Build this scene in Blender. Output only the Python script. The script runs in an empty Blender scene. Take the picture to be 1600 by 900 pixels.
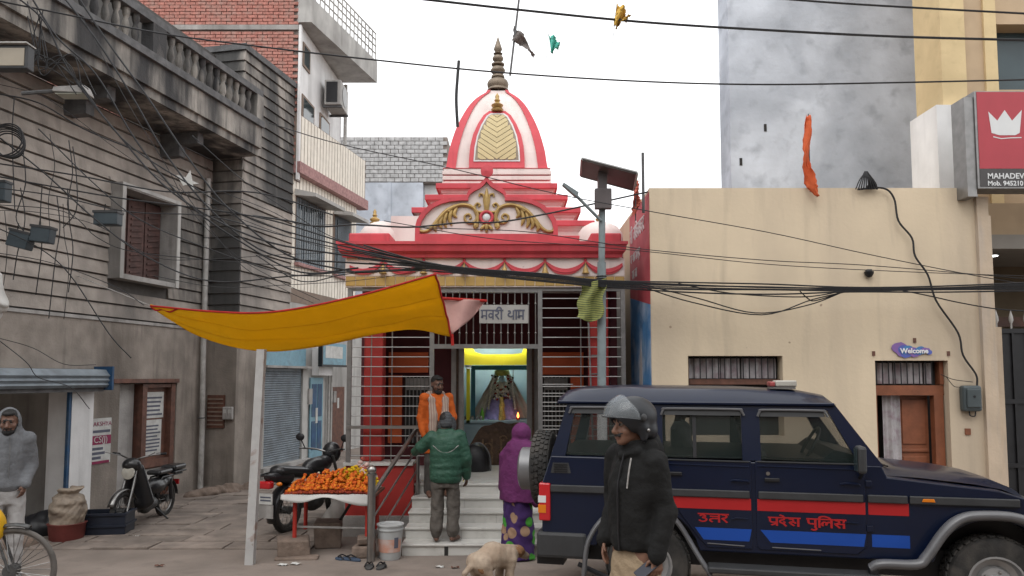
import bpy, bmesh, math, random
import numpy as np
from mathutils import Vector, Matrix
random.seed(7)
SC = bpy.context.scene
COL = SC.collection
R = math.radians
# ------------------------------------------------------------------ camera
F = 1150.0; CZ = 1.95; PIT = R(4); SH = 140 - F*math.tan(PIT)
cam = bpy.data.objects.new('camera', bpy.data.cameras.new('camera'))
COL.objects.link(cam); SC.camera = cam
cam.location = (0, 0, CZ); cam.rotation_euler = (R(90)+PIT, 0, 0)
cam.data.sensor_width = 36; cam.data.lens = 36*F/1600
cam.data.shift_y = SH/1600; cam.data.clip_end = 3000; cam.data.clip_start = .05
# ------------------------------------------------------------------ sky + sun (overcast)
W = bpy.data.worlds.new('World'); SC.world = W; W.use_nodes = True
nt = W.node_tree; nt.nodes.clear()
SUN_EL, SUN_AZ = R(55), R(200)
sky = nt.nodes.new('ShaderNodeTexSky'); sky.sky_type = 'NISHITA'; sky.sun_disc = False
sky.sun_elevation = SUN_EL; sky.sun_rotation = SUN_AZ; sky.dust_density = 4; sky.air_density = 1
hs = nt.nodes.new('ShaderNodeHueSaturation'); hs.inputs['Saturation'].default_value = .12
mx = nt.nodes.new('ShaderNodeMix'); mx.data_type = 'RGBA'; mx.inputs[0].default_value = .86
mx.inputs[7].default_value = (10.9, 11.0, 11.15, 1)          # the closed cloud layer
bg = nt.nodes.new('ShaderNodeBackground'); bg.inputs[1].default_value = .105
ow = nt.nodes.new('ShaderNodeOutputWorld')
nt.links.new(sky.outputs[0], hs.inputs['Color']); nt.links.new(hs.outputs[0], mx.inputs[6])
nt.links.new(mx.outputs[2], bg.inputs[0]); nt.links.new(bg.outputs[0], ow.inputs[0])
sl = bpy.data.lights.new('sun', 'SUN'); sl.energy = .55; sl.angle = R(40); sl.color = (1, .97, .93)
so = bpy.data.objects.new('sun', sl); COL.objects.link(so); so.location = (0, -20, 40)
so.rotation_euler = Vector((math.sin(SUN_AZ)*math.cos(SUN_EL), math.cos(SUN_AZ)*math.cos(SUN_EL), math.sin(SUN_EL))).to_track_quat('Z', 'Y').to_euler()
vs = SC.view_settings; vs.view_transform = 'Standard'; vs.look = 'None'; vs.exposure = .7; vs.gamma = 1
SC.cycles.use_denoising = True; SC.cycles.max_bounces = 6; SC.cycles.transparent_max_bounces = 12
SC.cycles.caustics_reflective = False; SC.cycles.caustics_refractive = False
# ------------------------------------------------------------------ measuring helpers
def P(x, y, Y):
    u = (x-800)/F; v = (450-y+SH)/F; c, s = math.cos(PIT), math.sin(PIT)
    t = Y/(c-v*s); return Vector((u*t, Y, CZ+(s+v*c)*t))
def sst(a, b, x):
    t = min(1, max(0, (x-a)/(b-a))); return t*t*(3-2*t)
def G(X, Y):                      # height of the ground: the road crown falls gently to the temple
    return -.15*sst(6.6, 8.7, Y) + .26*sst(13.2, 17.0, Y)
def lerp(a, b, t): return a+(b-a)*t
# ------------------------------------------------------------------ materials
MATS = {}
def mat(name, col, rough=.75, var=.12, scale=6, bump=.15, bscale=60, metal=0, dirt=None, damt=.5, dscale=1.2,
        streak=0, spec=.4, rnd=0, alpha=None, trans=0, emit=None, coat=0, dlo=.45, dhi=.7, wave=None, chips=None):
    if name in MATS: return MATS[name]
    m = bpy.data.materials.new(name); m.use_nodes = True; t = m.node_tree; N = t.nodes; L = t.links
    b = N['Principled BSDF']; MATS[name] = m
    b.inputs['Roughness'].default_value = rough; b.inputs['Metallic'].default_value = metal
    b.inputs['Specular IOR Level'].default_value = spec
    if coat: b.inputs['Coat Weight'].default_value = coat; b.inputs['Coat Roughness'].default_value = .06
    tc = N.new('ShaderNodeTexCoord')
    def noise(sc, det=5, mp=None, dist=0):
        n = N.new('ShaderNodeTexNoise'); n.inputs['Scale'].default_value = sc; n.inputs['Detail'].default_value = det
        n.inputs['Distortion'].default_value = dist
        if mp:
            q = N.new('ShaderNodeMapping'); q.inputs['Scale'].default_value = mp
            L.new(tc.outputs['Object'], q.inputs[0]); L.new(q.outputs[0], n.inputs[0])
        else: L.new(tc.outputs['Object'], n.inputs[0])
        return n.outputs['Fac']
    def mixc(fac, a, bb, lo=None, hi=None):
        if lo is not None:
            r = N.new('ShaderNodeMapRange'); r.inputs[1].default_value = lo; r.inputs[2].default_value = hi
            L.new(fac, r.inputs[0]); fac = r.outputs[0]
        x = N.new('ShaderNodeMix'); x.data_type = 'RGBA'; L.new(fac, x.inputs[0])
        for i, q in ((6, a), (7, bb)):
            if isinstance(q, (tuple, list)): x.inputs[i].default_value = (*q[:3], 1)
            else: L.new(q, x.inputs[i])
        return x.outputs[2]
    c = mixc(noise(scale), tuple(max(0, k*(1-var*1.6)) for k in col), tuple(min(1, k*(1+var)) for k in col), .3, .7)
    if dirt:
        f = noise(dscale, 7, (1, 1, .22) if streak else None, .4)
        r = N.new('ShaderNodeMapRange'); r.inputs[1].default_value = dlo; r.inputs[2].default_value = dhi
        r.inputs[4].default_value = damt; L.new(f, r.inputs[0]); c = mixc(r.outputs[0], c, dirt)
        f2 = noise(dscale*5, 8, (1, 1, .12) if streak else None, .2)
        r2 = N.new('ShaderNodeMapRange'); r2.inputs[1].default_value = dlo+.1; r2.inputs[2].default_value = dhi+.08
        r2.inputs[4].default_value = damt*.6; L.new(f2, r2.inputs[0]); c = mixc(r2.outputs[0], c, tuple(k*.7 for k in dirt))
    if chips:
        v = N.new('ShaderNodeTexVoronoi'); v.inputs['Scale'].default_value = chips[0]; v.inputs['Randomness'].default_value = 1
        dn = N.new('ShaderNodeTexNoise'); dn.inputs['Scale'].default_value = chips[0]*4; vm = N.new('ShaderNodeVectorMath'); vm.operation = 'MULTIPLY_ADD'
        vm.inputs[1].default_value = (.06, .06, .06); L.new(tc.outputs['Object'], dn.inputs[0]); L.new(dn.outputs['Color'], vm.inputs[0]); L.new(tc.outputs['Object'], vm.inputs[2]); L.new(vm.outputs[0], v.inputs[0])
        c = mixc(v.outputs['Distance'], chips[1], c, chips[2]*.8, chips[2])
    if wave:
        w = N.new('ShaderNodeTexWave'); w.inputs['Scale'].default_value = wave[0]; w.inputs['Distortion'].default_value = wave[2]
        w.bands_direction = wave[3] if len(wave) > 3 else 'X'
        L.new(tc.outputs['Object'], w.inputs[0]); c = mixc(w.outputs['Fac'], c, wave[1], .45, .6)
    if rnd:
        oi = N.new('ShaderNodeObjectInfo'); h = N.new('ShaderNodeHueSaturation'); r = N.new('ShaderNodeMapRange')
        r.inputs[3].default_value = 1-rnd; r.inputs[4].default_value = 1+rnd
        L.new(oi.outputs['Random'], r.inputs[0]); L.new(r.outputs[0], h.inputs['Value']); L.new(c, h.inputs['Color']); c = h.outputs[0]
    L.new(c, b.inputs['Base Color'])
    if bump:
        bp = N.new('ShaderNodeBump'); bp.inputs['Strength'].default_value = bump; bp.inputs['Distance'].default_value = .02
        L.new(noise(bscale, 6), bp.inputs['Height']); L.new(bp.outputs[0], b.inputs['Normal'])
    if alpha is not None: b.inputs['Alpha'].default_value = alpha
    if trans: b.inputs['Transmission Weight'].default_value = trans
    if emit: b.inputs['Emission Color'].default_value = (*emit[0], 1); b.inputs['Emission Strength'].default_value = emit[1]
    return m
# ------------------------------------------------------------------ objects
MW = {}
def tag(o, label=None, cat=None, group=None, kind=None):
    if label: o['label'] = label
    if cat: o['category'] = cat
    if group: o['group'] = group
    if kind: o['kind'] = kind
    return o
def thing(name, label, cat, loc=(0, 0, 0), rz=0, group=None):
    o = bpy.data.objects.new(name, None); COL.objects.link(o); o.empty_display_size = .1
    o.location = loc; o.rotation_euler = (0, 0, rz)
    MW[o.name] = Matrix.Translation(loc) @ Matrix.Rotation(rz, 4, 'Z')
    return tag(o, label, cat, group)
def rootmat(o):
    while o.parent: o = o.parent
    return MW.get(o.name, Matrix.Identity(4))
def link(name, me, m, parent=None):
    o = bpy.data.objects.new(name, me); COL.objects.link(o)
    if parent: o.parent = parent
    for k in (m if isinstance(m, (list, tuple)) else [m]): me.materials.append(k)
    return o
class MB:
    def __init__(s): s.v = []; s.f = []; s.mi = []; s.cur = 0
    def add(s, vs, fs):
        n = len(s.v); s.v += [Vector(q) for q in vs]; s.f += [tuple(i+n for i in f) for f in fs]; s.mi += [s.cur]*len(fs); return s
    def box(s, a, b, M=None):
        (x0, y0, z0), (x1, y1, z1) = a, b
        vs = [Vector(q) for q in ((x0,y0,z0),(x1,y0,z0),(x1,y1,z0),(x0,y1,z0),(x0,y0,z1),(x1,y0,z1),(x1,y1,z1),(x0,y1,z1))]
        if M is not None: vs = [M @ q for q in vs]
        return s.add(vs, [(0,3,2,1),(4,5,6,7),(0,1,5,4),(1,2,6,5),(2,3,7,6),(3,0,4,7)])
    def hexa(s, lo, hi):          # two quads of 4 points
        return s.add(list(lo)+list(hi), [(0,3,2,1),(4,5,6,7),(0,1,5,4),(1,2,6,5),(2,3,7,6),(3,0,4,7)])
    def tube(s, pts, r, n=8, cap=True, flat=1.0):
        pts = [Vector(p) for p in pts]; m = len(pts); rs = r if isinstance(r, (list, tuple)) else [r]*m
        t0 = (pts[1]-pts[0]).normalized(); up = Vector((0,0,1)) if abs(t0.z) < .9 else Vector((0,1,0))
        nrm = (up-t0*up.dot(t0)).normalized(); vs = []
        for i, p in enumerate(pts):
            t = (pts[min(i+1,m-1)]-pts[max(i-1,0)])
            if t.length < 1e-9: t = t0.copy()
            t.normalize(); nrm = (nrm-t*nrm.dot(t)).normalized(); bn = t.cross(nrm)
            for k in range(n):
                a = 2*math.pi*k/n; vs.append(p+(nrm*math.cos(a)*flat+bn*math.sin(a))*rs[i])
        fs = [(i*n+k, i*n+(k+1)%n, (i+1)*n+(k+1)%n, (i+1)*n+k) for i in range(m-1) for k in range(n)]
        if cap: fs += [tuple(range(n-1, -1, -1)), tuple((m-1)*n+k for k in range(n))]
        return s.add(vs, fs)
    def lathe(s, prof, n=16, c=(0,0,0), M=None, sx=1, sy=1, cap=True):
        c = Vector(c); vs = []
        for r, z in prof:
            for k in range(n):
                a = 2*math.pi*k/n; q = Vector((r*math.cos(a)*sx, r*math.sin(a)*sy, z))
                vs.append((M @ q if M is not None else q)+c)
        m = len(prof); fs = [(i*n+k, i*n+(k+1)%n, (i+1)*n+(k+1)%n, (i+1)*n+k) for i in range(m-1) for k in range(n)]
        if cap: fs += [tuple(range(n-1, -1, -1)), tuple((m-1)*n+k for k in range(n))]
        return s.add(vs, fs)
    def torus(s, c, R0, r, M=None, n=32, k=10, a0=0, a1=2*math.pi, fl=1):
        c = Vector(c); full = a1-a0 > 6.28; m = n if full else n+1; vs = []
        for i in range(m):
            a = a0+(a1-a0)*i/n
            for j in range(k):
                b = 2*math.pi*j/k; q = Vector(((R0+r*math.cos(b))*math.cos(a), (R0+r*math.cos(b))*math.sin(a), r*fl*math.sin(b)))
                vs.append((M @ q if M is not None else q)+c)
        fs = [(i*k+j, ((i+1)%m)*k+j, ((i+1)%m)*k+(j+1)%k, i*k+(j+1)%k) for i in range(n) for j in range(k)]
        if not full: fs += [tuple(range(k)), tuple((m-1)*k+j for j in reversed(range(k)))]
        return s.add(vs, fs)
    def prism(s, poly, f, a, b):   # poly of 2d points, f(p,q,h)->3d, from h=a to h=b
        n = len(poly)
        vs = [Vector(f(p, q, a)) for p, q in poly]+[Vector(f(p, q, b)) for p, q in poly]
        return s.add(vs, [tuple(range(n-1, -1, -1)), tuple(range(n, 2*n))]+[(i, (i+1)%n, n+(i+1)%n, n+i) for i in range(n)])
    def ball(s, c, r, n=8, m=5, sc=(1,1,1)):
        c = Vector(c); vs = [c+Vector((0,0,-r*sc[2]))]
        for i in range(1, m):
            b = -math.pi/2+math.pi*i/m
            for k in range(n):
                a = 2*math.pi*k/n; vs.append(c+Vector((r*sc[0]*math.cos(b)*math.cos(a), r*sc[1]*math.cos(b)*math.sin(a), r*sc[2]*math.sin(b))))
        vs.append(c+Vector((0,0,r*sc[2]))); e = len(vs)-1
        fs = [(0, 1+(k+1)%n, 1+k) for k in range(n)]
        fs += [(1+i*n+k, 1+i*n+(k+1)%n, 1+(i+1)*n+(k+1)%n, 1+(i+1)*n+k) for i in range(m-2) for k in range(n)]
        fs += [(1+(m-2)*n+k, 1+(m-2)*n+(k+1)%n, e) for k in range(n)]
        return s.add(vs, fs)
    def grid(s, fn, nu, nv, th=0):
        vs = [Vector(fn(i/nu, j/nv)) for j in range(nv+1) for i in range(nu+1)]; w = nu+1
        return s.add(vs, [(j*w+i, j*w+i+1, (j+1)*w+i+1, (j+1)*w+i) for j in range(nv) for i in range(nu)])
    def ribbon(s, pts, w, f, h0, h1):     # flat mitred stroke in a plane given by f(p,q,h)
        n = len(pts); A = []; B = []
        for i in range(n):
            d = Vector(pts[min(i+1,n-1)])-Vector(pts[max(i-1,0)])
            d = d.normalized() if d.length > 0 else Vector((1, 0)); q = Vector((-d.y, d.x))*w/2
            A.append(Vector(pts[i])+q); B.append(Vector(pts[i])-q)
        vs = []
        for i in range(n):
            for p, h in ((A[i], h0), (B[i], h0), (B[i], h1), (A[i], h1)): vs.append(f(p[0], p[1], h))
        fs = [(i*4+k, i*4+(k+1)%4, (i+1)*4+(k+1)%4, (i+1)*4+k) for i in range(n-1) for k in range(4)]+[(3,2,1,0), ((n-1)*4, (n-1)*4+1, (n-1)*4+2, (n-1)*4+3)]
        return s.add(vs, fs)
    def build(s, name, m, parent=None, smooth=False, world=False, bevel=0, fix=True, auto=None):
        vs = s.v
        if world and parent is not None:
            I = rootmat(parent).inverted(); vs = [I @ q for q in vs]
        me = bpy.data.meshes.new(name); me.from_pydata([tuple(q) for q in vs], [], s.f)
        if len(set(s.mi)) > 1: me.polygons.foreach_set('material_index', s.mi)
        if fix:
            bm = bmesh.new(); bm.from_mesh(me); bmesh.ops.recalc_face_normals(bm, faces=bm.faces); bm.to_mesh(me); bm.free()
        if smooth:
            me.polygons.foreach_set('use_smooth', [True]*len(me.polygons))
            me.set_sharp_from_angle(angle=R(auto if auto else 45))
        o = link(name, me, m, parent)
        if bevel:
            b = o.modifiers.new('bevel', 'BEVEL'); b.width = bevel; b.segments = 2; b.limit_method = 'ANGLE'; b.angle_limit = R(40)
        return o
def cat_rom(pts, n=6):
    pts = [Vector(p) for p in pts]; q = [pts[0]*2-pts[1]]+pts+[pts[-1]*2-pts[-2]]; out = []
    for i in range(1, len(q)-2):
        a, b, c, d = q[i-1:i+3]
        for k in range(n):
            t = k/n; out.append(.5*((2*b)+(c-a)*t+(2*a-5*b+4*c-d)*t*t+(3*b-3*c+d-a)*t**3))
    return out+[pts[-1]]
def dup(o, parent=None, name=None):
    c = o.copy(); COL.objects.link(c); c.parent = parent
    if o.name in MW: MW[c.name] = MW[o.name].copy()
    for ch in list(o.children): dup(ch, c)
    return c
def place(o, loc, rz=0):
    o.location = loc; o.rotation_euler = (0, 0, rz); MW[o.name] = Matrix.Translation(loc) @ Matrix.Rotation(rz, 4, 'Z'); return o
# ------------------------------------------------------------------ signed distance modeller (bodies, animals, soft things)
class SDF:
    def __init__(s): s.p = []
    def cap(s, a, b, r0, r1=None, k=.02, m=0, sc=None):
        s.p.append(('c', np.array(a, float), np.array(b, float), r0, r0 if r1 is None else r1, k, m, sc)); return s
    def ell(s, c, r, k=.02, m=0, rot=None):
        s.p.append(('e', np.array(c, float), np.array(r, float), rot, None, k, m, None)); return s
    def loft(s, rows, k=.02, m=0):   # rows of (z, cx, cy, rx, ry)
        s.p.append(('l', np.array(rows, float), None, None, None, k, m, None)); return s
    def cut(s, c, r): s.p.append(('x', np.array(c, float), np.array(r, float), None, None, .008, -1, None)); return s
    def mesh(s, h, noise=0, nf=14, seed=0):
        lo = np.full(3, 1e9); hi = -lo; bbs = []
        for t, a, b, r0, r1, k, m, sc in s.p:
            if t == 'c':
                q = max(r0, r1)*max(sc or (1, 1)); l, u = np.minimum(a, b)-q, np.maximum(a, b)+q
            elif t in 'ex': q = b.max() if r0 is not None else b; l, u = a-q, a+q
            else:
                l = np.array([(a[:,1]-a[:,3]).min(), (a[:,2]-a[:,4]).min(), a[:,0].min()]); u = np.array([(a[:,1]+a[:,3]).max(), (a[:,2]+a[:,4]).max(), a[:,0].max()])
            bbs.append((l, u))
            if t != 'x': lo = np.minimum(lo, l); hi = np.maximum(hi, u)
        lo -= 3*h+noise; hi += 3*h+noise; n = np.ceil((hi-lo)/h).astype(int)+1
        ax = [lo[i]+h*np.arange(n[i]) for i in range(3)]
        D = np.full(n, .5, np.float32); best = np.full(n, 9., np.float32); ID = np.zeros(n, np.int8)
        for (t, a, b, r0, r1, k, m, sc), (l, u) in zip(s.p, bbs):
            mg = max(.03, 2*k)+2*h+noise
            i0 = np.clip(np.floor((l-mg-lo)/h).astype(int), 0, n); i1 = np.clip(np.ceil((u+mg-lo)/h).astype(int)+1, 0, n)
            sl_ = tuple(slice(i0[i], i1[i]) for i in range(3))
            X, Y, Z = np.meshgrid(*[ax[i][sl_[i]] for i in range(3)], indexing='ij')
            if t == 'c':
                d = b-a; L2 = max(1e-12, d@d); px, py, pz = X-a[0], Y-a[1], Z-a[2]
                tt = np.clip((px*d[0]+py*d[1]+pz*d[2])/L2, 0, 1); rr = r0+(r1-r0)*tt
                ex, ey, ez = px-tt*d[0], py-tt*d[1], pz-tt*d[2]
                if sc: ex = ex/sc[0]; ey = ey/sc[1]
                v = np.sqrt(ex*ex+ey*ey+ez*ez)-rr
            elif t in 'ex':
                px, py, pz = X-a[0], Y-a[1], Z-a[2]
                if r0 is not None:
                    Mx = np.array(r0.inverted().to_3x3())
                    px, py, pz = (Mx[i,0]*px+Mx[i,1]*py+Mx[i,2]*pz for i in range(3))
                k0 = np.sqrt((px/b[0])**2+(py/b[1])**2+(pz/b[2])**2)
                k1 = np.sqrt((px/b[0]**2)**2+(py/b[1]**2)**2+(pz/b[2]**2)**2)+1e-9
                v = k0*(k0-1)/k1
            else:
                f = lambda j: np.interp(Z, a[:,0], a[:,j])
                rx, ry = f(3), f(4); q = np.sqrt(((X-f(1))/rx)**2+((Y-f(2))/ry)**2)
                v = np.maximum((q-1)*np.minimum(rx, ry), np.maximum(a[0,0]-Z, Z-a[-1,0]))
            cur = D[sl_]
            if t == 'x': D[sl_] = np.maximum(cur, -v); continue
            hh = np.maximum(k-np.abs(cur-v), 0)/k; D[sl_] = np.minimum(cur, v)-hh*hh*k*.25
            bt = best[sl_]; w = v < bt; ii = ID[sl_]; ii[w] = m; bt[w] = v[w]
        if noise:
            rg = np.random.RandomState(seed); X, Y, Z = np.meshgrid(*ax, indexing='ij'); acc = 0
            for q in range(5):
                w = rg.normal(size=3)*nf*(1+.5*q)/1.7; acc = acc+np.sin(X*w[0]+Y*w[1]+Z*w[2]+rg.rand()*6+1.5*np.sin(Z*nf*.5+q))/(1+q*.5)
            D = D+noise*acc/2.2
        return snets(D, ID, lo, h)
def snets(D, ID, lo, h):
    ins = D < 0; nx, ny, nz = D.shape
    cs = (nx-1, ny-1, nz-1); S = np.zeros(cs+(3,)); C = np.zeros(cs); quads = []
    E = []
    for a in range(3):
        s0 = [slice(None)]*3; s1 = [slice(None)]*3; s0[a] = slice(0, -1); s1[a] = slice(1, None)
        i0, i1 = ins[tuple(s0)], ins[tuple(s1)]
        e = np.argwhere(i0 != i1)
        d0 = D[tuple(s0)][i0 != i1]; d1 = D[tuple(s1)][i0 != i1]; t = d0/(d0-d1)
        pos = e.astype(float); pos[:, a] += t
        flip = i0[i0 != i1]; b, c = (a+1)%3, (a+2)%3; ids = []
        for db, dc in ((-1,-1),(0,-1),(0,0),(-1,0)):
            q = e.copy(); q[:, b] += db; q[:, c] += dc; ids.append(q)
        ok = np.all([(q >= 0).all(1) & (q < np.array(cs)).all(1) for q in ids], axis=0)
        for q in ids:
            q = q[ok]; np.add.at(S, tuple(q.T), pos[ok]); np.add.at(C, tuple(q.T), 1)
        E.append(([q[ok] for q in ids], flip[ok]))
    act = C > 0; idx = np.full(cs, -1); idx[act] = np.arange(act.sum())
    V = S[act]/C[act][:, None]*h+lo; vm = ID[:-1, :-1, :-1][act]
    for ids, flip in E:
        q = np.stack([idx[tuple(k.T)] for k in ids], 1); q[~flip] = q[~flip][:, ::-1]; quads.append(q)
    Q = np.concatenate(quads)
    fm = np.sort(vm[Q], axis=1)[:, 1]
    return V, Q, fm
def soft(name, sdf, h, mats, parent, noise=0, nf=14, seed=0, world=False):
    V, Q, fm = sdf.mesh(h, noise, nf, seed)
    if world and parent is not None:
        I = np.array(rootmat(parent).inverted()); V = V @ I[:3, :3].T+I[:3, 3]
    me = bpy.data.meshes.new(name); me.from_pydata(V.tolist(), [], Q.tolist())
    me.polygons.foreach_set('material_index', fm.astype(np.int32)); me.polygons.foreach_set('use_smooth', [True]*len(Q))
    return link(name, me, mats, parent)
def text(name, s, size, m, parent, M4, ext=.002, align='LEFT', bold=0):
    cu = bpy.data.curves.new(name, 'FONT'); cu.body = s; cu.size = size; cu.extrude = ext; cu.align_x = align; cu.offset = bold
    cu.resolution_u = 3
    o = bpy.data.objects.new(name, cu); COL.objects.link(o)
    dg = bpy.context.evaluated_depsgraph_get(); me = bpy.data.meshes.new_from_object(o.evaluated_get(dg))
    bpy.data.objects.remove(o); me.transform(M4); me.materials.clear()
    return tag(link(name, me, m, parent), kind='stuff')
# hand-lettered Devanagari strokes: unit boxes, head line at 1
DG = {
 'u': (.75, [[(.12,.74),(.28,.85),(.5,.8),(.52,.64),(.34,.54),(.54,.46),(.62,.3),(.48,.1),(.24,.08),(.08,.25)]], 1),
 'tta': (.9, [[(.8,1),(.8,0)],[(.8,.72),(.12,.72)],[(.8,.46),(.38,.46),(.16,.36),(.16,.18),(.32,.03)]], 1),
 'ra': (.6, [[(.12,.93),(.36,.9),(.46,.74),(.36,.58),(.14,.5),(.3,.3),(.5,.02)]], 1),
 'pra': (.72, [[(.12,1),(.12,.6),(.24,.44),(.6,.44)],[(.6,1),(.6,0)],[(.6,.34),(.2,.08)]], 1),
 'de': (.7, [[(.4,1),(.38,.8),(.16,.68),(.12,.48),(.28,.36),(.44,.44),(.36,.56)],[(.28,.36),(.42,.2),(.54,0)],[(.4,1.02),(.3,1.22),(.08,1.32)]], 1),
 'sha': (.85, [[(.08,.8),(.2,.9),(.34,.78),(.3,.58),(.1,.46),(.26,.24),(.42,.08)],[(.3,.52),(.46,.5),(.5,.36)],[(.7,1),(.7,0)]], 1),
 'pu': (.72, [[(.12,1),(.12,.6),(.24,.44),(.6,.44)],[(.6,1),(.6,0)],[(.6,.02),(.66,-.16),(.5,-.3),(.3,-.22)]], 1),
 'i': (.3, [[(.16,1),(.16,0)],[(.16,1),(.2,1.24),(.48,1.34),(.8,1.22),(.95,1.02)]], 1),
 'la': (.85, [[(.1,.2),(.06,.5),(.2,.68),(.36,.56),(.32,.3)],[(.36,.52),(.5,.68),(.7,.6)],[(.7,1),(.7,0)]], 1),
 'sa': (.85, [[(.1,.93),(.32,.88),(.38,.72),(.28,.56),(.1,.5),(.26,.28),(.42,.04)],[(.26,.5),(.7,.5)],[(.7,1),(.7,0)]], 1),
 'va': (.7, [[(.56,.5),(.34,.66),(.14,.52),(.16,.3),(.38,.24),(.56,.38)],[(.56,1),(.56,0)]], 1),
 'ii': (.35, [[(.16,1),(.16,0)],[(.16,1),(.1,1.24),(-.16,1.32),(-.36,1.04)]], 1),
 'dha': (.8, [[(.08,.9),(.28,.92),(.32,.72),(.14,.64),(.14,.42),(.4,.32),(.66,.44)],[(.66,1),(.66,0)]], 0),
 'aa': (.3, [[(.16,1),(.16,0)]], 1),
 'ma': (.75, [[(.14,1),(.14,.4),(.06,.28),(.2,.22),(.24,.4),(.6,.4)],[(.6,1),(.6,0)]], 1),
 ' ': (.45, [], 0)}
def deva(mb, word, h, f, lo, hi, th=.13, x=0):
    z = 0; x0 = x
    for g in word:
        w, st, hl = DG[g]
        for s_ in st+([[(-.03,1),(w+.03,1)]] if hl else []):
            z += 1; e = .00025*z
            mb.ribbon([((x/h+a)*h, b*h) for a, b in s_] if len(s_) < 3 else [(q.x, q.y) for q in cat_rom([(x+a*h, b*h, 0) for a, b in s_], 4)], th*h, f, lo, hi+e)
        x += w*h
    return x
# ------------------------------------------------------------------ palette
DK = (.05, .045, .04)
m_road = mat('road dust', (.235, .195, .168), .95, .14, 1.3, .35, 30, dirt=(.13, .105, .088), damt=.6, dscale=.7)
m_slab = mat('paving stone', (.225, .185, .158), .9, .18, 3, .4, 25, dirt=(.09, .075, .065), damt=.7, dscale=2, rnd=.12)
m_band = mat('old grey plaster', (.355, .315, .28), .95, .14, 4, .3, 40, dirt=(.12, .112, .105), damt=.8, dscale=1.1, streak=1, rnd=.07, chips=(1.7, (.17,.155,.14), .09))
m_band2 = mat('dark streaked plaster', (.36, .325, .29), .95, .16, 4, .3, 40, dirt=(.055, .055, .055), damt=.95, dscale=1.3, streak=1, dlo=.38, dhi=.58, rnd=.06)  # same grey plaster with heavier, darker streaks
m_low = mat('stained lower plaster', (.30, .262, .228), .95, .16, 3, .35, 30, dirt=(.10, .085, .072), damt=.8, dscale=1.4, streak=1)
m_joint = mat('groove shade', (.10, .095, .09), 1, .1, 8, .1)
m_balc = mat('weathered balcony concrete', (.36, .335, .30), .95, .16, 3, .4, 30, dirt=(.045, .045, .047), damt=.97, dscale=1.6, streak=1, dlo=.36, dhi=.56)
m_rail = mat('soot grey rail', (.12, .12, .122), .95, .2, 8, .3, 40)
m_conc = mat('bare concrete', (.36, .345, .33), .95, .14, 4, .35, 40, dirt=(.13, .12, .11), damt=.7, dscale=1.8, streak=1)
m_brick = mat('red brick', (.36, .155, .125), .95, .22, 20, .4, 60, rnd=.28, dirt=(.28, .22, .19), damt=.5, dscale=6)
m_mortar = mat('mortar', (.24, .20, .18), 1, .2, 12, .4)
m_cream = mat('cream tile', (.76, .70, .60), .45, .06, 8, .05, dirt=(.4, .34, .27), damt=.4, dscale=2, streak=1)
m_creamd = mat('brown tile grout', (.22, .165, .13), .8, .1, 8, .1)
m_white = mat('whitewash', (.74, .735, .73), .9, .06, 3, .15, dirt=(.36, .35, .34), damt=.55, dscale=1.2, streak=1)
m_dwhite = mat('dirty white wall', (.46, .45, .43), .9, .1, 3, .2, dirt=(.2, .19, .18), damt=.7, dscale=1.6, streak=1)
m_pinkst = mat('dusty pink stone', (.36, .20, .19), .8, .2, 14, .2)
m_blue = mat('blue paint', (.018, .07, .16), .5, .15, 6, .05, dirt=(.10, .12, .14), damt=.5, dscale=4)
m_blueg = mat('grey blue steel', (.21, .245, .275), .5, .12, 5, .05, dirt=(.12, .12, .12), damt=.5, dscale=3)
m_ltblue = mat('pale blue board', (.20, .36, .44), .6, .12, 5, .05, dirt=(.12, .16, .18), damt=.6, dscale=5)
m_wood = mat('brown door wood', (.14, .062, .042), .6, .2, 10, .15, dirt=(.06, .04, .035), damt=.5, dscale=3)
m_wood2 = mat('old mauve wood', (.10, .055, .048), .8, .2, 10, .2, dirt=(.05, .035, .033), damt=.6, dscale=4)
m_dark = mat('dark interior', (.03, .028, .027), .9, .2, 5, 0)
m_black = mat('black paint', (.012, .012, .014), .45, .2, 8, 0)
m_steel = mat('stainless steel', (.33, .32, .31), .36, .06, 10, .02, metal=1, spec=.5)
m_steeld = mat('dull steel', (.26, .255, .25), .45, .1, 10, .05, metal=.8)
m_pvc = mat('white plastic pipe', (.46, .45, .43), .6, .1, 8, .05, dirt=(.22, .2, .18), damt=.7, dscale=3)
m_paper = mat('paper', (.55, .55, .53), .9, .08, 8, .1, dirt=(.3, .29, .27), damt=.5, dscale=6)
m_ink = mat('print ink', (.10, .105, .14), .8, .1, 8, 0)
m_maroon = mat('print maroon', (.24, .03, .08), .8, .1, 8, 0)
m_beige = mat('beige wall paint', (.63, .52, .375), .9, .05, 1.2, .16, 18, dirt=(.42, .345, .265), damt=.7, dscale=.9, streak=1, chips=(2.6, (.33,.25,.18), .045))
m_beige2 = mat('peeling beige pillar', (.50, .40, .30), .9, .1, 2, .2, 25, dirt=(.36, .34, .33), damt=.7, dscale=2.4, streak=1)
m_greyb = mat('grey cement render', (.54, .58, .645), .95, .2, .8, .5, 7, dirt=(.33, .36, .41), damt=.85, dscale=.62, dlo=.44, dhi=.66)
m_yell = mat('ochre facade', (.62, .48, .27), .8, .05, 3, .08, dirt=(.4, .3, .16), damt=.4, dscale=1.5)
m_tan = mat('tan facade', (.46, .34, .22), .8, .06, 3, .08)
m_redsg = mat('red sign face', (.38, .04, .055), .4, .04, 4, 0)
m_dgrey = mat('dark grey sign band', (.06, .055, .055), .5, .05, 4, 0)
m_glass = mat('window glass dark', (.03, .045, .05), .08, .1, 2, 0, spec=.6)
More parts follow.
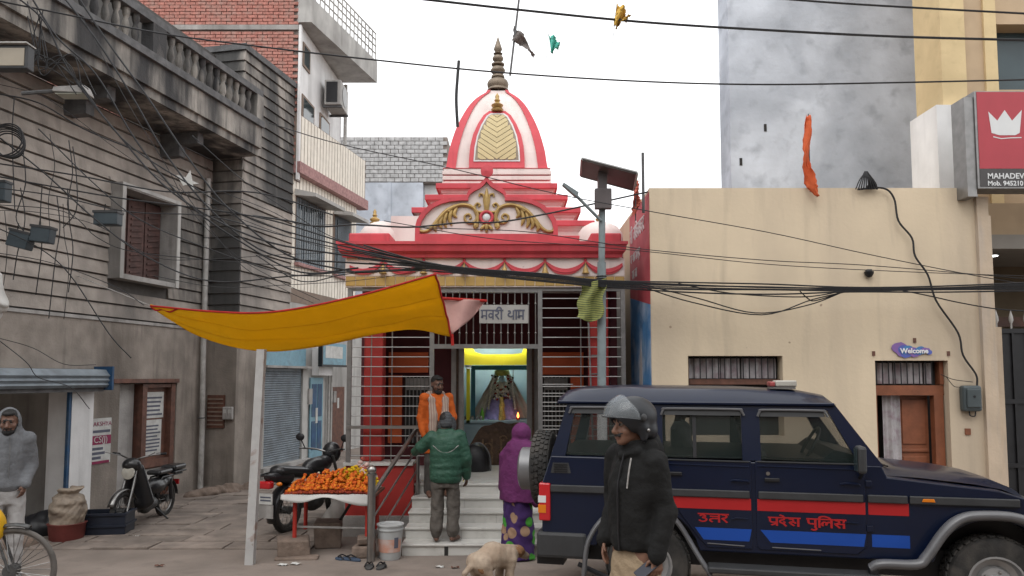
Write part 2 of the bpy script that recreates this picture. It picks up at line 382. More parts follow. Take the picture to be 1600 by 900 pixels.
# ------------------------------------------------------------------ ground
xs = [-1500, -400, -120, -50, -25]+[-14+i*.8 for i in range(36)]+[25, 50, 120, 400, 1500]
ys = [-1500, -300, -60, -20, -8, 0, 3, 5]+[5.5+i*.22 for i in range(60)]+[20, 24, 30, 60, 200, 700, 2500]
mb = MB(); w = len(xs)
mb.add([(x, y, G(x, y)+(.006*math.sin(3*x+1.7*y)*math.sin(2.3*y-x) if 4 < y < 20 and abs(x) < 16 else 0)) for y in ys for x in xs], [(j*w+i, j*w+i+1, (j+1)*w+i+1, (j+1)*w+i) for j in range(len(ys)-1) for i in range(w-1)])
tag(mb.build('ground', m_road, smooth=True), kind='structure')
pav = bpy.data.objects.new('alley_paving', None); COL.objects.link(pav); tag(pav, kind='structure')
rg = random.Random(3); y = 9.15
while y < 17.6:
    dep = rg.uniform(.34, .5); x = -5.75+.2126*(y-13.9); xe = -2.45 if y < 13 else -2.7
    if y < 10.6: x += .1
    while x < xe-.2:
        ln = min(rg.uniform(.5, 1.35), xe-x); z0, z1 = G(0, y), G(0, y+dep); t = rg.uniform(.014, .03)
        a, b = x+.012, x+ln-.012; c, d = y+.012, y+dep-.012; sk = rg.uniform(-.012, .012); e = rg.uniform(-.006, .006)
        mb = MB(); mb.hexa([(a, c+sk, z0-.05), (b, c-sk, z0-.05), (b, d-sk, z1-.05), (a, d+sk, z1-.05)], [(a, c+sk, z0+t), (b, c-sk, z0+t+e), (b, d-sk, z1+t-e), (a, d+sk, z1+t)])
        mb.build('paving_slab', m_slab, pav, bevel=.008); x += ln
    y += dep
# ------------------------------------------------------------------ left grey building (walls run into the alley at 12 degrees)
WD = (math.sin(R(12)), math.cos(R(12))); WN = (WD[1], -WD[0])
def WF(u, o, z): return Vector((-5.9+u*WD[0]+o*WN[0], 13.9+u*WD[1]+o*WN[1], z))
def wbox(mb, u0, u1, o0, o1, z0, z1, F_=WF):
    return mb.hexa([F_(u0,o0,z0), F_(u1,o0,z0), F_(u1,o1,z0), F_(u0,o1,z0)], [F_(u0,o0,z1), F_(u1,o0,z1), F_(u1,o1,z1), F_(u0,o1,z1)])
def wpart(name, m, par, *bx, **k):
    mb = MB()
    for b in bx: wbox(mb, *b)
    return mb.build(name, m, par, world=True, **k)
LB = thing('old_house', 'old grey plastered house with grooved walls and blackened balustrade balcony', 'house', WF(-3, 0, -.15))
wpart('lower_wall', m_low, LB, (-7.4,-2.63,-.35,0,2.08,2.89), (-2.63,.3,-.35,-.001,1.86,2.89), (-2.63,-2.03,-.35,-.002,-.3,1.86), (-.62,.3,-.35,-.002,-.3,1.86), (-2.03,-.62,-.6,-.22,-.3,1.859))
wpart('upper_wall', m_joint, LB, (-7.4,-2.405,-.35,-.012,2.891,6.19), (-.975,.3,-.35,-.012,2.891,6.19), (-2.405,-.975,-.35,-.0125,2.891,3.515), (-2.405,-.975,-.35,-.0125,5.065,6.19), (-7.4,.3,-.35,-.012,6.9,8.3))
wpart('string_course', m_conc, LB, (-7.4,.2,-.02,.022,2.84,2.89))
rg = random.Random(5)
def band(u0, u1, z0, z1, fr, m, par, o=0):
    mb = MB(); j = rg.uniform(-.004, .004)
    lo = [fr(u0, o-.02, z0+.014), fr(u1, o-.02, z0+.014+j), fr(u1, o+.032, z0+.014+j), fr(u0, o+.032, z0+.014)]
    hi = [fr(u0, o-.02, z1), fr(u1, o-.02, z1), fr(u1, o+.004, z1-.012), fr(u0, o+.004, z1-.012)]
    mb.hexa(lo, hi); return mb.build('plaster_band', m, par, world=True)
z = 2.9
while z < 6.1:
    z1 = min(z+.218, 6.19)
    if z1 > 3.55 and z < 5.0:
        band(-7.4, -2.41, z, z1, WF, m_band, LB); band(-.97, .23, z, z1, WF, m_band2, LB)
    else: band(-7.4, .23, z, z1, WF, m_band, LB)
    z = z1
wn = wpart('window', m_dark, LB, (-2.32,-1.06,-.2,-.135,3.6,4.98))
for b in ((-2.4,-2.32,-.134,.22,3.52,5.06), (-1.06,-.98,-.134,.221,3.52,5.06), (-2.32,-1.06,-.134,.219,4.98,5.06), (-2.32,-1.06,-.134,.219,3.52,3.6)): wpart('window_surround', m_conc, wn, b)
for b in ((-2.405,-2.325,.222,.235,3.52,5.06), (-1.055,-.975,.222,.235,3.52,5.06), (-2.325,-1.055,.222,.234,5.0,5.06)): wpart('surround_edge', m_dwhite, wn, b)
for u in (-2.3, -1.88, -1.47): 
    sh = wpart('shutter', m_wood2, wn, (u,u+.38,-.13,-.09,3.62,4.95))
    for k in range(12):
        mb = MB(); zz = 3.68+k*.1; mb.hexa([WF(u+.06,-.091,zz), WF(u+.32,-.091,zz+.05), WF(u+.32,-.07,zz+.05), WF(u+.06,-.07,zz)], [WF(u+.06,-.091,zz+.035), WF(u+.32,-.091,zz+.085), WF(u+.32,-.07,zz+.085), WF(u+.06,-.07,zz+.035)]); mb.build('slat', m_wood2, sh, world=True)
# balcony
bal = wpart('balcony', m_balc, LB, (-7.4,.21,-.02,1.0,6.2,6.34), (-7.4,.21,.88,1.06,6.34,6.74))
wpart('ledge', m_rail, bal, (-7.4,.215,.84,1.12,6.741,6.86)); wpart('handrail', m_rail, bal, (-7.4,.20,.88,1.08,7.34,7.46))
wpart('end_pier', m_balc, bal, (-.02,.205,.86,1.09,6.861,7.34)); wpart('middle_pier', m_balc, bal, (-2.9,-2.6,.87,1.085,6.861,7.34))
bmesh_ = None
for k in range(34):
    u = -.16-k*.2
    if -3.0 < u < -2.5: continue
    mb = MB(); c = WF(u, .98, 6.862); mb.lathe([(.06,0),(.06,.05),(.035,.07),(.062,.17),(.05,.26),(.03,.33),(.05,.37),(.06,.42),(.06,.477)], 8, c)
    mb.build('baluster', m_balc, bal, smooth=True, world=True)
for u in (-5.6, -3.4, -1.3): wpart('bracket', m_rail, bal, (u,u+.16,.0,.75,6.0,6.199), (u,u+.16,.0,.4,5.8,6.0))
# projecting block
BU0, BU1, BO = .24, 2.19, .634
wpart('side_block', m_joint, LB, (BU0,BU1,-2,BO-.012,2.5,8.35)); wpart('block_base', m_low, LB, (BU0-.01,BU1,-2,BO,-.3,2.89))
def FB(u, o, z): return WF(BU0-o, u, z)           # front face frame of the block
z = 2.9
while z < 8.3:
    z1 = min(z+.218, 8.35); band(0 if z > 6.2 else 0, BO+.02, z, z1, FB, m_band2, LB); band(BU0+.02, BU1, z, z1, WF, m_band if z < 5.5 else m_band2, LB, BO); z = z1
wpart('block_cap', m_rail, LB, (BU0-.05,BU1+.02,-2,BO+.05,8.351,8.47))
# ground floor of the old house: door, boards, shop
dr = wpart('door', m_wood, LB, (-1.46,-.64,-.2,-.12,-.1,1.84))
wpart('frame', m_wood, dr, (-1.47,-1.36,-.12,-.02,-.1,1.84), (-.74,-.63,-.12,-.02,-.1,1.84), (-1.36,-.74,-.12,-.03,.42,.55), (-1.36,-.74,-.12,-.03,1.78,1.84))
wpart('lintel', m_wood, dr, (-2.2,-.6,-.1,.03,1.861,1.93))
wpart('grey_panel', m_conc, LB, (-1.95,-1.5,-.219,-.17,-.2,1.84))
def notice(name, par, u0, u1, z0, z1, o, rows, m=m_paper, label=None):
    q = wpart(name, m, par, (u0,u1,o,o+.004,z0,z1))
    for (a, b, c, d, mm) in rows: wpart('print', mm, q, (u0+(u1-u0)*a, u0+(u1-u0)*b, o+.004, o+.0055, z0+(z1-z0)*c, z0+(z1-z0)*d))
    return q
lines = lambda n, z0=.1, z1=.9, mm=m_ink: [(.08, rg.uniform(.75,.95), lerp(z0,z1,i/n), lerp(z0,z1,(i+.45)/n), mm) for i in range(n)]
notice('notice', dr, -1.32, -.82, 1.25, 1.7, -.118, lines(5)); notice('notice', dr, -1.28, -.86, .62, 1.22, -.117, lines(8)); notice('notice', dr, -1.3, -.8, .08, .38, -.117, [])
po = notice('poster', LB, -2.6, -2.2, .62, 1.32, .004, [(0,1,.42,.62,m_maroon),(.05,.95,.0,.06,m_maroon),(.05,.6,.3,.36,m_ink),(.05,.7,.2,.26,m_ink),(.05,.5,.1,.16,m_ink),(.05,.95,.68,.74,m_ink)])
def wtext(s, size, m, par, u, z, o): 
    M4 = Matrix(((WD[0],0,WN[0],0),(WD[1],0,WN[1],0),(0,1,0,0),(0,0,0,1))); M4.translation = WF(u, o, z)
    M4 = rootmat(par).inverted() @ M4; return text('lettering', s, size, m, par, M4, .0008)
wtext('AKSHYA', .1, m_maroon, po, -2.58, 1.2, .012); wtext('CS(J)', .14, m_paper, po, -2.56, .945, .012)
# shop with rolled-up blue shutter
wpart('shop_back', m_dwhite, LB, (-7.4,-2.7,-2.4,-2.3,-.3,2.2)); wpart('shop_side', m_dwhite, LB, (-2.75,-2.64,-2.3,-.36,-.3,2.07)); wpart('shop_ceiling', m_low, LB, (-7.4,-2.7,-2.3,-.36,2.08,2.2))
wpart('shop_post', m_white, LB, (-3.05,-2.631,-.36,.05,-.3,1.80)); wpart('post_edge', m_blue, LB, (-3.10,-3.051,.0,.045,-.3,1.80))
sb = MB(); prof = [(.02,1.8),(.24,1.8),(.28,1.84),(.26,1.87),(.29,1.91),(.27,1.94),(.30,1.98),(.26,2.02),(.22,2.07),(.02,2.08)]
sb.prism(prof, lambda p, q, h: WF(h, p, q), -6.2, -2.6); hd = sb.build('shutter_housing', m_blueg, LB, world=True)
wpart('end_plate', m_blue, hd, (-2.599,-2.56,.0,.33,1.76,2.12)); wpart('blue_rail', m_rail, hd, (-6.2,-2.61,.05,.2,1.74,1.799))
# pipe, small things on wall
mb = MB(); mb.tube([WF(-.02,.09,5.75), WF(-.02,.09,2.5), WF(.0,.1,1.0), WF(0,.1,-.25)], .05, 10); dp = mb.build('drain_pipe', m_pvc, None, smooth=True); tag(dp, 'long grubby white drain pipe running down the grooved grey house', 'pipe')
for zz in (1.2, 3.0, 4.6):
    mb = MB(); mb.torus(WF(-.01,.09,zz), .054, .012, None, 14, 6); mb.build('clamp', m_rail, dp, smooth=True)
gb = wpart('vent_grille', m_wood, LB, (.235,.237,.05,.42,.55,1.35)) if False else None
def fbox(mb, *a): return wbox(mb, *a, F_=FB)
mb = MB(); fbox(mb, .06, .42, .012, .05, 1.0, 1.62); vg = mb.build('vent_grille', m_wood, LB, world=True)
for k in range(7):
    mb = MB(); fbox(mb, .08, .4, .05, .062, 1.05+k*.08, 1.075+k*.08); mb.build('bar', m_creamd, vg, world=True)
for k, (a, zz) in enumerate(((.46, 1.28), (.56, 1.28))):
    q = thing('electric_meter', ('small grey electric meter next to brown vent grille', 'small grey electric meter beside its twin, farther from brown vent grille')[k], 'meter', FB(a, .05, zz), 0, 'meters beside the drain pipe')
    mb = MB(); mb.box((-.05,-.05,-.12),(.05,.04,.12)); mb.build('case', m_conc, q, bevel=.02); mb = MB(); mb.box((-.03,-.058,.0),(.03,-.05,.07)); mb.build('window', m_dwhite, q)
# ------------------------------------------------------------------ cream tiled corner building with brick flank
CB = thing('tiled_building', 'tall cream tiled building with red brick flank, blue windows and concrete top balcony', 'building', WF(4, BO, 0))
O = BO
wpart('ground_floor_wall', m_dwhite, CB, (2.2,6.2,-3,O-.01,-.1,3.6)); wpart('first_floor_wall', m_creamd, CB, (2.2,5.6,-3,O-.005,3.6,6.45))
mb = MB()
for k in range(22):
    u = 2.22+k*.154
    for a, b in ((3.9, 4.45), (6.0, 6.44)): wbox(mb, u, u+.125, O-.02, O+.001, a, b)
    if not (2.28 < u < 3.72 or 4.22 < u+.02 < 5.16): wbox(mb, u, u+.125, O-.02, O+.001, 4.45, 6.0)
tag(mb.build('tile_rib', m_cream, CB, world=True), kind='stuff')
for (a, b) in ((2.4, 3.7), (4.34, 5.14)):
    w_ = wpart('window', m_blueg, CB, (a,b,O-.1,O+.02,4.5,5.95)); n = 5 if b-a > 1 else 3
    for k in range(n):
        ww = (b-a-.06)/n; wpart('pane', m_glass, w_, (a+.05+k*ww, a+k*ww+ww-.0, O+.02, O+.026, 4.58, 5.86))
    for k in range(12): 
        uu = a+.05+k*(b-a-.1)/11; wpart('bar', m_blueg, w_, (uu,uu+.018,O+.05,O+.068,4.5,5.95))
    wpart('sill', m_pinkst, w_, (a-.06,b+.06,O,O+.1,4.42,4.49))
    mb = MB(); mb.hexa([WF(a-.1,O,5.98),WF(b+.15,O,5.98),WF(b+.12,O+.5,5.92),WF(a-.08,O+.5,5.92)], [WF(a-.1,O,6.12),WF(b+.15,O,6.12),WF(b+.12,O+.5,6.0),WF(a-.08,O+.5,6.0)]); mb.build('sunshade', m_dwhite, w_, world=True)
par_ = wpart('terrace_parapet', m_creamd, CB, (2.2,5.9,O-.1,O+.1,6.7,7.78)); wpart('pink_band', m_pinkst, par_, (2.2,5.96,O-.1,O+.17,6.45,6.7)); 
mb = MB()
for k in range(24): wbox(mb, 2.21+k*.153, 2.21+k*.153+.125, O+.09, O+.104, 6.71, 7.77)
tag(mb.build('tile_rib', m_cream, par_, world=True), kind='stuff')
mb = MB()
mb.hexa([(-4.72,16.02,6.5),(-4.58,19.3,6.5),(-7,19.3,6.5),(-7,16.02,6.5)], [(-4.72,16.02,9.82),(-4.58,19.3,9.82),(-7,19.3,9.82),(-7,16.02,9.82)]); mb.build('upper_wall', m_white, CB, world=True)
mb = MB(); mb.box((-11,15.96,6.3),(-4.75,16.3,11.4)); fl = mb.build('brick_flank', m_mortar, CB, world=True)
mb = MB(); mb.box((-4.75,15.90,6.3),(-4.69,16.0,9.8)); mb.build('white_corner', m_white, CB, world=True)
bm_ = MB(); bm_.box((-.108,-.03,-.031),(.108,.03,.031)); base = None; nb = 0; rest = MB(); rg = random.Random(11)
rows = []
for j in range(int(4.8/.076)):
    z = 6.5+j*.076
    for i in range(26):
        x = -4.87-i*.232-(.116 if j%2 else 0)
        pt = Vector((x, 15.945, z)); px = 800+F*x/15.945
        if px < 60 or (9.66 < z < 9.83): continue
        rows.append((z < 7.2, -z, i, x, z))
rows.sort(key=lambda t: (t[0], t[4] > 10.1, t[2]*.03+t[4]))
for (_, _, i, x, z) in rows:
    y_ = 15.945+rg.uniform(-.006, .006)
    if nb < 300:
        if base is None: base = bm_.build('brick', m_brick, fl); o = base
        else: o = base.copy(); COL.objects.link(o); o.parent = fl
        o.location = rootmat(fl).inverted() @ Vector((x, y_, z)); nb += 1
    else: rest.box((x-.108, y_-.03, z-.031), (x+.108, y_+.03, z+.031))
tag(rest.build('bricks', m_brick, fl, world=True), kind='stuff')
mb = MB(); mb.box((-11,15.9,9.69),(-4.76,15.96,9.80)); mb.build('render_strip', m_conc, fl, world=True)
mb = MB(); mb.hexa([(-4.74,15.86,9.84),(-4.46,15.86,9.84),(-3.62,19.25,9.84),(-7,19.25,9.84)], [(-4.74,15.86,10.42),(-4.46,15.86,10.42),(-3.62,19.25,10.42),(-7,19.25,10.42)]); tb = mb.build('top_balcony', m_dwhite, CB, world=True)
for k in range(17):
    t = k/16; p = Vector((lerp(-4.5,-3.66,t), lerp(15.9,19.2,t), 10.42)); mb = MB(); mb.tube([p, p+Vector((0,0,.75))], .018, 6); mb.build('railing_bar', m_dwhite, tb, world=True)
for zz in (10.62, 10.82, 11.0, 11.17): mb = MB(); mb.tube([(-4.5,15.9,zz), (-3.66,19.2,zz)], .02, 6); mb.build('railing_rail', m_dwhite, tb, world=True)
def side(t): return Vector((lerp(-4.72,-4.58,t), lerp(16.02,19.3,t), 0))
def sbox(mb, t0, t1, z0, z1, o0, o1):
    a, b = side(t0), side(t1); mb.hexa([a+Vector((o0,0,z0)), b+Vector((o0,0,z0)), b+Vector((o1,0,z0)), a+Vector((o1,0,z0))], [a+Vector((o0,0,z1)), b+Vector((o0,0,z1)), b+Vector((o1,0,z1)), a+Vector((o1,0,z1))]); return mb
for (a, b, c, d) in ((.02,.17,8.95,9.5), (.02,.28,7.2,8.3), (.42,.66,7.6,8.35)):
    w_ = sbox(MB(), a, b, c, d, 0, .03).build('window', m_creamd, CB, world=True); sbox(MB(), a+.02, b-.02, c+.06, d-.06, .03, .036).build('pane', m_glass, w_, world=True)
ac = thing('air_conditioner', 'white split air conditioner unit on bracket below concrete balcony', 'air conditioner', (-4.35, 17.8, 8.55))
mb = MB(); mb.box((-.2,-.4,0),(.2,.4,.62)); b_ = mb.build('case', m_dwhite, ac, bevel=.02)
mb = MB(); mb.box((-.15,-.415,.06),(.12,-.401,.56)); mb.build('side_vent', m_black, ac); mb = MB(); mb.lathe([(.22,0),(.24,.012),(.02,.02)], 20, (.2,0,.32), Matrix.Rotation(R(90),4,'Y')); mb.build('fan_grille', m_steeld, ac, smooth=True)
mb = MB(); mb.box((-.25,-.35,-.05),(.22,-.3,0)); mb.box((-.25,.3,-.05),(.22,.35,0)); mb.build('bracket', m_rail, ac)
mb = MB(); mb.tube([(-4.47,19.3,9.8),(-4.47,19.3,6.5)], .05, 8); tag(mb.build('drain_pipe', m_pvc, None, smooth=True), 'thin grey pipe down the white wall beside the air conditioner', 'pipe')
# ground floor shutter, doors, boards
st = wpart('roller_shutter', m_blueg, LB, (1.1,2.74,O,O+.03,.16,2.14)); prof = []
for k in range(40): prof += [(.031, .22+k*.047), (.052, .22+k*.047+.018), (.031, .22+k*.047+.036)]
prof += [(.0305, 2.12), (.0302, .22)]
mb = MB(); mb.prism(prof, lambda p, q, h: WF(h, O+p, q), 1.17, 2.68); mb.build('curtain', m_blueg, st, world=True)
[wpart('shutter_frame', m_dwhite, st, b) for b in ((.92,1.12,O,O+.08,-.1,2.2), (2.7,2.92,O,O+.08,-.1,2.2))]; wpart('plinth', m_conc, st, (.9,2.95,O,O+.22,-.2,.16))
bd = wpart('shop_board', m_ltblue, LB, (1.05,2.85,O+.0,O+.06,2.2,2.72))
wpart('hood', m_conc, bd, (1.0,2.9,O,O+.2,2.15,2.199))
sg = wpart('hanging_board', m_ltblue, CB, (3.05,4.3,O+.3,O+.36,2.25,2.75)); wpart('board_frame', m_black, sg, (3.0,4.35,O+.28,O+.38,2.2,2.249), (3.0,3.049,O+.28,O+.38,2.25,2.75)); wpart('print', m_paper, sg, (3.2,4.1,O+.36,O+.365,2.4,2.68))
d1 = wpart('blue_door', m_ltblue, CB, (3.15,3.78,O,O+.03,.12,1.95)); wpart('panel', m_blue, d1, (3.22,3.45,O+.03,O+.04,.3,.95), (3.5,3.71,O+.03,O+.04,.3,.95), (3.22,3.45,O+.03,O+.04,1.05,1.8), (3.5,3.71,O+.03,O+.04,1.05,1.8)); wpart('sticker', m_paper, d1, (3.4,3.5,O+.041,O+.044,.9,1.25))
d2 = wpart('brown_door', m_wood, CB, (4.3,4.95,O,O+.03,.0,1.72)); wpart('mark', m_paper, d2, (4.55,4.65,O+.031,O+.034,1.2,1.45))
wpart('white_box', m_white, CB, (3.25,3.95,O,O+.18,2.0,2.62)); wpart('step', m_conc, CB, (2.96,6,O,O+.3,-.2,.08))
for u in (4.02, 4.16): mb = MB(); mb.tube([WF(u,O+.06,3.3), WF(u,O+.06,.1)], .03, 8); mb.build('pipe', m_pvc, CB, smooth=True, world=True)
[wpart('switch_box', m_conc, CB, b) for b in ((2.93,3.08,O,O+.12,1.35,1.7), (4.22,4.36,O,O+.1,1.35,1.62))]
# low corner house wall further down the alley
mb = MB(); mb.box((-4.2,21.5,0),(-1.2,27,3.9)); aw = mb.build('alley_wall', m_dwhite, None); tag(aw, 'dirty white wall closing the alley behind the temple', 'wall')
# ------------------------------------------------------------------ far grey building behind temple
FR = thing('far_building', 'far grey cement building with unplastered block top row behind the temple', 'building', (-4, 24, 0))
mb = MB(); mb.box((-7.5,24,0),(-2.95,30,8.4)); mb.build('wall', m_greyb, FR, world=True)
mb = MB(); mb.box((-7.5,24.04,8.4),(-2.15,30,9.95)); bw = mb.build('block_wall', m_mortar, FR, world=True)
mb = MB()
for j in range(11):
    for i in range(20):
        x = -7.4+i*.27+(.13 if j%2 else 0)
        if x < -2.4: mb.box((x, 23.99, 8.43+j*.138), (x+.25, 24.05, 8.43+j*.138+.118))
tag(mb.build('cement_block', mat('pale block', (.46,.46,.46), .95, .2, 6, .3), bw, world=True), kind='stuff')
mb = MB(); mb.box((-2.94,24.3,0),(-2.16,30,8.39)); mb.build('white_return', m_white, FR, world=True)
for k in range(3): mb = MB(); mb.box((-6.6+k*1.25,23.97,4.4),(-6.5+k*1.25,24,8.4)); mb.build('pilaster', m_greyb, FR, world=True)
# ------------------------------------------------------------------ grey cement tower block right
GT = thing('cement_tower', 'tall windowless grey cement rendered building above the beige wall', 'building', (6, 13.5, 0))
mb = MB(); mb.box((4.09,13.5,0),(8.1,14.15,13)); mb.build('wall', m_greyb, GT, world=True)
for (x, z) in ((4.72,6.55),(4.25,5.9)): mb = MB(); mb.box((x,13.49,z),(x+.05,13.52,z+.14)); mb.build('putlog_hole', m_dark, GT, world=True)
# ------------------------------------------------------------------ beige building
BB = thing('beige_building', 'low beige rendered building with brown door and mural on its side', 'building', (4, 9.5, -.15))
Yb = 9.5; zt = 4.43
mb = MB()
for a, b in (((1.8,Yb,-.3),(2.27,Yb+.3,zt)), ((2.27,Yb,2.23),(3.49,Yb+.3,zt)), ((2.27,Yb,-.3),(3.49,Yb+.3,1.2)), ((3.49,Yb,-.3),(4.68,Yb+.3,zt)), ((4.68,Yb,2.17),(5.62,Yb+.3,zt)), ((5.62,Yb,-.3),(6.05,Yb+.3,zt))): mb.box(a, b)
mb.build('front_wall', m_beige, BB, world=True)
mb = MB(); mb.box((1.801,Yb+.3,-.3),(2.0,12.5,zt-.002)); mb.box((2.0,Yb+.3,4.2),(6.05,13.4,4.3)); mb.box((2.0,11.5,-.3),(6.05,11.6,4.2)); mb.build('rear_walls', m_beige, BB, world=True)
mb = MB(); mb.box((6.05,Yb-.06,-.3),(6.22,Yb+.6,4.05)); mb.box((6.05,Yb-.05,4.05),(6.2,Yb+.5,4.3)); mb.build('end_pillar', m_beige2, BB, world=True)
mb = MB(); mb.box((6.22,Yb+.25,-.3),(6.5,Yb+.6,2.62)); mb.build('gate_pillar', m_beige2, BB, world=True)
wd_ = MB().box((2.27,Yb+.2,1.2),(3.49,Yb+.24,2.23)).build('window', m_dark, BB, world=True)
MB().box((2.27,Yb+.12,1.86),(3.49,Yb+.18,1.93)).box((2.27,Yb+.12,1.2),(2.31,Yb+.18,2.23)).build('frame', m_wood, wd_, world=True)
m_curt = mat('white printed curtain', (.42, .40, .41), .9, .1, 10, .05, dirt=(.22, .12, .15), damt=.6, dscale=8)
def curtain(x0, x1, z0, z1, par, yy, amp=.025, n=40, name='curtain'):
    mb = MB(); mb.grid(lambda u, v: (lerp(x0,x1,u), yy+amp*math.sin(u*(x1-x0)*48)+.01*math.sin(u*23), lerp(z0,z1,v)), n*2, 3); return mb.build(name, m_curt, par, smooth=True, world=True, fix=False)
curtain(2.32, 3.45, 1.94, 2.2, wd_, Yb+.17)
for k in range(14): MB().box((2.36+k*.08,Yb+.08,1.93),(2.372+k*.08,Yb+.09,2.23)).build('bar', m_black, wd_, world=True)
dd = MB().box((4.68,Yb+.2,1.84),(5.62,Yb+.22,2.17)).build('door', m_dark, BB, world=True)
curtain(4.72, 5.5, 1.87, 2.14, dd, Yb+.17)
for k in range(10): MB().box((4.74+k*.08,Yb+.1,1.86),(4.752+k*.08,Yb+.11,2.16)).build('bar', m_black, dd, world=True)
m_door = mat('red brown door', (.22, .075, .035), .55, .14, 6, .12, dirt=(.12, .045, .025), damt=.5, dscale=4)
MB().box((4.70,Yb+.1,1.72),(5.61,Yb+.2,1.85)).box((4.68,Yb+.1,-.2),(4.74,Yb+.2,1.72)).box((5.48,Yb+.1,-.2),(5.6,Yb+.2,1.72)).box((5.56,Yb+.09,1.86),(5.61,Yb+.2,2.16)).build('frame', m_door, dd, world=True)
lf = MB().box((5.06,Yb+.24,-.15),(5.47,Yb+.29,1.71)).build('leaf', m_door, dd, world=True)
MB().box((5.12,Yb+.225,1.08),(5.43,Yb+.24,1.66)).box((5.12,Yb+.225,.3),(5.43,Yb+.24,.92)).box((5.1,Yb+.215,.98),(5.45,Yb+.24,1.02)).build('raised_panel', m_door, lf, world=True, bevel=.008)
MB().torus((5.26,Yb+.215,.8), .03, .006, Matrix.Rotation(R(90),4,'X'), 14, 6).build('ring_handle', m_steeld, lf, world=True, smooth=True)
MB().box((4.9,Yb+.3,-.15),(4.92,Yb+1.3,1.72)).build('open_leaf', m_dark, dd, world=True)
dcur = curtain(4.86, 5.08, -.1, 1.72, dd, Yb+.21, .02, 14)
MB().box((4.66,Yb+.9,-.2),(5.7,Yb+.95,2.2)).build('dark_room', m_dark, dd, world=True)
for x, z in ((4.665,2.26),(5.2,2.43),(5.63,2.26)): MB().box((x-.018,Yb-.012,z-.03),(x+.018,Yb,z+.03)).build('small_plate', m_wood, BB, world=True)
MB().box((5.8,Yb-.015,1.22),(5.87,Yb,1.3)).build('number_plate', m_door, BB, world=True)
# welcome sticker
cols = [(.22,.12,.34),(.09,.12,.40),(.06,.2,.42),(.45,.15,.06),(.03,.28,.3),(.45,.35,.08)]
wl = thing('welcome_sign', 'colourful paint splash sign reading Welcome above the brown door', 'sign', (5.17, Yb-.012, 2.29)); wl.scale = (.86,)*3
rg = random.Random(2)
for i in range(15):
    t = i/14; mb = MB(); c = lerp(-.2, .24, t); z = rg.uniform(-.05, .05)*(1-t*.6); r = rg.uniform(.05, .075)*(1.1-.55*t); pts = [(c+r*(1+.2*rg.random())*math.cos(a)*1.3, z+r*(1+.25*rg.random())*math.sin(a)) for a in [k*.449 for k in range(14)]]
    mb.prism(pts, lambda p, q, h: (p, -h, q), 0, .003+.0006*i); mb.build('splash', mat('splash%d' % (i % 6), cols[[0,0,1,1,2,1,2,0,3,1,4,3,4,5,5][i]], .5, .05, 5, 0), wl)
text('lettering', 'Welcome', .105, mat('sign white', (.75,.75,.75), .5, .02, 5, 0), wl, Matrix(((1,0,0,-.2),(0,0,-1,-.02),(0,1,0,-.03),(0,0,0,1))), .002, bold=.003)
mt = thing('electric_meter', 'dark grey electric meter box with round cover beside brown door', 'meter', (5.86, Yb-.05, 1.52))
m_met = mat('meter grey', (.06, .075, .08), .4, .1, 6, .03)
MB().box((-.12,-.06,0),(.12,.05,.33)).build('case', m_met, mt, bevel=.03); MB().box((-.09,-.085,.05),(.09,-.06,.29)).build('cover', m_met, mt, bevel=.02); MB().lathe([(.015,0),(.015,.006)], 10, (0,-.085,.19), Matrix.Rotation(R(90),4,'X')).build('seal', m_black, mt); MB().tube(cat_rom([(-.02,0,.01),(-.02,-.01,-.05),(.04,-.01,-.06),(.06,0,.01)], 5), .008, 6).build('cable_loop', m_black, mt, smooth=True)
# mural on beige side wall
mu = thing('mural_banner', 'red and blue printed devotional banner on the side of beige building', 'banner', (1.79, 10.3, 0))
m_mred = mat('banner red', (.42, .05, .07), .6, .12, 3, 0, dirt=(.5, .2, .2), damt=.4, dscale=3); m_mblu = mat('banner blue', (.07, .22, .46), .6, .2, 2.5, 0, dirt=(.45, .55, .68), damt=.9, dscale=1.6, dlo=.48, dhi=.66)
def MU(p, q, h): return (1.799-h, p, q)
MB().prism([(9.52,2.9),(11.1,3.15),(11.1,4.38),(9.52,4.38)], MU, 0, .006).build('red_panel', m_mred, mu, world=True)
MB().prism([(9.52,.2),(11.1,.2),(11.1,3.148),(9.52,2.898)], MU, 0, .006).build('blue_panel', m_mblu, mu, world=True)
m_mwh = mat('banner white', (.55, .52, .52), .7, .1, 5, 0); m_mgr = mat('banner grey', (.16, .15, .16), .7, .3, 9, 0)
MB().prism([(10.5,.25),(10.2,.3),(10.05,1.2),(10.12,2.0),(10.2,2.5),(10.32,2.25),(10.42,1.6)], MU, .0065, .009).build('figure_robe', m_mwh, mu, world=True)
MB().prism([(10.3,.25),(10.22,1.3),(10.26,1.8),(10.33,1.3),(10.4,.25)], MU, .0095, .012).build('figure_shade', m_mgr, mu, world=True)
mb = MB(); deva(mb, ['sha','ii',' ','va','i','sha','va','sha','va','ra'], .19, lambda p, q, h: MU(11.05-p*1.0, q+3.95+.0*p, h), .0065, .009, .12); deva(mb, ['ma','aa',' ','dha','aa','ma',' ','sa','la','pu','ra'], .12, lambda p, q, h: MU(11.02-p, q+3.65, h), .0065, .009, .12); deva(mb, ['ra','aa','ma',' ','va','sa'], .12, lambda p, q, h: MU(10.9-p, q+3.4, h), .0065, .009, .12)
mb.build('lettering', m_mwh, mu, world=True)
MB().tube([(1.72,9.5,4.1),(1.72,9.5,4.9)], .02, 6).build('corner_peg', m_rail, BB, world=True)
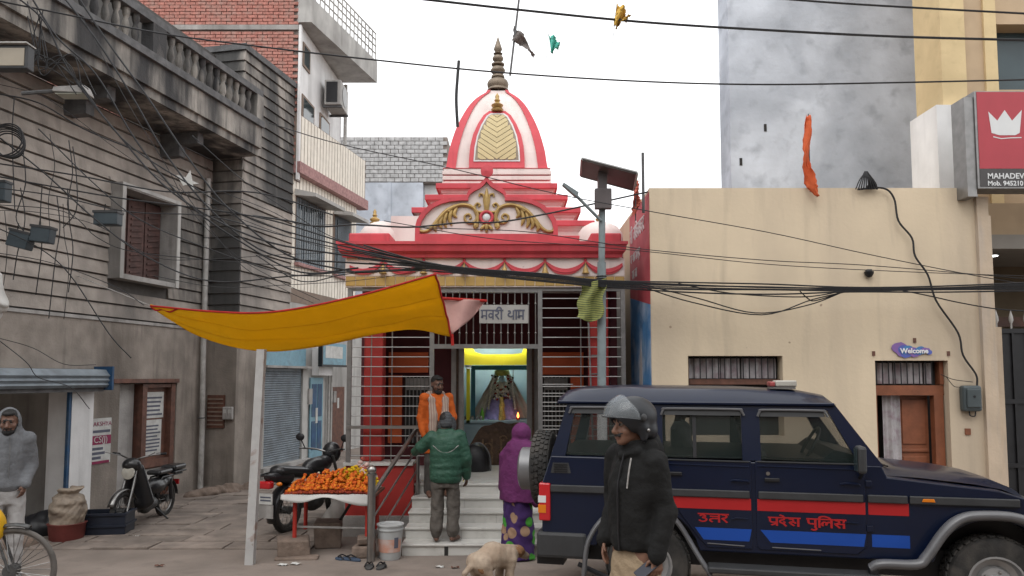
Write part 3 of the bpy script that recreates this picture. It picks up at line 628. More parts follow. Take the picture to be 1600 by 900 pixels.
# ------------------------------------------------------------------ ochre building far right
YB = thing('ochre_building', 'ochre shop building with pilasters, dark window and recessed entrance', 'building', (8, 10.5, 0))
MB().box((6.3,10.5,4.4),(6.66,11.2,13)).box((6.96,10.52,4.4),(7.14,11.2,13)).build('pilaster', m_yell, YB, world=True); MB().box((6.66,10.56,4.4),(6.96,11.2,13)).box((7.14,10.62,4.4),(12,11.2,6.2)).box((7.14,10.62,7.2),(12,11.2,13)).build('wall', m_tan, YB, world=True)
MB().box((6.08,10.3,4.3),(6.62,11,5.85)).build('white_parapet', m_white, YB, world=True); MB().box((7.14,10.9,6.2),(12,11,7.2)).build('window', mat('tinted pane', (.05,.075,.085), .25, .1, 2, 0), YB, world=True)
MB().box((6.25,11.9,-.2),(12,12,4.4)).build('recess_wall', mat('shop brown', (.16,.12,.075), .8, .1, 3, 0), YB, world=True); MB().box((6.25,10.2,3.75),(12,12,3.95)).build('recess_ceiling', mat('soffit', (.30,.28,.25), .8, .06, 3, 0), YB, world=True)
MB().box((6.25,10.3,3.951),(12,10.6,4.42)).build('fascia', m_tan, YB, world=True); MB().box((6.3,11.6,-.2),(12,11.7,2.2)).build('inner_shutter', m_dark, YB, world=True); MB().box((6.3,11.55,2.75),(12,11.6,2.9)).build('inner_beam', m_wood, YB, world=True)
sn = thing('shop_sign', 'red shop sign with silver crown above recessed entrance', 'sign', (5.95, 9.25, 4.36))
MB().box((0,0,0),(2.2,.3,1.27)).build('box', m_steeld, sn); MB().box((.03,-.006,.255),(2.2,0,1.26)).build('red_face', m_redsg, sn); MB().box((.03,-.006,.02),(2.2,-.001,.25)).build('band', m_dgrey, sn); MB().box((-.12,.02,-.1),(-.003,.3,1.2)).build('side_channel', m_steeld, sn); 
m_slv = mat('sign silver', (.62,.63,.63), .4, .03, 5, 0)
MB().prism([(.2,.72),(.17,1.0),(.28,.88),(.38,1.02),(.47,.88),(.6,1.02),(.56,.72),(.5,.69),(.3,.69)], lambda p, q, h: (p, -h, q), .0065, .009).build('crown', m_slv, sn); mb = MB(); mb.ribbon([(.22,.67),(.32,.645),(.44,.655),(.58,.66)], .012, lambda p, q, h: (p, -h, q), .0065, .009); mb.build('crown_line', m_slv, sn)
for s, z, sz in (('MAHADEV', .125, .1), ('Mob. 945210', .035, .085)): text('lettering', s, sz, m_slv, sn, Matrix(((1,0,0,.12),(0,0,-1,-.009),(0,1,0,z),(0,0,0,1))), .001, bold=.002)
dl = thing('downlight', 'round lit ceiling downlight in the recessed shop entrance', 'lamp', (7.05, 10.7, 3.73))
MB().lathe([(.09,0),(.09,.018),(.07,.019)], 18).build('rim', m_steeld, dl, smooth=True); MB().lathe([(.068,-.004),(.068,.0)], 18).build('disc', mat('lit disc', (.9,.9,.9), .5, 0, 5, 0, emit=((1,1,1), 6)), dl)
gt = thing('iron_gate', 'tall black iron gate with white lotus bud tips at shop entrance', 'gate', (6.5, 9.95, -.15))
MB().box((0,0,.1),(2.6,.03,2.75)).build('sheet', m_black, gt)
for z in (.9, 1.75, 2.7): MB().box((0,-.03,z),(2.6,0,z+.06)).build('rail', m_black, gt)
for k in range(12):
    b_ = MB().box((.05+k*.2,-.025,.1),(.08+k*.2,-.001,2.75)).build('bar', m_black, gt); MB().lathe([(.012,0),(.012,.08),(.03,.12),(.026,.17),(.0,.27)], 8, (.065+k*.2,.0,2.75)).build('lotus_tip', m_dwhite, b_, smooth=True)
# ------------------------------------------------------------------ temple
m_red = mat('temple crimson', (.58, .07, .088), .6, .07, 4, .1, 30, dirt=(.38, .05, .06), damt=.6, dscale=2.4, streak=1, chips=(5, (.60,.30,.30), .05))
m_pink = mat('temple pale pink', (.75, .655, .62), .75, .04, 3, .12, 30, dirt=(.55, .45, .42), damt=.55, dscale=2.2, streak=1, chips=(6, (.55,.47,.43), .06))
m_gold = mat('gold paint', (.46, .31, .11), .42, .14, 10, .12, metal=.25, dirt=(.25, .15, .06), damt=.5, dscale=9)
m_gtile = mat('gold tile', (.46, .30, .10), .35, .08, 6, .05, rnd=.07)
m_oran = mat('orange red board', (.66, .13, .045), .6, .08, 4, .05)
m_redin = mat('inner red paint', (.36, .03, .025), .6, .08, 4, .05)
m_mar = mat('dark maroon wall', (.085, .018, .022), .8, .12, 3, .05)
m_marb = mat('white marble', (.56, .55, .52), .35, .06, 2.5, .03, dirt=(.40, .385, .36), damt=.6, dscale=2.2)
m_bronze = mat('dull bronze', (.22, .175, .13), .5, .15, 8, .08, metal=.35)
m_yelp = mat('bright yellow paint', (.72, .66, .03), .55, .06, 4, 0); m_teal = mat('teal paint', (.02, .10, .14), .5, .06, 4, 0); m_sky = mat('pale blue tile', (.42, .58, .63), .45, .06, 4, 0)
m_carv = mat('dark carved wood', (.075, .042, .025), .5, .3, 14, .5, 25)
TX = -.4
TE = thing('temple', 'pink and crimson roadside temple with tapered spire and gold relief pediment', 'temple', (TX, 10, -.15))
def tb_(name, m, *bx, par=TE, **k):
    mb = MB()
    for a, b in bx: mb.box(a, b)
    return mb.build(name, m, par, world=True, **k)
zf = .535
for k in range(5):
    y0 = 8.85+k*.28; z1 = -.15+.137*(k+1)
    s_ = tb_('step', m_marb, ((-1.3,y0+.02,-.25),(.78,10.3,z1-.028)))
    tb_('tread', m_marb, ((-1.31,y0,z1-.027),(.79,y0+.302,z1)), par=s_, bevel=.006)
    for xx in ((-.62,.02) if k % 2 else (-.2,.4)): tb_('joint', m_conc, ((xx,y0+.0185,z1-.137),(xx+.004,y0+.0205,z1-.028)), par=s_)
tb_('drain_slot', m_dark, ((-.80,8.862,-.15),(-.755,8.872,-.02)))
tb_('floor', m_marb, ((-2.25,10.301,.3),(1.52,13.2,zf)))
tb_('plinth', m_redin, ((-2.22,9.94,-.3),(-1.312,10.3,.78))); tb_('plinth', m_redin, ((.792,9.94,-.3),(1.5,10.3,.78)))
tb_('plinth_base', m_conc, ((-2.24,9.9,-.3),(-1.316,9.939,.12))); tb_('plinth_cap', m_marb, ((-2.25,9.9,.781),(-1.32,10.3,.82))); tb_('plinth_cap', m_marb, ((.8,9.9,.781),(1.52,10.3,.82)))
tb_('column', m_redin, ((-2.02,10.05,.82),(-1.76,10.29,3.2)), bevel=.02); tb_('column', m_redin, ((1.06,10.05,.82),(1.32,10.29,3.2)), bevel=.02)
tb_('back_wall', m_mar, ((-2.2,12.0,2.45),(1.5,12.15,3.5)), ((-2.2,12.0,zf),(-.98,12.15,2.45)), ((.42,12.0,zf),(1.5,12.15,2.45)))
tb_('side_wall', m_mar, ((-2.25,11.0,zf),(-2.12,13.4,3.5))); tb_('gap_wall', m_dwhite, ((1.5,12.0,-.2),(1.8,12.1,3.6))); tb_('side_wall', m_mar, ((1.4,10.5,zf),(1.5,13.4,3.5)))
for (a, b, c, d) in ((-2.0,-1.36,2.03,2.36), (-2.0,-1.78,.9,1.99), (.46,1.16,2.0,2.36), (.95,1.16,.9,1.96)): tb_('orange_board', m_oran, ((a,11.95,c),(b,11.999,d)))
for (a, b) in ((-1.74,-1.34), (.5,.92)):
    g_ = tb_('inner_window', m_dark, ((a,11.94,.9),(b,11.999,1.96)))
    for k in range(7): tb_('bar', m_steeld, ((a+.02+k*.06,11.92,.9),(a+.035+k*.06,11.935,1.96)), par=g_)
    tb_('pale_pane', m_conc, ((a+.02,11.937,1.75),(b-.02,11.9395,1.94)), par=g_)  # paler plain grey strip at the top of the inner window
for (a, b) in ((-.98,-.78), (.24,.42)): tb_('door_leaf', m_conc, ((a,11.9,zf),(b,12.05,2.45))); tb_('leaf_edge', m_carv, ((a+.08,11.88,zf),(a+.12,11.899,2.45)))
tb_('roof_slab', m_pink, ((-2.2,9.96,3.33),(1.5,13.4,3.7)))
# band with swags and bells, tiles, cornice
tb_('frieze', m_pink, ((-2.25,9.86,3.32),(1.52,9.959,3.56))); tb_('tile_backing', m_pink, ((-2.25,9.87,3.17),(1.52,9.959,3.319)))
base = None
for k in range(28):
    x = -2.245+k*.1345
    if base is None: base = tb_('tile', m_gtile, ((x+.004,9.858,3.185),(x+.1295,9.872,3.31)), bevel=.003)
    else: o = base.copy(); COL.objects.link(o); o.parent = TE; o.location.x += k*.1345
prof = [(9.96,3.561),(9.80,3.561),(9.79,3.60),(9.74,3.64),(9.72,3.72),(9.70,3.725),(9.70,3.765),(9.96,3.765)]
def mitre(p, q, h): return (h*(1.835+(9.86-p)*.7)+TX, p, q)
MB().prism(prof, mitre, -1, 1).build('cornice', m_red, TE, world=True)
for k in range(7):
    x0 = -2.28+k*.545; pts = []
    for i in range(13): t = i/12; pts.append((x0+t*.545, 3.53-.115*(1-(2*t-1)**2)))
    low = [(x0+i/12*.545, 3.525-.075*(1-(2*i/12-1)**2)-.115*(1-(2*i/12-1)**4)) for i in range(12, -1, -1)]
    if k == 0: pts = [p for p in pts if p[0] > -2.23]; low = [p for p in low if p[0] > -2.23]
    if k == 6: pts = [p for p in pts if p[0] < 1.5]; low = [p for p in low if p[0] < 1.5]
    sw = MB().prism(pts+low, lambda p, q, h: (p, 9.86-h, q), -.01, .022).build('swag', m_red, TE, world=True)
    mb = MB(); mid = [((a[0]+b[0])/2, 9.838, (a[1]+b[1])/2-.01) for a, b in zip(pts, low[::-1])]; mb.tube(mid, .012, 6); mb.build('swag_fold', m_red, sw, smooth=True, world=True)
    if 0 < k: 
        be = MB().lathe([(.012,.0),(.014,.03),(.03,.045),(.036,.08),(.042,.1),(.055,.115),(.05,.12)][::-1], 12, (x0,9.82,3.345), Matrix(((1,0,0,0),(0,1,0,0),(0,0,-1,.12),(0,0,0,1)))).build('bell', m_gold, TE, smooth=True, world=True)
        MB().tube([(x0,9.83,3.46),(x0,9.84,3.52)], .006, 5).build('bell_cord', m_gold, be, world=True)
        MB().ball((x0,9.85,3.535), .022).build('swag_knot', m_red, sw, smooth=True, world=True)
# pediment
pc = -.345
half = [(.965,3.77),(.965,3.98),(.94,4.08),(.88,4.18),(.78,4.28),(.66,4.34),(.53,4.375),(.40,4.39),(.265,4.392),(.265,4.44),(.24,4.49),(.18,4.535),(.1,4.575),(.045,4.62),(0,4.68)]
outl = [(pc-x, z) for x, z in half]+[(pc+x, z) for x, z in half[-2::-1]]
def inset(x, z): return (pc+(x-pc)*.935, 3.89+(z-3.89)*.905) if z > 3.8 else (pc+(x-pc)*.935, 3.89)
inn = [inset(*p) for p in outl[1:-1]]; inn = [(inn[0][0], 3.89)]+inn+[(inn[-1][0], 3.89)]
PF = lambda p, q, h: (p, 9.87-h, q)
pe = MB().prism(outl, PF, -.16, 0).build('pediment', m_pink, TE, world=True)
mb = MB(); A = outl; n = len(A); Bp = [inset(*p) if 0 < i < n-1 else (pc+(p[0]-pc)*.935, 3.89) for i, p in enumerate(outl)]
for i in range(n-1): mb.hexa([PF(*A[i],.0), PF(*A[i+1],.0), PF(*Bp[i+1],.0), PF(*Bp[i],.0)], [PF(*A[i],.05), PF(*A[i+1],.05), PF(*Bp[i+1],.05), PF(*Bp[i],.05)])
mb.build('rim', m_red, pe, world=True); MB().box((pc-.965,9.815,3.77),(pc+.965,9.869,3.885)).build('base_band', m_red, pe, world=True)
MB().lathe([(.0,0),(.085,.0),(.085,.03),(.0,.045)], 20, (pc+.005,9.83,4.745), Matrix.Rotation(R(90),4,'X')).build('top_disc', m_red, pe, smooth=True, world=True)
def relief(name, pts, r, par=pe, m=m_gold, n=8):
    mb = MB(); c = cat_rom([(p, 9.852, q) for p, q in pts], 6); k = len(c)
    rs = [lerp(r[0], r[1], i/(k-1)) for i in range(k)] if isinstance(r, tuple) else [r*(math.sin(math.pi*min(1, .12+.86*i/(k-1)))**.6) for i in range(k)]
    mb.tube(c, rs, n); return mb.build(name, m, par, smooth=True, world=True)
def spir(cx, cz, r0, r1, a0, a1, n=9): return [(cx+lerp(r0,r1,i/(n-1))*math.cos(lerp(a0,a1,i/(n-1))), cz+lerp(r0,r1,i/(n-1))*math.sin(lerp(a0,a1,i/(n-1)))) for i in range(n)]
for s in (-1, 1):
    X = lambda x: pc+s*x
    S_ = lambda pts: [(X(x), z) for x, z in pts]
    relief('scroll', S_([(.13,3.98),(.12,4.08),(.13,4.18),(.2,4.26),(.32,4.29),(.44,4.26),(.52,4.2)]), (.02,.03))
    relief('volute', S_([(.17,4.24),(.13,4.13),(.16,4.06),(.23,4.04),(.29,4.08),(.29,4.14),(.24,4.16),(.21,4.12),(.235,4.095)]), (.022,.014))
    relief('long_leaf', S_([(.42,4.27),(.55,4.2),(.66,4.08),(.74,3.98),(.82,3.925),(.9,3.93),(.91,3.97)]), (.034,.018))
    for (a, b, c, d, e, f) in ((.40,4.26,.44,4.16,.40,4.11), (.47,4.24,.5,4.1,.47,4.0), (.53,4.2,.57,4.06,.54,3.97), (.59,4.15,.63,4.03,.6,3.95), (.64,4.1,.7,3.98,.68,3.92)): relief('leaf', S_([(a,b),(c,d),(e,f)]), .028)
    relief('small_volute', S_([(.02,4.2),(.06,4.19),(.13,4.2),(.16,4.26),(.13,4.31),(.09,4.29),(.11,4.26)]), (.02,.013)); relief('stem_leaf', S_([(.01,4.22),(.03,4.34),(.04,4.42),(.09,4.44),(.1,4.4)]), (.02,.012)); relief('foot_leaf', S_([(.02,4.02),(.06,3.97),(.08,3.93)]), .024); relief('drop_leaf', S_([(.14,4.05),(.16,3.99),(.13,3.95)]), .024)
relief('centre_leaf', [(pc,4.2),(pc,4.36),(pc,4.52)], .034); relief('bottom_leaf', [(pc,4.05),(pc,3.98),(pc,3.905)], .03)
MB().torus((pc,9.845,4.115), .08, .022, Matrix.Rotation(R(90),4,'X'), 24, 8).build('medallion_ring', m_red, pe, smooth=True, world=True); MB().ball((pc,9.855,4.115), .058, 14, 8, (1,.5,1)).build('medallion', m_slv, pe, smooth=True, world=True)
# stepped tiers
tcx, tcy = -.24, 12.25; tiers = [(1.62,3.70,4.02),(1.47,4.02,4.28),(1.28,4.28,4.52),(1.10,4.52,4.76),(.95,4.76,4.98)]
for (w_, z0, z1) in tiers:
    def sq(p, q, a, w_=w_): return None
    pr = [(w_-.10,z0),(w_-.10,z1-.15),(w_-.085,z1-.14),(w_-.07,z1-.10),(w_-.03,z1-.085)]
    mb = MB(); rings = [[(tcx-r,tcy-r,z),(tcx+r,tcy-r,z),(tcx+r,tcy+r,z),(tcx-r,tcy+r,z)] for r, z in pr]
    for a, b in zip(rings, rings[1:]): mb.add(a+b, [(0,1,5,4),(1,2,6,5),(2,3,7,6),(3,0,4,7)])
    t_ = mb.build('tier', m_pink, TE, world=True, fix=False); MB().box((tcx-w_,tcy-w_,z1-.085),(tcx+w_,tcy+w_,z1)).build('tier_edge', m_red, t_, world=True, bevel=.008)
# spire
def wz(z): return float(np.interp(z, [4.98,5.25,5.32,5.55,5.74,5.92,6.10,6.25,6.387,6.49,6.58,6.66,6.72,6.8], [.80,.78,.765,.735,.69,.64,.575,.51,.444,.38,.313,.24,.175,.13]))
zz = [5.3+.075*i for i in range(20)]+[6.78]
mb = MB(); zs_ = [5.25]+zz; 
for a, b in zip(zs_, zs_[1:]):
    q = [[(tcx+sx*wz(z),tcy+sy*wz(z),z) for sx, sy in ((-1,-1),(1,-1),(1,1),(-1,1))] for z in (a, b)]
    mb.add(q[0]+q[1], [(0,1,5,4),(1,2,6,5),(2,3,7,6),(3,0,4,7)])
sp = mb.build('spire', m_pink, TE, world=True, fix=False, smooth=True, auto=50)
def onface(x, z, o): return Vector((tcx+x, tcy-wz(z)-o, z))
for sx in (-1, 1):
    for sy in (-1, 1):
        mb = MB()
        for a, b in zip(zs_, zs_[1:]):
            def q(z):
                w_ = wz(z); i_ = w_*.845; e = .03; f = [(w_+e,w_+e),(i_,w_+e),(i_,w_-.04),(w_-.04,w_-.04),(w_-.04,i_),(w_+e,i_)]; return [(tcx+sx*x, tcy+sy*y, z) for x, y in f]
            mb.add(q(a)+q(b), [(i, (i+1)%6, 6+(i+1)%6, 6+i) for i in range(6)])
        mb.build('corner_rib', m_red, sp, world=True)
for (r, z0, z1, m) in ((.86,4.981,5.03,m_pink),(.835,5.03,5.055,m_red),(.855,5.055,5.12,m_pink),(.83,5.12,5.14,m_red),(.86,5.14,5.2,m_pink),(.84,5.2,5.24,m_pink),(.85,5.24,5.25,m_red)): MB().box((tcx-r,tcy-r,z0),(tcx+r,tcy+r,z1)).build('base_moulding', m, sp, world=True, bevel=.008)
def ztop(x, s): return None
ST = lambda L_: [(x, 5.26+(z-5.26)*1.01) for x, z in L_]
wl_ = ST([(.44,5.26),(.44,5.42),(.425,5.62),(.385,5.82),(.31,6.02),(.22,6.19),(.13,6.27)])
def loop(sc, dz): return [(x-sc, z+(dz if z < 5.3 else 0)) for x, z in wl_]
def panel(name, pts, o0, o1, m, par):
    mb = MB(); L_ = []
    for i in range(len(pts)-1):
        for k in range(4): t = k/4; L_.append((lerp(pts[i][0],pts[i+1][0],t), lerp(pts[i][1],pts[i+1][1],t)))
    L_.append(pts[-1])
    for (xa, za), (xb, zb) in zip(L_, L_[1:]): mb.hexa([onface(-xa,za,o0), onface(xa,za,o0), onface(xa,za,o1), onface(-xa,za,o1)], [onface(-xb,zb,o0), onface(xb,zb,o0), onface(xb,zb,o1), onface(-xb,zb,o1)])
    return mb.build(name, m, par, world=True)
w0 = panel('window_bay', wl_, -.02, .05, m_red, sp)
p1_ = ST([(.37,5.36),(.355,5.6),(.32,5.8),(.255,6.0),(.17,6.17),(.11,6.22)]); panel('white_border', p1_, .05, .062, m_white, w0)
p2_ = ST([(.345,5.385),(.33,5.6),(.295,5.8),(.23,5.99),(.15,6.15),(.095,6.195)]); panel('gold_backing', p2_, .062, .066, m_bronze, w0)
m_chev = mat('pale gold plank', (.52, .42, .22), .5, .05, 5, .05, rnd=.05)
def hw(z): return float(np.interp(z, [p[1] for p in p2_], [p[0] for p in p2_]))-.008
for k in range(-4, 9):
    for s in (-1, 1):
        mb = MB(); zc = 5.39+k*.094; N_ = 8; row = []
        for i in range(N_+1):
            x = .345*i/N_; lo_, hi_ = zc+x*.72+.006, zc+x*.72+.088
            lo_ = max(lo_, 5.392); hi_ = min(hi_, 6.195)
            if hi_-lo_ < .012 or hw(lo_) < x: continue
            while hi_ > lo_ and hw(hi_) < x: hi_ -= .004
            row.append((x, lo_, hi_))
        if len(row) < 2: continue
        for (xa, la, ha), (xb, lb, hb) in zip(row, row[1:]): mb.hexa([onface(s*xa,la,.066), onface(s*xb,lb,.066), onface(s*xb,lb,.076), onface(s*xa,la,.076)], [onface(s*xa,ha,.066), onface(s*xb,hb,.066), onface(s*xb,hb,.076), onface(s*xa,ha,.076)])
        mb.build('chevron_plank', m_chev, w0, world=True)
kal = [(.0,0),(.09,.0),(.1,.03),(.06,.05),(.085,.07),(.1,.1),(.06,.13),(.03,.15),(.05,.18),(.03,.21),(.035,.25),(.0,.31)]
MB().lathe(kal, 16, onface(0,6.27,.05)).build('small_finial', m_gold, w0, smooth=True, world=True)
MB().lathe([(.165,6.66),(.25,6.665),(.25,6.68),(.22,6.71),(.24,6.74),(.25,6.79),(.22,6.84),(.12,6.87),(.12,6.89),(.155,6.9),(.15,6.93),(.09,6.95),(.16,7.0),(.17,7.03),(.13,7.08),(.07,7.1),(.15,7.12),(.15,7.14),(.06,7.17),(.12,7.21),(.13,7.24),(.1,7.28),(.05,7.3),(.11,7.32),(.06,7.345),(.1,7.4),(.08,7.45),(.045,7.53),(.0,7.64)], 24, (tcx,tcy,.16), None, .74, .74).build('finial', m_bronze, TE, smooth=True, world=True)
# roof edge blocks and little domes
for (x, fx) in ((-2.02,0), (1.3,0)):
    MB().box((x-.22,9.98,3.766),(x+.34 if x < 0 else x+.2,10.5,3.93)).build('roof_block', m_red, TE, world=True, bevel=.02)
    d_ = MB().lathe([(.34,3.70),(.34,3.98),(.33,4.06),(.26,4.16),(.15,4.22),(.06,4.245),(.0,4.25)], 20, (x+.1 if x < 0 else x,10.75,0)).build('roof_dome', m_pink, TE, smooth=True, world=True)
    MB().lathe([(q*.75, z*.75) for q, z in kal], 14, (x+.0,10.7,4.2)).build('dome_finial', m_gold, d_, smooth=True, world=True)
tb_('roof_wall', m_pink, ((-1.75,10.5,3.7),(-1.35,11.5,4.28))); 
for (x, y, r) in ((-1.7,11.8,.32), (-1.15,12.0,.3)):
    q = thing('water_tank', 'black plastic water tank on the temple roof', 'water tank', (x, y, 3.7), 0, 'tanks on the temple roof') if x < -1.5 else thing('water_tank', 'black ribbed tank partly hidden by crimson roof tier', 'water tank', (x, y, 3.7), 0, 'tanks on the temple roof')
    MB().lathe([(r,.0),(r,.5),(r*.8,.6),(r*.4,.66),(.1,.68)], 18).build('body', m_black, q, smooth=True); MB().lathe([(r+.015,.2),(r+.02,.24),(r+.015,.28)], 18).build('rib', m_black, q, smooth=True)
# steel grilles
YG = 9.93
def rod(name, a, b, r=.011, par=TE, m=m_steel, n=7): return MB().tube([a, b], r, n).build(name, m, par, smooth=True, world=True)
def post(x, z0=.82, z1=3.16, w_=.03, y=YG): return tb_('grille_post', m_steeld, ((x-w_,y-.02,z0),(x+w_,y+.02,z1)))
for x in (-2.19, -1.08, .38, 1.5): post(x, zf if x in (-1.08,.38) else .82)
gl = tb_('left_grille', m_steeld, ((-2.16,YG-.015,3.12),(-1.11,YG+.015,3.16))); gr_ = tb_('right_grille', m_steeld, ((.41,YG-.015,3.12),(1.47,YG+.015,3.16))); gc = tb_('gate_grille', m_steeld, ((-1.05,YG-.018,3.1),(.35,YG+.018,3.16)), ((-1.05,YG-.018,2.34),(.35,YG+.018,2.4)))
for k in range(17):
    z = 3.02-k*.132
    if z < .85: break
    rod('rod', (-2.17,YG,z), (-1.1,YG,z), .0075, gl); rod('rod', (.4,YG,z), (1.48,YG,z), .0075, gr_)
for k in range(9): rod('rod', (.4,YG,1.86-k*.12), (.82,YG,1.86-k*.12), .0075, gr_)
for x in (-1.9,-1.62): rod('upright', (x,YG+.02,.82), (x,YG+.02,3.12), .009, gl)
for x in (.93,): rod('upright', (x,YG+.02,.82), (x,YG+.02,3.12), .009, gr_)
tb_('grille_sill', m_steel, ((-2.2,YG-.06,1.27),(-1.1,YG-.02,1.31)), par=gl)
for k in range(15):
    x = -.99+k*.0935; b_ = rod('bar', (x,YG,2.4), (x,YG,3.1), .009, gc)
    for z in (2.55, 2.95): MB().ball((x,YG,z), .017, 6, 4).build('bead', m_steel, b_, smooth=True, world=True)
ns = thing('name_plaque', 'grey stone name plaque with carved letters hung on gate grille', 'plaque', (-.1, YG-.03, 2.68))
m_plq = mat('plaque grey', (.36, .35, .33), .6, .08, 6, .1); MB().box((-.34,-.012,0),(.32,.012,.25)).build('plate', m_plq, ns)
mb = MB(); deva(mb, ['ma','va','ra','ii',' ','dha','aa','ma'], .125, lambda p, q, h: (p-.32, -.012-h, q+.05), .0, .003, .16); mb.build('lettering', m_ink, ns)
# handrail of the stair
hr = thing('stair_handrail', 'stainless steel stair handrail with ball topped newel post', 'handrail', (-1.62, 8.6, -.15))
wpt = lambda *p: Vector(p)
MB().tube([(-1.62,8.6,-.2),(-1.62,8.6,.84)], .045, 14).build('newel_post', m_steel, hr, smooth=True, world=True); MB().ball((-1.62,8.6,.885), .055, 14, 8).build('ball', m_steel, hr, smooth=True, world=True); MB().lathe([(.06,.82),(.06,.845)], 14, (-1.62,8.6,0)).build('collar', m_steel, hr, smooth=True, world=True)
MB().tube([(-1.26,9.95,.1),(-1.26,9.95,1.28)], .025, 10).build('upper_post', m_steel, hr, smooth=True, world=True)
MB().tube([(-1.6,8.62,.62),(-1.27,9.95,1.28)], .028, 10).build('rail', m_steel, hr, smooth=True, world=True)
for dz in (.28, .56, .84): MB().tube([(-1.6,8.62,.62-dz),(-1.27,9.95,1.28-dz)], .012, 8).build('lower_rail', m_steel, hr, smooth=True, world=True)
for z in (1.24, 1.0): MB().tube([(-1.26,9.95,z),(-1.08,9.93,z)], .014, 8).build('return_rail', m_steel, hr, smooth=True, world=True)
# sanctum niche and idol
MB().box((-1.0,13.0,zf),(.5,13.1,2.6)).build('niche_back', m_sky, TE, world=True); MB().box((-1.0,12.2,zf),(-.9,13,2.6)).box((.35,12.2,zf),(.5,13,2.6)).build('niche_side', m_sky, TE, world=True); MB().box((-1.0,12.16,2.6),(.5,13.1,2.7)).build('niche_ceiling', m_sky, TE, world=True)
yl = MB().prism([(-.84,2.16),(.32,2.16),(.32,2.45),(.2,2.45),(.16,2.36),(.0,2.34),(-.5,2.34),(-.62,2.38),(-.66,2.45),(-.84,2.45)], lambda p, q, h: (p, 12.3+h, q), 0, .06).build('yellow_arch', m_yelp, TE, world=True)
MB().box((-.76,12.3,1.2),(-.70,12.36,2.1)).build('yellow_post', m_yelp, yl, world=True); MB().lathe([(.055,2.1),(.04,2.12),(.06,2.155)], 10, (-.73,12.33,0)).build('post_capital', m_slv, yl, world=True); MB().box((-.69,12.45,1.2),(-.62,12.5,2.15)).box((-.62,12.45,2.08),(.35,12.5,2.155)).build('teal_frame', m_teal, yl, world=True)
al = MB().box((-.9,12.35,zf),(.35,12.99,1.2)).build('altar', m_sky, TE, world=True); MB().box((-.9,12.3,1.2),(.35,12.99,1.24)).build('altar_top', m_sky, al, world=True)
dp_ = thing('deity_statue', 'garlanded deity statue in violet and gold robe on temple altar', 'statue', (-.17, 12.62, 1.24))
m_vio = mat('violet silk', (.30, .26, .52), .6, .14, 20, .2); m_gcl = mat('gold brocade', (.45, .30, .07), .5, .3, 40, .3); m_face = mat('statue face', (.45, .62, .64), .5, .05, 10, 0); m_grn = mat('green gold crown', (.36, .36, .08), .4, .2, 20, .1); m_crm = mat('cream cloth', (.52, .48, .41), .9, .1, 12, .2); m_flor = mat('garland flower', (.5, .45, .34), .8, .3, 30, .2, rnd=.3)
s = SDF(); s.loft([(0,0,0,.30,.17),(.12,0,0,.28,.16),(.3,0,0,.2,.13),(.42,0,0,.13,.1)], .03, 0).ell((0,0,.5), (.13,.1,.16), .04, 3).ell((0,-.02,.69), (.05,.055,.07), .02, 1).cap((-.12,-.02,.55),(-.2,-.08,.38),.04,.03,.02,3).cap((.12,-.02,.55),(.2,-.08,.38),.04,.03,.02,3).cap((0,-.15,.36),(0,-.2,.0),.035,.06,.02,2)
s.ell((0,-.072,.68), (.012,.02,.022), .01, 1)
soft('body', s, .011, [m_vio, m_face, m_gcl, m_crm], dp_, .008, 30)
MB().lathe([(.0,.0),(.1,.0),(.13,.03),(.13,.08),(.09,.13),(.03,.16),(.0,.2)], 16, (0,0,.74)).build('crown', m_grn, dp_, smooth=True)
MB().tube([(.19,-.1,.2),(.19,-.1,.98)], .008, 6).tube([(.15,-.1,1.06),(.155,-.1,.98),(.19,-.1,.95),(.225,-.1,.98),(.23,-.1,1.06)], .007, 6).tube([(.19,-.1,.95),(.19,-.1,1.08)], .007, 6).build('trident', m_steeld, dp_)
rg = random.Random(4); mb = MB(); mb2 = MB(); mb3 = MB()
for q in range(170):
    a = rg.uniform(-1, 1); t = rg.random(); c = (a*.2*(.5+.7*abs(t-.3)), -.13-.05*rg.random(), .36+.38*t+rg.uniform(-.02,.02))
    if abs(c[0]) < .06 and c[2] > .58: continue
    [mb, mb2, mb, mb3, mb][q % 5].ball(c, rg.uniform(.013,.022), 6, 4)
for k in range(2):
    for i in range(16): mb.ball(((-1)**k*(.16+.07*i/16), -.12, .7-.55*i/16), .02, 6, 4)
tag(mb.build('garland', mat('garland white', (.62,.58,.48), .8, .2, 30, .2), dp_, smooth=True), kind='stuff'); tag(mb2.build('garland', mat('garland red', (.25,.03,.02), .8, .2, 30, .2), dp_, smooth=True), kind='stuff'); tag(mb3.build('garland', mat('garland dark', (.05,.06,.03), .8, .2, 30, .2), dp_, smooth=True), kind='stuff')
for sx in (-1, 1):
    mb = MB(); mb.grid(lambda u, v: (sx*(lerp(.06,.13,u)+v*lerp(.1,.42,u)), .05-.03*math.sin(u*14)-.06*v, lerp(.78,.02,v)), 14, 10); mb.build('drape', m_crm, dp_, smooth=True, fix=False)
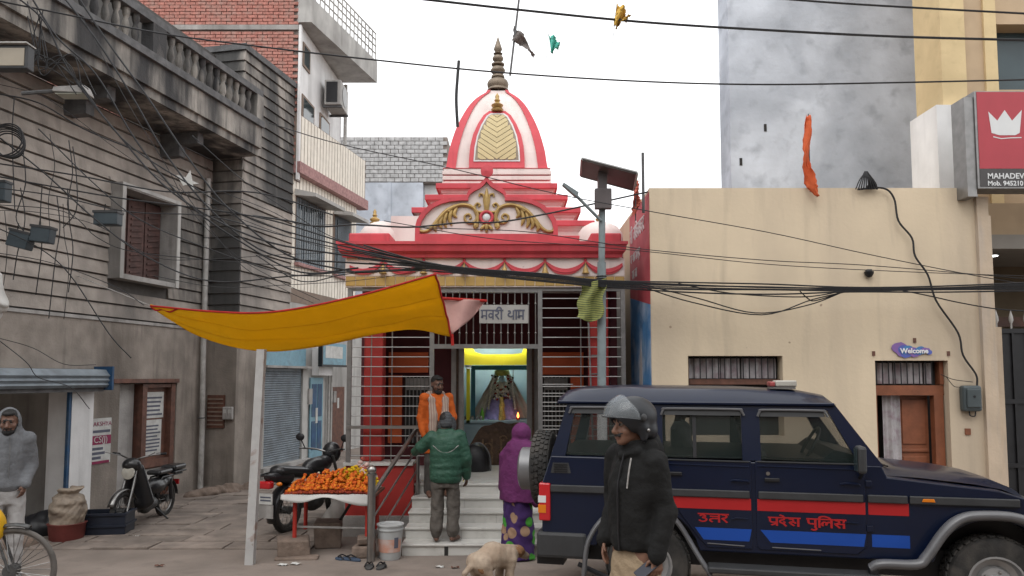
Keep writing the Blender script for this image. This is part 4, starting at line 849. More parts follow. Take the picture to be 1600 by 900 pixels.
# offerings, lamp, carved screen
bt = thing('bottle', 'small green bottle beside the deity statue', 'bottle', (-.5, 12.42, 1.24)); MB().lathe([(.03,0),(.032,.12),(.012,.17),(.012,.2)], 10).build('body', mat('green bottle', (.1,.3,.03), .3, .05, 4, 0), bt, smooth=True)
for k in range(5):
    q = thing('brass_pot', 'small steel offering pot on altar edge', 'pot', (-.8+k*.07, 12.38+.03*(k % 2), 1.24), 0, 'offering pots on the altar'); MB().lathe([(.02,0),(.03,.02),(.028,.045),(.02,.055),(.026,.07)], 10).build('body', m_steel, q, smooth=True)
dy = thing('oil_lamp', 'small lit oil lamp with orange flame before the statue', 'lamp', (.1, 12.36, 1.24)); MB().lathe([(.02,0),(.035,.02),(.04,.04)], 10).build('dish', m_oran, dy, smooth=True); MB().lathe([(.006,.04),(.02,.065),(.014,.1),(.0,.14)], 8).build('flame', mat('flame', (.9,.2,.02), .5, 0, 5, 0, emit=((1,.22,.04), 5)), dy, smooth=True)
ts = thing('tube_light', 'white tube light lighting the temple niche', 'lamp', (-.28, 12.21, 2.53)); MB().tube([(-.5,0,0),(.5,0,0)], .016, 8).build('tube', mat('lit tube', (.9,.9,.9), .5, 0, 5, 0, emit=((1,1,.95), 34)), ts, smooth=True); MB().box((-.54,-.02,.018),(.54,.02,.05)).build('batten', m_white, ts)
sc_ = thing('carved_screen', 'dark carved wooden screen with curved top before the altar', 'screen', (-.2, 12.1, zf))
top = [(x, .68*math.exp(-((x-.08)/.62)**4)+.02*math.cos(x*20)) for x in [-.55+.05*i for i in range(20)]]
MB().prism([(-.55,0)]+top+[(.4,0)], lambda p, q, h: (p, -h, q), 0, .05).build('board', m_carv, sc_)
m_carg = mat('carved highlight', (.14, .085, .045), .45, .3, 20, .4, 40)
for k in range(-2, 3): MB().box((k*.15+.01,-.062,.02),(k*.15+.04,-.05,.42)).build('stile', m_carg, sc_)
for (x, z) in ((.05,.42),(-.2,.3),(.22,.28),(.02,.2)):
    mb = MB(); c = cat_rom([(x+.07*math.cos(a)*(1-a/9), -.058, z+.06*math.sin(a)*(1-a/9)) for a in [i*.7 for i in range(9)]], 4); mb.tube(c, .012, 6); mb.build('carved_scroll', m_carg, sc_, smooth=True)
bg_ = thing('covered_bundle', 'black rounded bundle with grey border before the carved screen', 'bundle', (-.55, 11.3, zf))
soft('cover', SDF().ell((0,0,.12), (.2,.16,.3), .02, 0).ell((.02,.06,.1), (.22,.1,.33), .02, 1), .014, [m_black, m_rail], bg_, .004, 12)
# dull red door panels standing at the right behind the lamp pole, ladder
ld = thing('ladder', 'slender grey metal ladder leaning inside the right grille', 'ladder', (1.2, 10.0, .82))
for x in (-.02, .17): MB().tube([(1.12+x,10.02,.82),(1.06+x*.9,10.0,2.7)], .014, 6).build('stile', m_steeld, ld, world=True)
for k in range(7): MB().tube([(1.1-.004*k,10.02,1.0+k*.25),(1.27-.006*k,10.02,1.0+k*.25)], .01, 6).build('rung', m_steeld, ld, world=True)
# ------------------------------------------------------------------ police jeep
m_navy = mat('navy paint', (.003, .007, .024), .3, .1, 2, 0, coat=.28, spec=.25, dirt=(.008, .011, .022), damt=.3, dscale=2)
m_trim = mat('dark trim', (.035, .036, .038), .5, .1, 8, .04); m_flare = mat('satin grey flare', (.10, .10, .105), .32, .08, 6, .02, spec=.6)
m_tyre = mat('tyre rubber', (.028, .027, .026), .85, .2, 12, .2, dirt=(.09, .08, .07), damt=.6, dscale=5); m_rim = mat('wheel rim', (.34, .34, .34), .4, .1, 8, .03, metal=.6)
m_srd = mat('stripe red', (.36, .012, .014), .45, .04, 4, 0); m_sbl = mat('stripe blue', (.006, .055, .30), .45, .04, 4, 0); m_lamp = mat('tail lamp red', (.45, .01, .015), .15, .05, 4, 0, coat=.5); m_amb = mat('amber lens', (.6, .17, .01), .2, .05, 4, 0); m_wl = mat('white lens', (.6, .6, .6), .2, .05, 4, 0)
def glassmat(name, col, a):
    m = mat(name, col, .04, .05, 2, 0, spec=.7); m.node_tree.nodes['Principled BSDF'].inputs['Alpha'].default_value = a; return m
m_cgl = glassmat('car glass', (.02, .03, .027), .3); m_vis = glassmat('clear visor', (.30, .33, .35), .22)
JR = (1.34, 7.23, G(0, 7.2)*.5); jz = R(-12.65)
J = thing('police_jeep', 'navy blue police jeep with red and blue stripes and spare wheel', 'jeep', JR, jz)
def ys(z): return .80-.10*max(0, min(1, (z-1.27)/.5))
def SF(s): return lambda p, q, h: (p, s*(ys(q)+h), q)
def arc(cx, cz, r, a0, a1, n=12): return [(cx+r*math.cos(lerp(a0,a1,i/n)), cz+r*math.sin(lerp(a0,a1,i/n))) for i in range(n+1)]
a1 = math.asin((.5-.4)/.45)
prof = [(-.88,.5),(-.92,.62),(-.92,1.03),(-.84,1.27),(1.88,1.25),(1.92,1.16),(2.74,1.075),(2.92,1.02),(3.08,.9),(3.14,.6),(3.14,.5)]+arc(2.68,.4,.45,a1,math.pi-a1)+arc(0,.4,.45,a1,math.pi-a1)
tubp = MB().prism(prof, lambda p, q, h: (p, h, q), -.80, .80).build('body', m_navy, J, bevel=.018)
[MB().box((x-.46,-.56,.34),(x+.46,.56,.95)).build('wheel_well', m_black, J) for x in (0, 2.68)]; MB().box((-.8,-.72,1.272),(1.85,.72,1.29)).build('cabin_deck', m_black, J); MB().box((-.7,-.62,.34),(2.9,.62,.56)).build('underbody', m_black, J)
for s in (-1, 1):
    f = SF(s); vis = s < 0
    for nm, poly in (('rear_pillar', [(-.84,1.268),(-.71,1.268),(-.62,1.735),(-.70,1.735)]), ('middle_pillar', [(-.03,1.268),(.14,1.268),(.14,1.735),(-.01,1.735)]), ('door_pillar', [(.80,1.268),(.95,1.268),(.95,1.735),(.80,1.735)]), ('front_pillar', [(1.72,1.25),(1.9,1.24),(1.56,1.735),(1.47,1.735)]), ('window_header', [(-.68,1.70),(1.51,1.69),(1.48,1.74),(-.68,1.74)])): MB().prism(poly, f, -.055, -.002 if nm != 'window_header' else 0).build(nm, m_navy, J)
    for poly in ([(-.72,1.28),(-.02,1.28),(-.0,1.705),(-.63,1.705)], [(.13,1.28),(.81,1.28),(.81,1.70),(.13,1.70)], [(.94,1.28),(1.73,1.26),(1.50,1.70),(.94,1.70)]):
        w_ = MB().prism(poly, f, -.03, -.025).build('side_glass', m_cgl, J)
    if not vis: continue
    MB().prism([(.395,1.28),(.425,1.28),(.425,1.70),(.395,1.70)], f, -.035, -.012).build('window_divider', m_black, J)
    dr1 = MB().prism([(.17,1.265),(.17,.98),(.3,.78),(.42,.62),(.5,.535),(.86,.535),(.868,.56),(.868,1.265)], f, -.005, .010).build('rear_door', m_navy, J, bevel=.006)
    dr2 = MB().prism([(.90,1.265),(.90,.56),(.93,.535),(1.68,.535),(1.752,.60),(1.752,1.255)], f, -.005, .010).build('front_door', m_navy, J, bevel=.006)
    for par, x0, x1 in ((dr1,.19,.85),(dr2,.92,1.73)):
        MB().tube([f(x0,1.225,.012), f(x1,1.215,.012)], .006, 6).build('crease', m_navy, par); MB().tube([f(x0,1.262,.012), f(x1,1.258,.012)], .007, 6).build('glass_seal', m_trim, par)
        MB().prism([(x0,.955),(x1,.955),(x1,1.018),(x0,1.018)], f, .010, .030).build('rub_strip', m_trim, par, bevel=.008)
    for x0, x1 in ((-.84,.155),(1.765,2.06),(2.075,2.86)): MB().prism([(x0,.955),(x1,.955),(x1,1.018),(x0,1.018)], f, .0, .026).build('rub_strip', m_trim, J, bevel=.008)
    for par, x0, x1, o in ((dr1,.2,.86,.0105),(dr2,.91,1.745,.0105),(J,1.77,2.07,.0005)):
        MB().prism([(x0,.856),(x1,.856),(x1,.952),(x0,.952)], f, o-.002, o+.002).build('red_stripe', m_srd, par)
        MB().prism([(x0+.2 if par is dr1 else x0+.02,.70),(x1,.70),(x1-.02 if par is not J else x1,.60),(x0+.27 if par is dr1 else x0+(.1 if par is dr2 else .02),.60)], f, o-.002, o+.002).build('blue_stripe', m_sbl, par)
    mb = MB(); deva(mb, ['u','tta','ra'], .068, lambda p, q, h: f(.428+p*1.62, .746+q, .0105+h), 0, .0015, .16); tag(mb.build('lettering', m_srd, dr1), kind='stuff')
    mb = MB(); deva(mb, ['pra','de','sha',' ','pu','i','la','sa'], .068, lambda p, q, h: f(.995+p*1.62, .738+q, .0105+h), 0, .0015, .16); tag(mb.build('lettering', m_srd, dr2), kind='stuff')
    for par, x in ((dr1,.70),(dr2,1.56)):
        MB().tube([f(x,1.095,.018), f(x+.03,1.105,.03), f(x+.13,1.10,.03), f(x+.15,1.09,.015)], .009, 6).build('crease_mark', m_navy, par, smooth=True)
        MB().tube([f(x,.775,.012), f(x+.04,.79,.016), f(x+.13,.785,.014)], .006, 6).build('hinge_cover', m_navy, par, smooth=True)
    MB().prism([(.17,1.13),(.30,1.13),(.30,1.16),(.17,1.16)], f, .01, .03).build('handle', m_black, dr1, bevel=.006); MB().prism([(.97,1.10),(1.09,1.10),(1.09,1.13),(.97,1.13)], f, .01, .03).build('handle', m_black, dr2, bevel=.006); MB().lathe([(.016,0),(.016,.008)], 10, f(1.0,1.165,.01), Matrix.Rotation(R(90),4,'X')).build('lock', m_steel, dr2)
    for z in (.72, 1.08): MB().prism([(1.75,z),(1.80,z),(1.80,z+.05),(1.75,z+.05)], f, .0, .02).build('hinge', m_navy, J, bevel=.005)
    MB().tube([f(.5,.57,.012), f(.8,.56,.014)], .005, 6).build('foot_crease', m_flare, dr1); MB().tube([f(1.02,.56,.014), f(1.4,.555,.012)], .005, 6).build('foot_crease', m_flare, dr2)
    for x0, x1, z in ((-.66,-.0,1.70),(.15,.80,1.695),(.955,1.47,1.69)):
        MB().tube(cat_rom([f(x0-.02,z-.055,.012), f(x0,z-.012,.02), f(x0+.04,z,.022), f(x1-.04,z-.002,.022), f(x1,z-.014,.02), f(x1+.025,z-.055,.012)], 4), .011, 7).build('rain_visor', m_flare, J, smooth=True); MB().prism([(x0,z-.055),(x1,z-.055),(x1-.01,z),(x0+.01,z)], f, .006, .012).build('visor_sheet', m_trim, J)
    vt = MB().prism([(-.84,1.12),(-.66,1.12),(-.68,1.21),(-.82,1.21)], f, -.005, .004).build('side_vent', m_trim, J)
    for k in range(4): MB().prism([(-.81,1.13+k*.02),(-.69,1.13+k*.02),(-.69,1.14+k*.02),(-.81,1.14+k*.02)], f, .004, .010).build('slat', m_black, vt)
    tl = MB().box((-.945,-.825,.70),(-.842,-.62,1.03)).build('tail_lamp', m_lamp, J, bevel=.012); MB().box((-.95,-.829,.86),(-.88,-.65,.92)).build('white_lens', m_wl, tl); MB().box((-.95,-.829,.77),(-.88,-.65,.84)).build('amber_lens', m_amb, tl)
    MB().prism([(2.16,.975),(2.26,.975),(2.25,1.0),(2.17,1.0)], f, .026, .034).build('indicator', m_amb, J, bevel=.004)
    MB().tube(cat_rom([(1.76,-.88,.45),(1.83,-.9,.49),(2.08,-.9,.50),(2.16,-.89,.56),(2.3,-.88,.76),(2.42,-.87,.86),(2.56,-.865,.89),(2.8,-.865,.885),(2.96,-.87,.81),(3.07,-.88,.66),(3.1,-.88,.5)], 6), .056, 12, flat=.7).build('front_flare', m_flare, J, smooth=True)
    for o, r in ((.02,.022),(.055,.016)): MB().tube(cat_rom([(-.54,-.86-o,.27),(-.5,-.86-o,.55),(-.36,-.85-o,.76),(-.18,-.85-o,.83),(.12,-.85-o,.83),(.26,-.85-o,.74),(.42,-.86-o,.48),(.52,-.87-o,.33)], 5), r, 8).build('rear_guard_tube', m_flare, J, smooth=True)
    MB().box((.5,-.97,.36),(1.82,-.78,.41)).build('running_board', m_trim, J, bevel=.012); MB().box((1.74,-.93,.3),(1.8,-.84,.46)).build('board_bracket', m_black, J)
    mr = MB().box((1.66,-1.0,1.2),(1.73,-.86,1.42)).build('mirror', m_trim, J, bevel=.025); MB().tube([(1.71,-.82,1.15),(1.71,-.9,1.2)], .014, 6).build('stalk', m_black, mr); MB().box((1.655,-.985,1.22),(1.6595,-.875,1.4)).build('mirror_glass', m_glass, mr)
# roof, windscreens, hood
rows_ = [(-.80,.0,1.745,.70),(-.785,.0,1.80,.69),(-.73,0,1.85,.66),(-.6,0,1.88,.66),(-.2,0,1.895,.64),(.8,0,1.885,.64),(1.3,0,1.86,.65),(1.5,0,1.82,.67),(1.57,0,1.745,.69)]
mb = MB(); n = 12
for x, _, z, w_ in rows_:
    for i in range(n+1):
        t = -1+2*i/n; e = abs(t)**5; mb.v.append(Vector((x, .715*t, 1.735+(z-1.735)*(1-e)**.5)))
for j in range(len(rows_)-1):
    for i in range(n): mb.f.append((j*(n+1)+i, j*(n+1)+i+1, (j+1)*(n+1)+i+1, (j+1)*(n+1)+i)); mb.mi.append(0)
rf = mb.build('roof', m_navy, J, smooth=True, auto=70); MB().box((-.75,-.69,1.72),(1.53,.69,1.734)).build('roof_lining', m_trim, rf)
for s in (-1, 1): MB().tube([(-.78,s*.722,1.745),(1.55,s*.722,1.738)], .014, 6).build('gutter', m_navy, rf, smooth=True)
MB().hexa([(1.86,-.76,1.25),(1.86,.76,1.25),(1.885,.76,1.25),(1.885,-.76,1.25)], [(1.52,-.67,1.73),(1.52,.67,1.73),(1.54,.67,1.73),(1.54,-.67,1.73)]).build('windscreen', m_cgl, J); MB().hexa([(-.84,-.7,1.27),(-.84,.7,1.27),(-.83,.7,1.27),(-.83,-.7,1.27)], [(-.70,-.66,1.73),(-.70,.66,1.73),(-.69,.66,1.73),(-.69,-.66,1.73)]).build('rear_glass', m_cgl, J)
mb = MB(); n = 10; hx = [(1.87,1.165),(1.9,1.205),(2.2,1.19),(2.6,1.15),(2.8,1.115),(2.95,1.05),(3.02,.95)]
for x, z in hx:
    for i in range(n+1): t = -1+2*i/n; mb.v.append(Vector((x, .66*t, z-.045*abs(t)**6+.012*(1-t*t))))
for j in range(len(hx)-1):
    for i in range(n): mb.f.append((j*(n+1)+i, j*(n+1)+i+1, (j+1)*(n+1)+i+1, (j+1)*(n+1)+i)); mb.mi.append(0)
hd_ = mb.build('hood', m_navy, J, smooth=True, auto=60); MB().tube([(1.95,-.1,1.225),(2.0,-.5,1.215)], .008, 5).build('wiper', m_black, hd_)
MB().box((3.0,-.6,.6),(3.13,.6,.96)).build('grille', m_trim, J); MB().box((3.12,-.82,.42),(3.24,.82,.6)).build('front_bumper', m_trim, J, bevel=.03)
MB().box((-.97,-.82,.375),(-.52,.82,.605)).build('rear_bumper', m_trim, J, bevel=.03); MB().box((-.98,-.72,.3),(-.74,-.5,.37)).tube([(-.6,-.78,.33),(-.35,-.82,.24),(-.2,-.82,.22)], .022, 6).build('tow_bracket', m_black, J)
def wheel(name, c, par, ax='y'):
    M_ = Matrix.Rotation(R(90), 4, 'X') if ax == 'y' else Matrix.Rotation(R(90), 4, 'Y'); c = Vector(c); e = Vector((0,0,0))
    kk = .92 if ax == 'x' else 1; w_ = MB().lathe([(.20,-.095),(.3,-.1),(.335,-.09),(.35,-.065),(.352,0),(.35,.065),(.335,.09),(.3,.1),(.20,.095)], 40, c, M_, cap=False).build(name, m_tyre, par, smooth=True, auto=30)
    mb = MB()
    for k in range(36):
        a = 2*math.pi*k/36
        for j, o in ((-.06,0),(-.022,.5),(.022,0),(.06,.5)):
            aa = a+o*2*math.pi/36; Q = M_ @ Matrix.Rotation(aa, 4, 'Z'); mb.box((.349,-.022,j-.016),(.362,.022,j+.016), Matrix.Translation(c) @ Q @ Matrix.Rotation(.25 if int(o*2) else -.25, 4, 'X'))
    tag(mb.build('tread', m_tyre, w_), kind='stuff')
    r_ = MB().lathe([(.205,-.09),(.21,.097),(.195,.10),(.175,.05),(.13,.035),(.115,.065),(.07,.075),(.06,.1),(.0,.105)], 28, c, M_, cap=False).build('rim', m_rim, w_, smooth=True)
    if ax == 'y':
        mb = MB()
        for k in range(5): mb.ball(c+M_ @ Vector((.09*math.cos(k*1.257), .09*math.sin(k*1.257), .072)), .014, 6, 4)
        mb.build('lug_nuts', m_steel, r_); tag(r_.children[0], kind='stuff')
    return w_
for x in (0, 2.68):
    wheel('wheel', (x,-.72,.362), J)
    wheel('wheel', (x,.72,.362), J)
wheel('spare_wheel', (-1.03,-.05,1.08), J, 'x'); MB().lathe([(.21,0),(.21,.13),(.18,.15),(.0,.155)], 24, (-1.12,-.05,1.06), Matrix.Rotation(R(-90),4,'Y')).build('spare_cover', mat('cover silver', (.20,.20,.205), .4, .06, 6, .02, metal=.4), J, smooth=True); MB().box((-.98,-.2,.85),(-.92,0,1.2)).build('spare_bracket', m_black, J)
bc = MB().box((1.07,-.52,1.865),(1.28,-.3,1.885)).build('beacon', m_steeld, J); MB().box((1.065,-.53,1.885),(1.11,-.29,1.93)).build('red_lens', mat('faded red lens', (.30,.06,.06), .4, .1, 6, 0), bc, bevel=.012); MB().box((1.112,-.53,1.885),(1.29,-.29,1.94)).build('clear_lens', mat('dusty lens', (.4,.38,.34), .4, .1, 6, 0), bc, bevel=.012)
m_seat = mat('seat grey', (.05, .05, .048), .8, .1, 10, .1)
for (x, y, w_, nm) in ((.98,-.38,.44,'front_seat'),(.98,.38,.44,'front_seat'),(.08,0,1.2,'rear_seat')):
    s_ = MB().hexa([(x-.06,y-w_/2,1.25),(x+.06,y-w_/2,1.25),(x+.06,y+w_/2,1.25),(x-.06,y+w_/2,1.25)], [(x-.14,y-w_/2,1.5),(x-.06,y-w_/2,1.5),(x-.06,y+w_/2,1.5),(x-.14,y+w_/2,1.5)]).build(nm, m_seat, J, bevel=.03)
    for yy in ((y,) if w_ < 1 else (-.35,.35)): MB().box((x-.15,yy-.12,1.51),(x-.08,yy+.12,1.66)).build('headrest', m_seat, s_, bevel=.03)
MB().hexa([(1.45,-.7,1.28),(1.85,-.7,1.27),(1.85,.7,1.27),(1.45,.7,1.28)], [(1.55,-.7,1.36),(1.8,-.7,1.3),(1.8,.7,1.3),(1.55,.7,1.36)]).build('dashboard', m_black, J); MB().torus((1.4,-.36,1.36), .18, .014, Matrix.Rotation(R(-62),4,'Y'), 24, 8).build('steering_wheel', m_black, J, smooth=True); MB().box((1.5,-.12,1.62),(1.53,.12,1.69)).build('inner_mirror', m_black, J)
# ------------------------------------------------------------------ motorcycles and bicycle
m_chr = mat('worn chrome', (.22, .215, .21), .3, .15, 10, .05, metal=.9); m_blk = mat('bike black', (.016, .016, .018), .35, .2, 8, .05, coat=.3); m_eng = mat('engine grey', (.09, .09, .09), .5, .3, 14, .2, metal=.5)
def spoked(c, r, tr, par, nsp=18, mt=m_tyre, thin=False):
    M_ = Matrix.Rotation(R(90), 4, 'X'); w_ = MB().torus(c, r-tr, tr, M_, 36, 10).build('wheel', mt, par, smooth=True); MB().torus(c, r-2.0*tr, tr*.45, M_, 36, 6).build('rim', m_chr, w_, smooth=True); MB().lathe([(.05,-.05),(.055,.05)], 12, c, M_).build('hub', m_eng, w_, smooth=True)
    mb = MB()
    for k in range(nsp): a = 2*math.pi*k/nsp; d = Vector((math.cos(a), 0, math.sin(a))); mb.tube([Vector(c)+d*.05+Vector((0,.03*(-1)**k,0)), Vector(c)+d*(r-2*tr)], .003, 4)
    tag(mb.build('spokes', m_chr, w_), kind='stuff'); return w_
def fenderarc(c, r, a0, a1, w_, m, par, name):
    mb = MB(); mb.grid(lambda u, v: (c[0]+(r-.02*abs(2*v-1)**2)*math.cos(lerp(a0,a1,u)), c[1]+w_*(v-.5), c[2]+(r-.02*abs(2*v-1)**2)*math.sin(lerp(a0,a1,u))), 16, 6); o = mb.build(name, m, par, smooth=True, fix=False); k = o.modifiers.new('s', 'SOLIDIFY'); k.thickness = .005; return o
def moped(loc, rz):
    B = thing('moped', 'old black moped with round headlight parked by poster covered door', 'moped', loc, rz)
    spoked((1.12,0,.27), .27, .035, B); spoked((0,0,.27), .27, .035, B)
    fenderarc((1.12,0,.27), .31, R(20), R(160), .09, m_chr, B, 'front_fender'); fenderarc((0,0,.27), .31, R(10), R(175), .1, m_blk, B, 'rear_fender')
    for s in (-1, 1): MB().tube([(1.12,s*.07,.27),(.98,s*.07,.62),(.9,s*.06,.82)], .018, 8).build('fork', m_chr, B, smooth=True); MB().tube([(0,s*.1,.27),(.06,s*.1,.58)], .03, 10).build('shock', m_blk, B, smooth=True)
    soft('side_cover', SDF().ell((.3,0,.5),(.26,.13,.12),.04).ell((.05,0,.55),(.16,.12,.1),.04), .018, [m_blk], B); soft('leg_shield', SDF().cap((.86,0,.82),(.72,0,.36),.09,.14,.03,0,(.7,1.6)).ell((.62,0,.36),(.24,.1,.12),.04,0), .016, [m_blk], B)
    soft('engine', SDF().ell((.45,0,.27),(.18,.1,.1),.03).cap((.4,-.05,.25),(.05,-.09,.22),.05,.05,.03).ell((.55,0,.22),(.1,.08,.08),.03), .016, [m_eng], B)
    MB().tube(cat_rom([(.55,-.08,.18),(.3,-.11,.15),(-.1,-.12,.2),(-.3,-.12,.22)], 4), .03, 8).build('silencer', m_chr, B, smooth=True)
    st_ = MB().box((-.02,-.11,.66),(.36,.11,.73)).build('seat', m_blk, B, bevel=.03); MB().box((-.4,-.13,.64),(-.04,.13,.67)).build('carrier', m_blk, B, bevel=.008)
    MB().box((-.42,-.12,.68),(-.06,.12,.76)).build('rear_seat', m_blk, B, bevel=.03)
    for s in (-1, 1): MB().tube([(.5,s*.05,.4),(.25,s*.09,.62),(-.3,s*.1,.62)], .015, 8).build('frame_tube', m_blk, B, smooth=True)
    hl = MB().lathe([(.0,-.12),(.06,-.1),(.085,-.02),(.088,.0)], 18, (1.0,0,.78), Matrix.Rotation(R(85),4,'Y')).build('headlight', m_blk, B, smooth=True); MB().lathe([(.092,0),(.092,.015),(.075,.022),(.0,.03)], 18, (1.0,0,.78), Matrix.Rotation(R(85),4,'Y')).build('lens', mat('headlight lens', (.42,.40,.35), .2, .1, 8, 0), hl, smooth=True)
    soft('headlight_shroud', SDF().ell((.93,0,.88),(.1,.13,.1),.03), .016, [m_blk], B)
    MB().tube(cat_rom([(.74,-.36,1.02),(.84,-.2,1.0),(.9,0,.95),(.84,.2,1.0),(.74,.36,1.02)], 5), .012, 8).build('handlebar', m_chr, B, smooth=True)
    for s in (-1, 1): MB().tube([(.78,s*.27,1.015),(.73,s*.39,1.02)], .018, 8).build('grip', m_black, B, smooth=True); MB().tube([(.86,s*.2,1.0),(.98,s*.36,1.06)], .006, 5).build('lever', m_chr, B)
    MB().prism([(.55,.48),(.66,.5),(.63,.6)], lambda p, q, h: (p, h, q), -.118, -.112).build('decal', m_srd, B); MB().tube([(.4,.08,.2),(.3,.24,.0)], .012, 6).build('stand', m_black, B)
    MB().box((-.33,-.05,.44),(-.3,.05,.52)).build('tail_lamp', m_lamp, B); return B
moped((-5.28, 11.35, G(0,11)), R(-93))
def motorbike(loc, rz):
    B = thing('motorcycle', 'black motorcycle seen from behind beside flower stall', 'motorcycle', loc, rz)
    spoked((0,0,.31), .31, .05, B); spoked((1.28,0,.31), .31, .045, B); fenderarc((0,0,.31), .36, R(60), R(200), .15, m_blk, B, 'rear_fender'); fenderarc((1.28,0,.31), .35, R(30), R(150), .12, m_blk, B, 'front_fender')
    for s in (-1, 1): MB().tube([(1.28,s*.09,.31),(1.0,s*.08,.95)], .024, 8).build('fork', m_chr, B, smooth=True); MB().tube([(0,s*.13,.31),(.14,s*.13,.68)], .035, 10).build('shock', m_blk, B, smooth=True)
    soft('seat', SDF().cap((-.22,0,.86),(.42,0,.76),.075,.085,.03,0,(1,1.6)), .018, [m_blk], B); soft('tank', SDF().ell((.68,0,.82),(.28,.15,.13),.03).ell((.9,0,.86),(.1,.12,.1),.05), .018, [m_blk], B)
    soft('tail', SDF().cap((-.42,0,.8),(-.05,0,.76),.05,.1,.03,0,(1,1.3)), .016, [m_blk], B)
    soft('engine', SDF().ell((.62,0,.4),(.22,.16,.2),.03).cap((.62,0,.45),(.7,0,.65),.1,.1,.03), .02, [m_eng], B, .006, 40)
    MB().tube(cat_rom([(.7,.14,.3),(.3,.16,.26),(-.2,.18,.34),(-.4,.18,.4)], 4), .05, 10).build('silencer', m_chr, B, smooth=True); MB().tube(cat_rom([(-.45,-.13,.82),(-.5,0,.83),(-.45,.13,.82),(-.1,.14,.84)], 4), .012, 6).build('grab_rail', m_black, B, smooth=True)
    MB().box((-.53,-.1,.66),(-.42,.1,.76)).build('tail_lamp', m_lamp, B, bevel=.025)
    pl = MB().box((-.47,-.1,.46),(-.455,.1,.6)).build('number_plate', m_paper, B); MB().box((-.472,-.08,.54),(-.4705,.08,.56)).box((-.472,-.08,.5),(-.4705,.08,.52)).build('print', m_ink, pl); tag(pl.children[0], kind='stuff'); MB().box((-.46,-.11,.28),(-.45,.11,.455)).build('mud_flap', m_conc, B)
    MB().tube(cat_rom([(.82,-.38,1.06),(.95,-.2,1.04),(1.0,0,1.0),(.95,.2,1.04),(.82,.38,1.06)], 5), .013, 8).build('handlebar', m_chr, B, smooth=True)
    soft('headlamp_cowl', SDF().ell((1.1,0,.98),(.12,.14,.16),.03), .018, [m_blk], B)
    for s in (-1, 1):
        MB().tube([(.86,s*.3,1.05),(.84,s*.36,1.18)], .008, 6).build('mirror_stalk', m_black, B); MB().ball((.84,s*.38,1.22), .075, 12, 8, (.35,1,.75)).build('mirror', m_black, B, smooth=True)
        MB().ball((-.42,s*.17,.72), .035, 8, 5, (1,1.2,.8)).build('indicator', m_amb, B, smooth=True)
    return B
motorbike((-3.05, 10.12, G(0,10)), R(72))
bi = thing('bicycle', 'bicycle front wheel with dusty tyre and yellow bag behind', 'bicycle', (-4.16, 6.25, 0), R(8))
spoked((0,0,.35), .35, .021, bi, 32, mat('dusty tyre', (.11,.10,.092), .9, .15, 10, .1)); fenderarc((0,0,.35), .385, R(70), R(200), .06, m_eng, bi, 'mudguard')
for s in (-1, 1): MB().tube(cat_rom([(0,s*.05,.35),(-.1,s*.05,.62),(-.18,s*.04,.76),(-.22,0,.86)], 4), .011, 6).build('fork', m_eng, bi, smooth=True)
MB().tube([(-.22,0,.82),(-.3,0,1.02)], .016, 8).build('steerer', m_eng, bi, smooth=True); MB().tube(cat_rom([(-.5,-.28,1.06),(-.32,-.2,1.08),(-.28,0,1.04),(-.32,.2,1.08),(-.5,.28,1.06)], 5), .011, 8).build('handlebar', m_chr, bi, smooth=True)
for a, b in (((-.24,0,.9),(-.8,0,.85)), ((-.22,0,.8),(-.75,0,.28)), ((-.8,0,.9),(-.75,0,.28)), ((-.75,0,.28),(-1.15,0,.35)), ((-.8,0,.82),(-1.15,0,.35))): MB().tube([a, b], .016, 8).build('frame_tube', m_blue, bi, smooth=True)
spoked((-1.15,0,.35), .35, .021, bi, 24, MATS['dusty tyre']); MB().box((-.95,-.07,.94),(-.68,.07,1.0)).build('saddle', m_blk, bi, bevel=.025)
soft('bag', SDF().ell((-.16,-.02,.72),(.09,.12,.15),.03), .016, [mat('yellow plastic bag', (.6,.34,.01), .6, .1, 8, .1)], bi, .008, 25)
# ------------------------------------------------------------------ canopy on white post
m_tarp = mat('mustard cloth', (.78, .56, .03),   .85, .06, 6, .5, 9, dirt=(.62, .40, .015), damt=.5, dscale=2.5); m_pkc = mat('pink cloth lining', (.55, .33, .30), .9, .06, 6, .1, dirt=(.45, .25, .23), damt=.5, dscale=5)
def transl(m, col, f):
    t = m.node_tree; b = t.nodes['Principled BSDF']; o = t.nodes['Material Output']; tr = t.nodes.new('ShaderNodeBsdfTranslucent'); tr.inputs[0].default_value = (*col, 1)
    x = t.nodes.new('ShaderNodeMixShader'); x.inputs[0].default_value = f; t.links.new(b.outputs[0], x.inputs[1]); t.links.new(tr.outputs[0], x.inputs[2]); t.links.new(x.outputs[0], o.inputs[0])
transl(m_tarp, (.85, .56, .02), .6); transl(m_pkc, (.65, .42, .38), .35); m_rbd = mat('red cloth border', (.42, .02, .015), .8, .1, 8, 0)
cn = thing('canopy', 'mustard yellow cloth canopy with red border stretched over flower stall', 'canopy', P(450, 500, 9))
tp = cat_rom([P(235,478,9.5), P(330,487,9.05), P(430,487,8.7), P(560,462,8.4), P(680,427,8.15)], 10); bt_ = cat_rom([P(236,479,9.5), P(305,524,9.5), P(400,546,9.5), P(500,540,9.4), P(600,522,9.3), P(655,515,9.15), P(705,525,8.95)], 10)
def samp(L_, t): q = t*(len(L_)-1); i = min(int(q), len(L_)-2); return L_[i].lerp(L_[i+1], q-i)
def cl(u, v):
    p = samp(tp, u).lerp(samp(bt_, u), v); w_ = math.sin(math.pi*v)
    p = p+Vector((0, .12*w_*u, -.05*w_*math.sin(math.pi*u)+.012*math.sin(u*26+v*5)*w_+.02*math.sin(v*9-u*11)*v+.014*math.sin(v*22+u*4)*max(0,1-3*min(u,1-u))));  return p
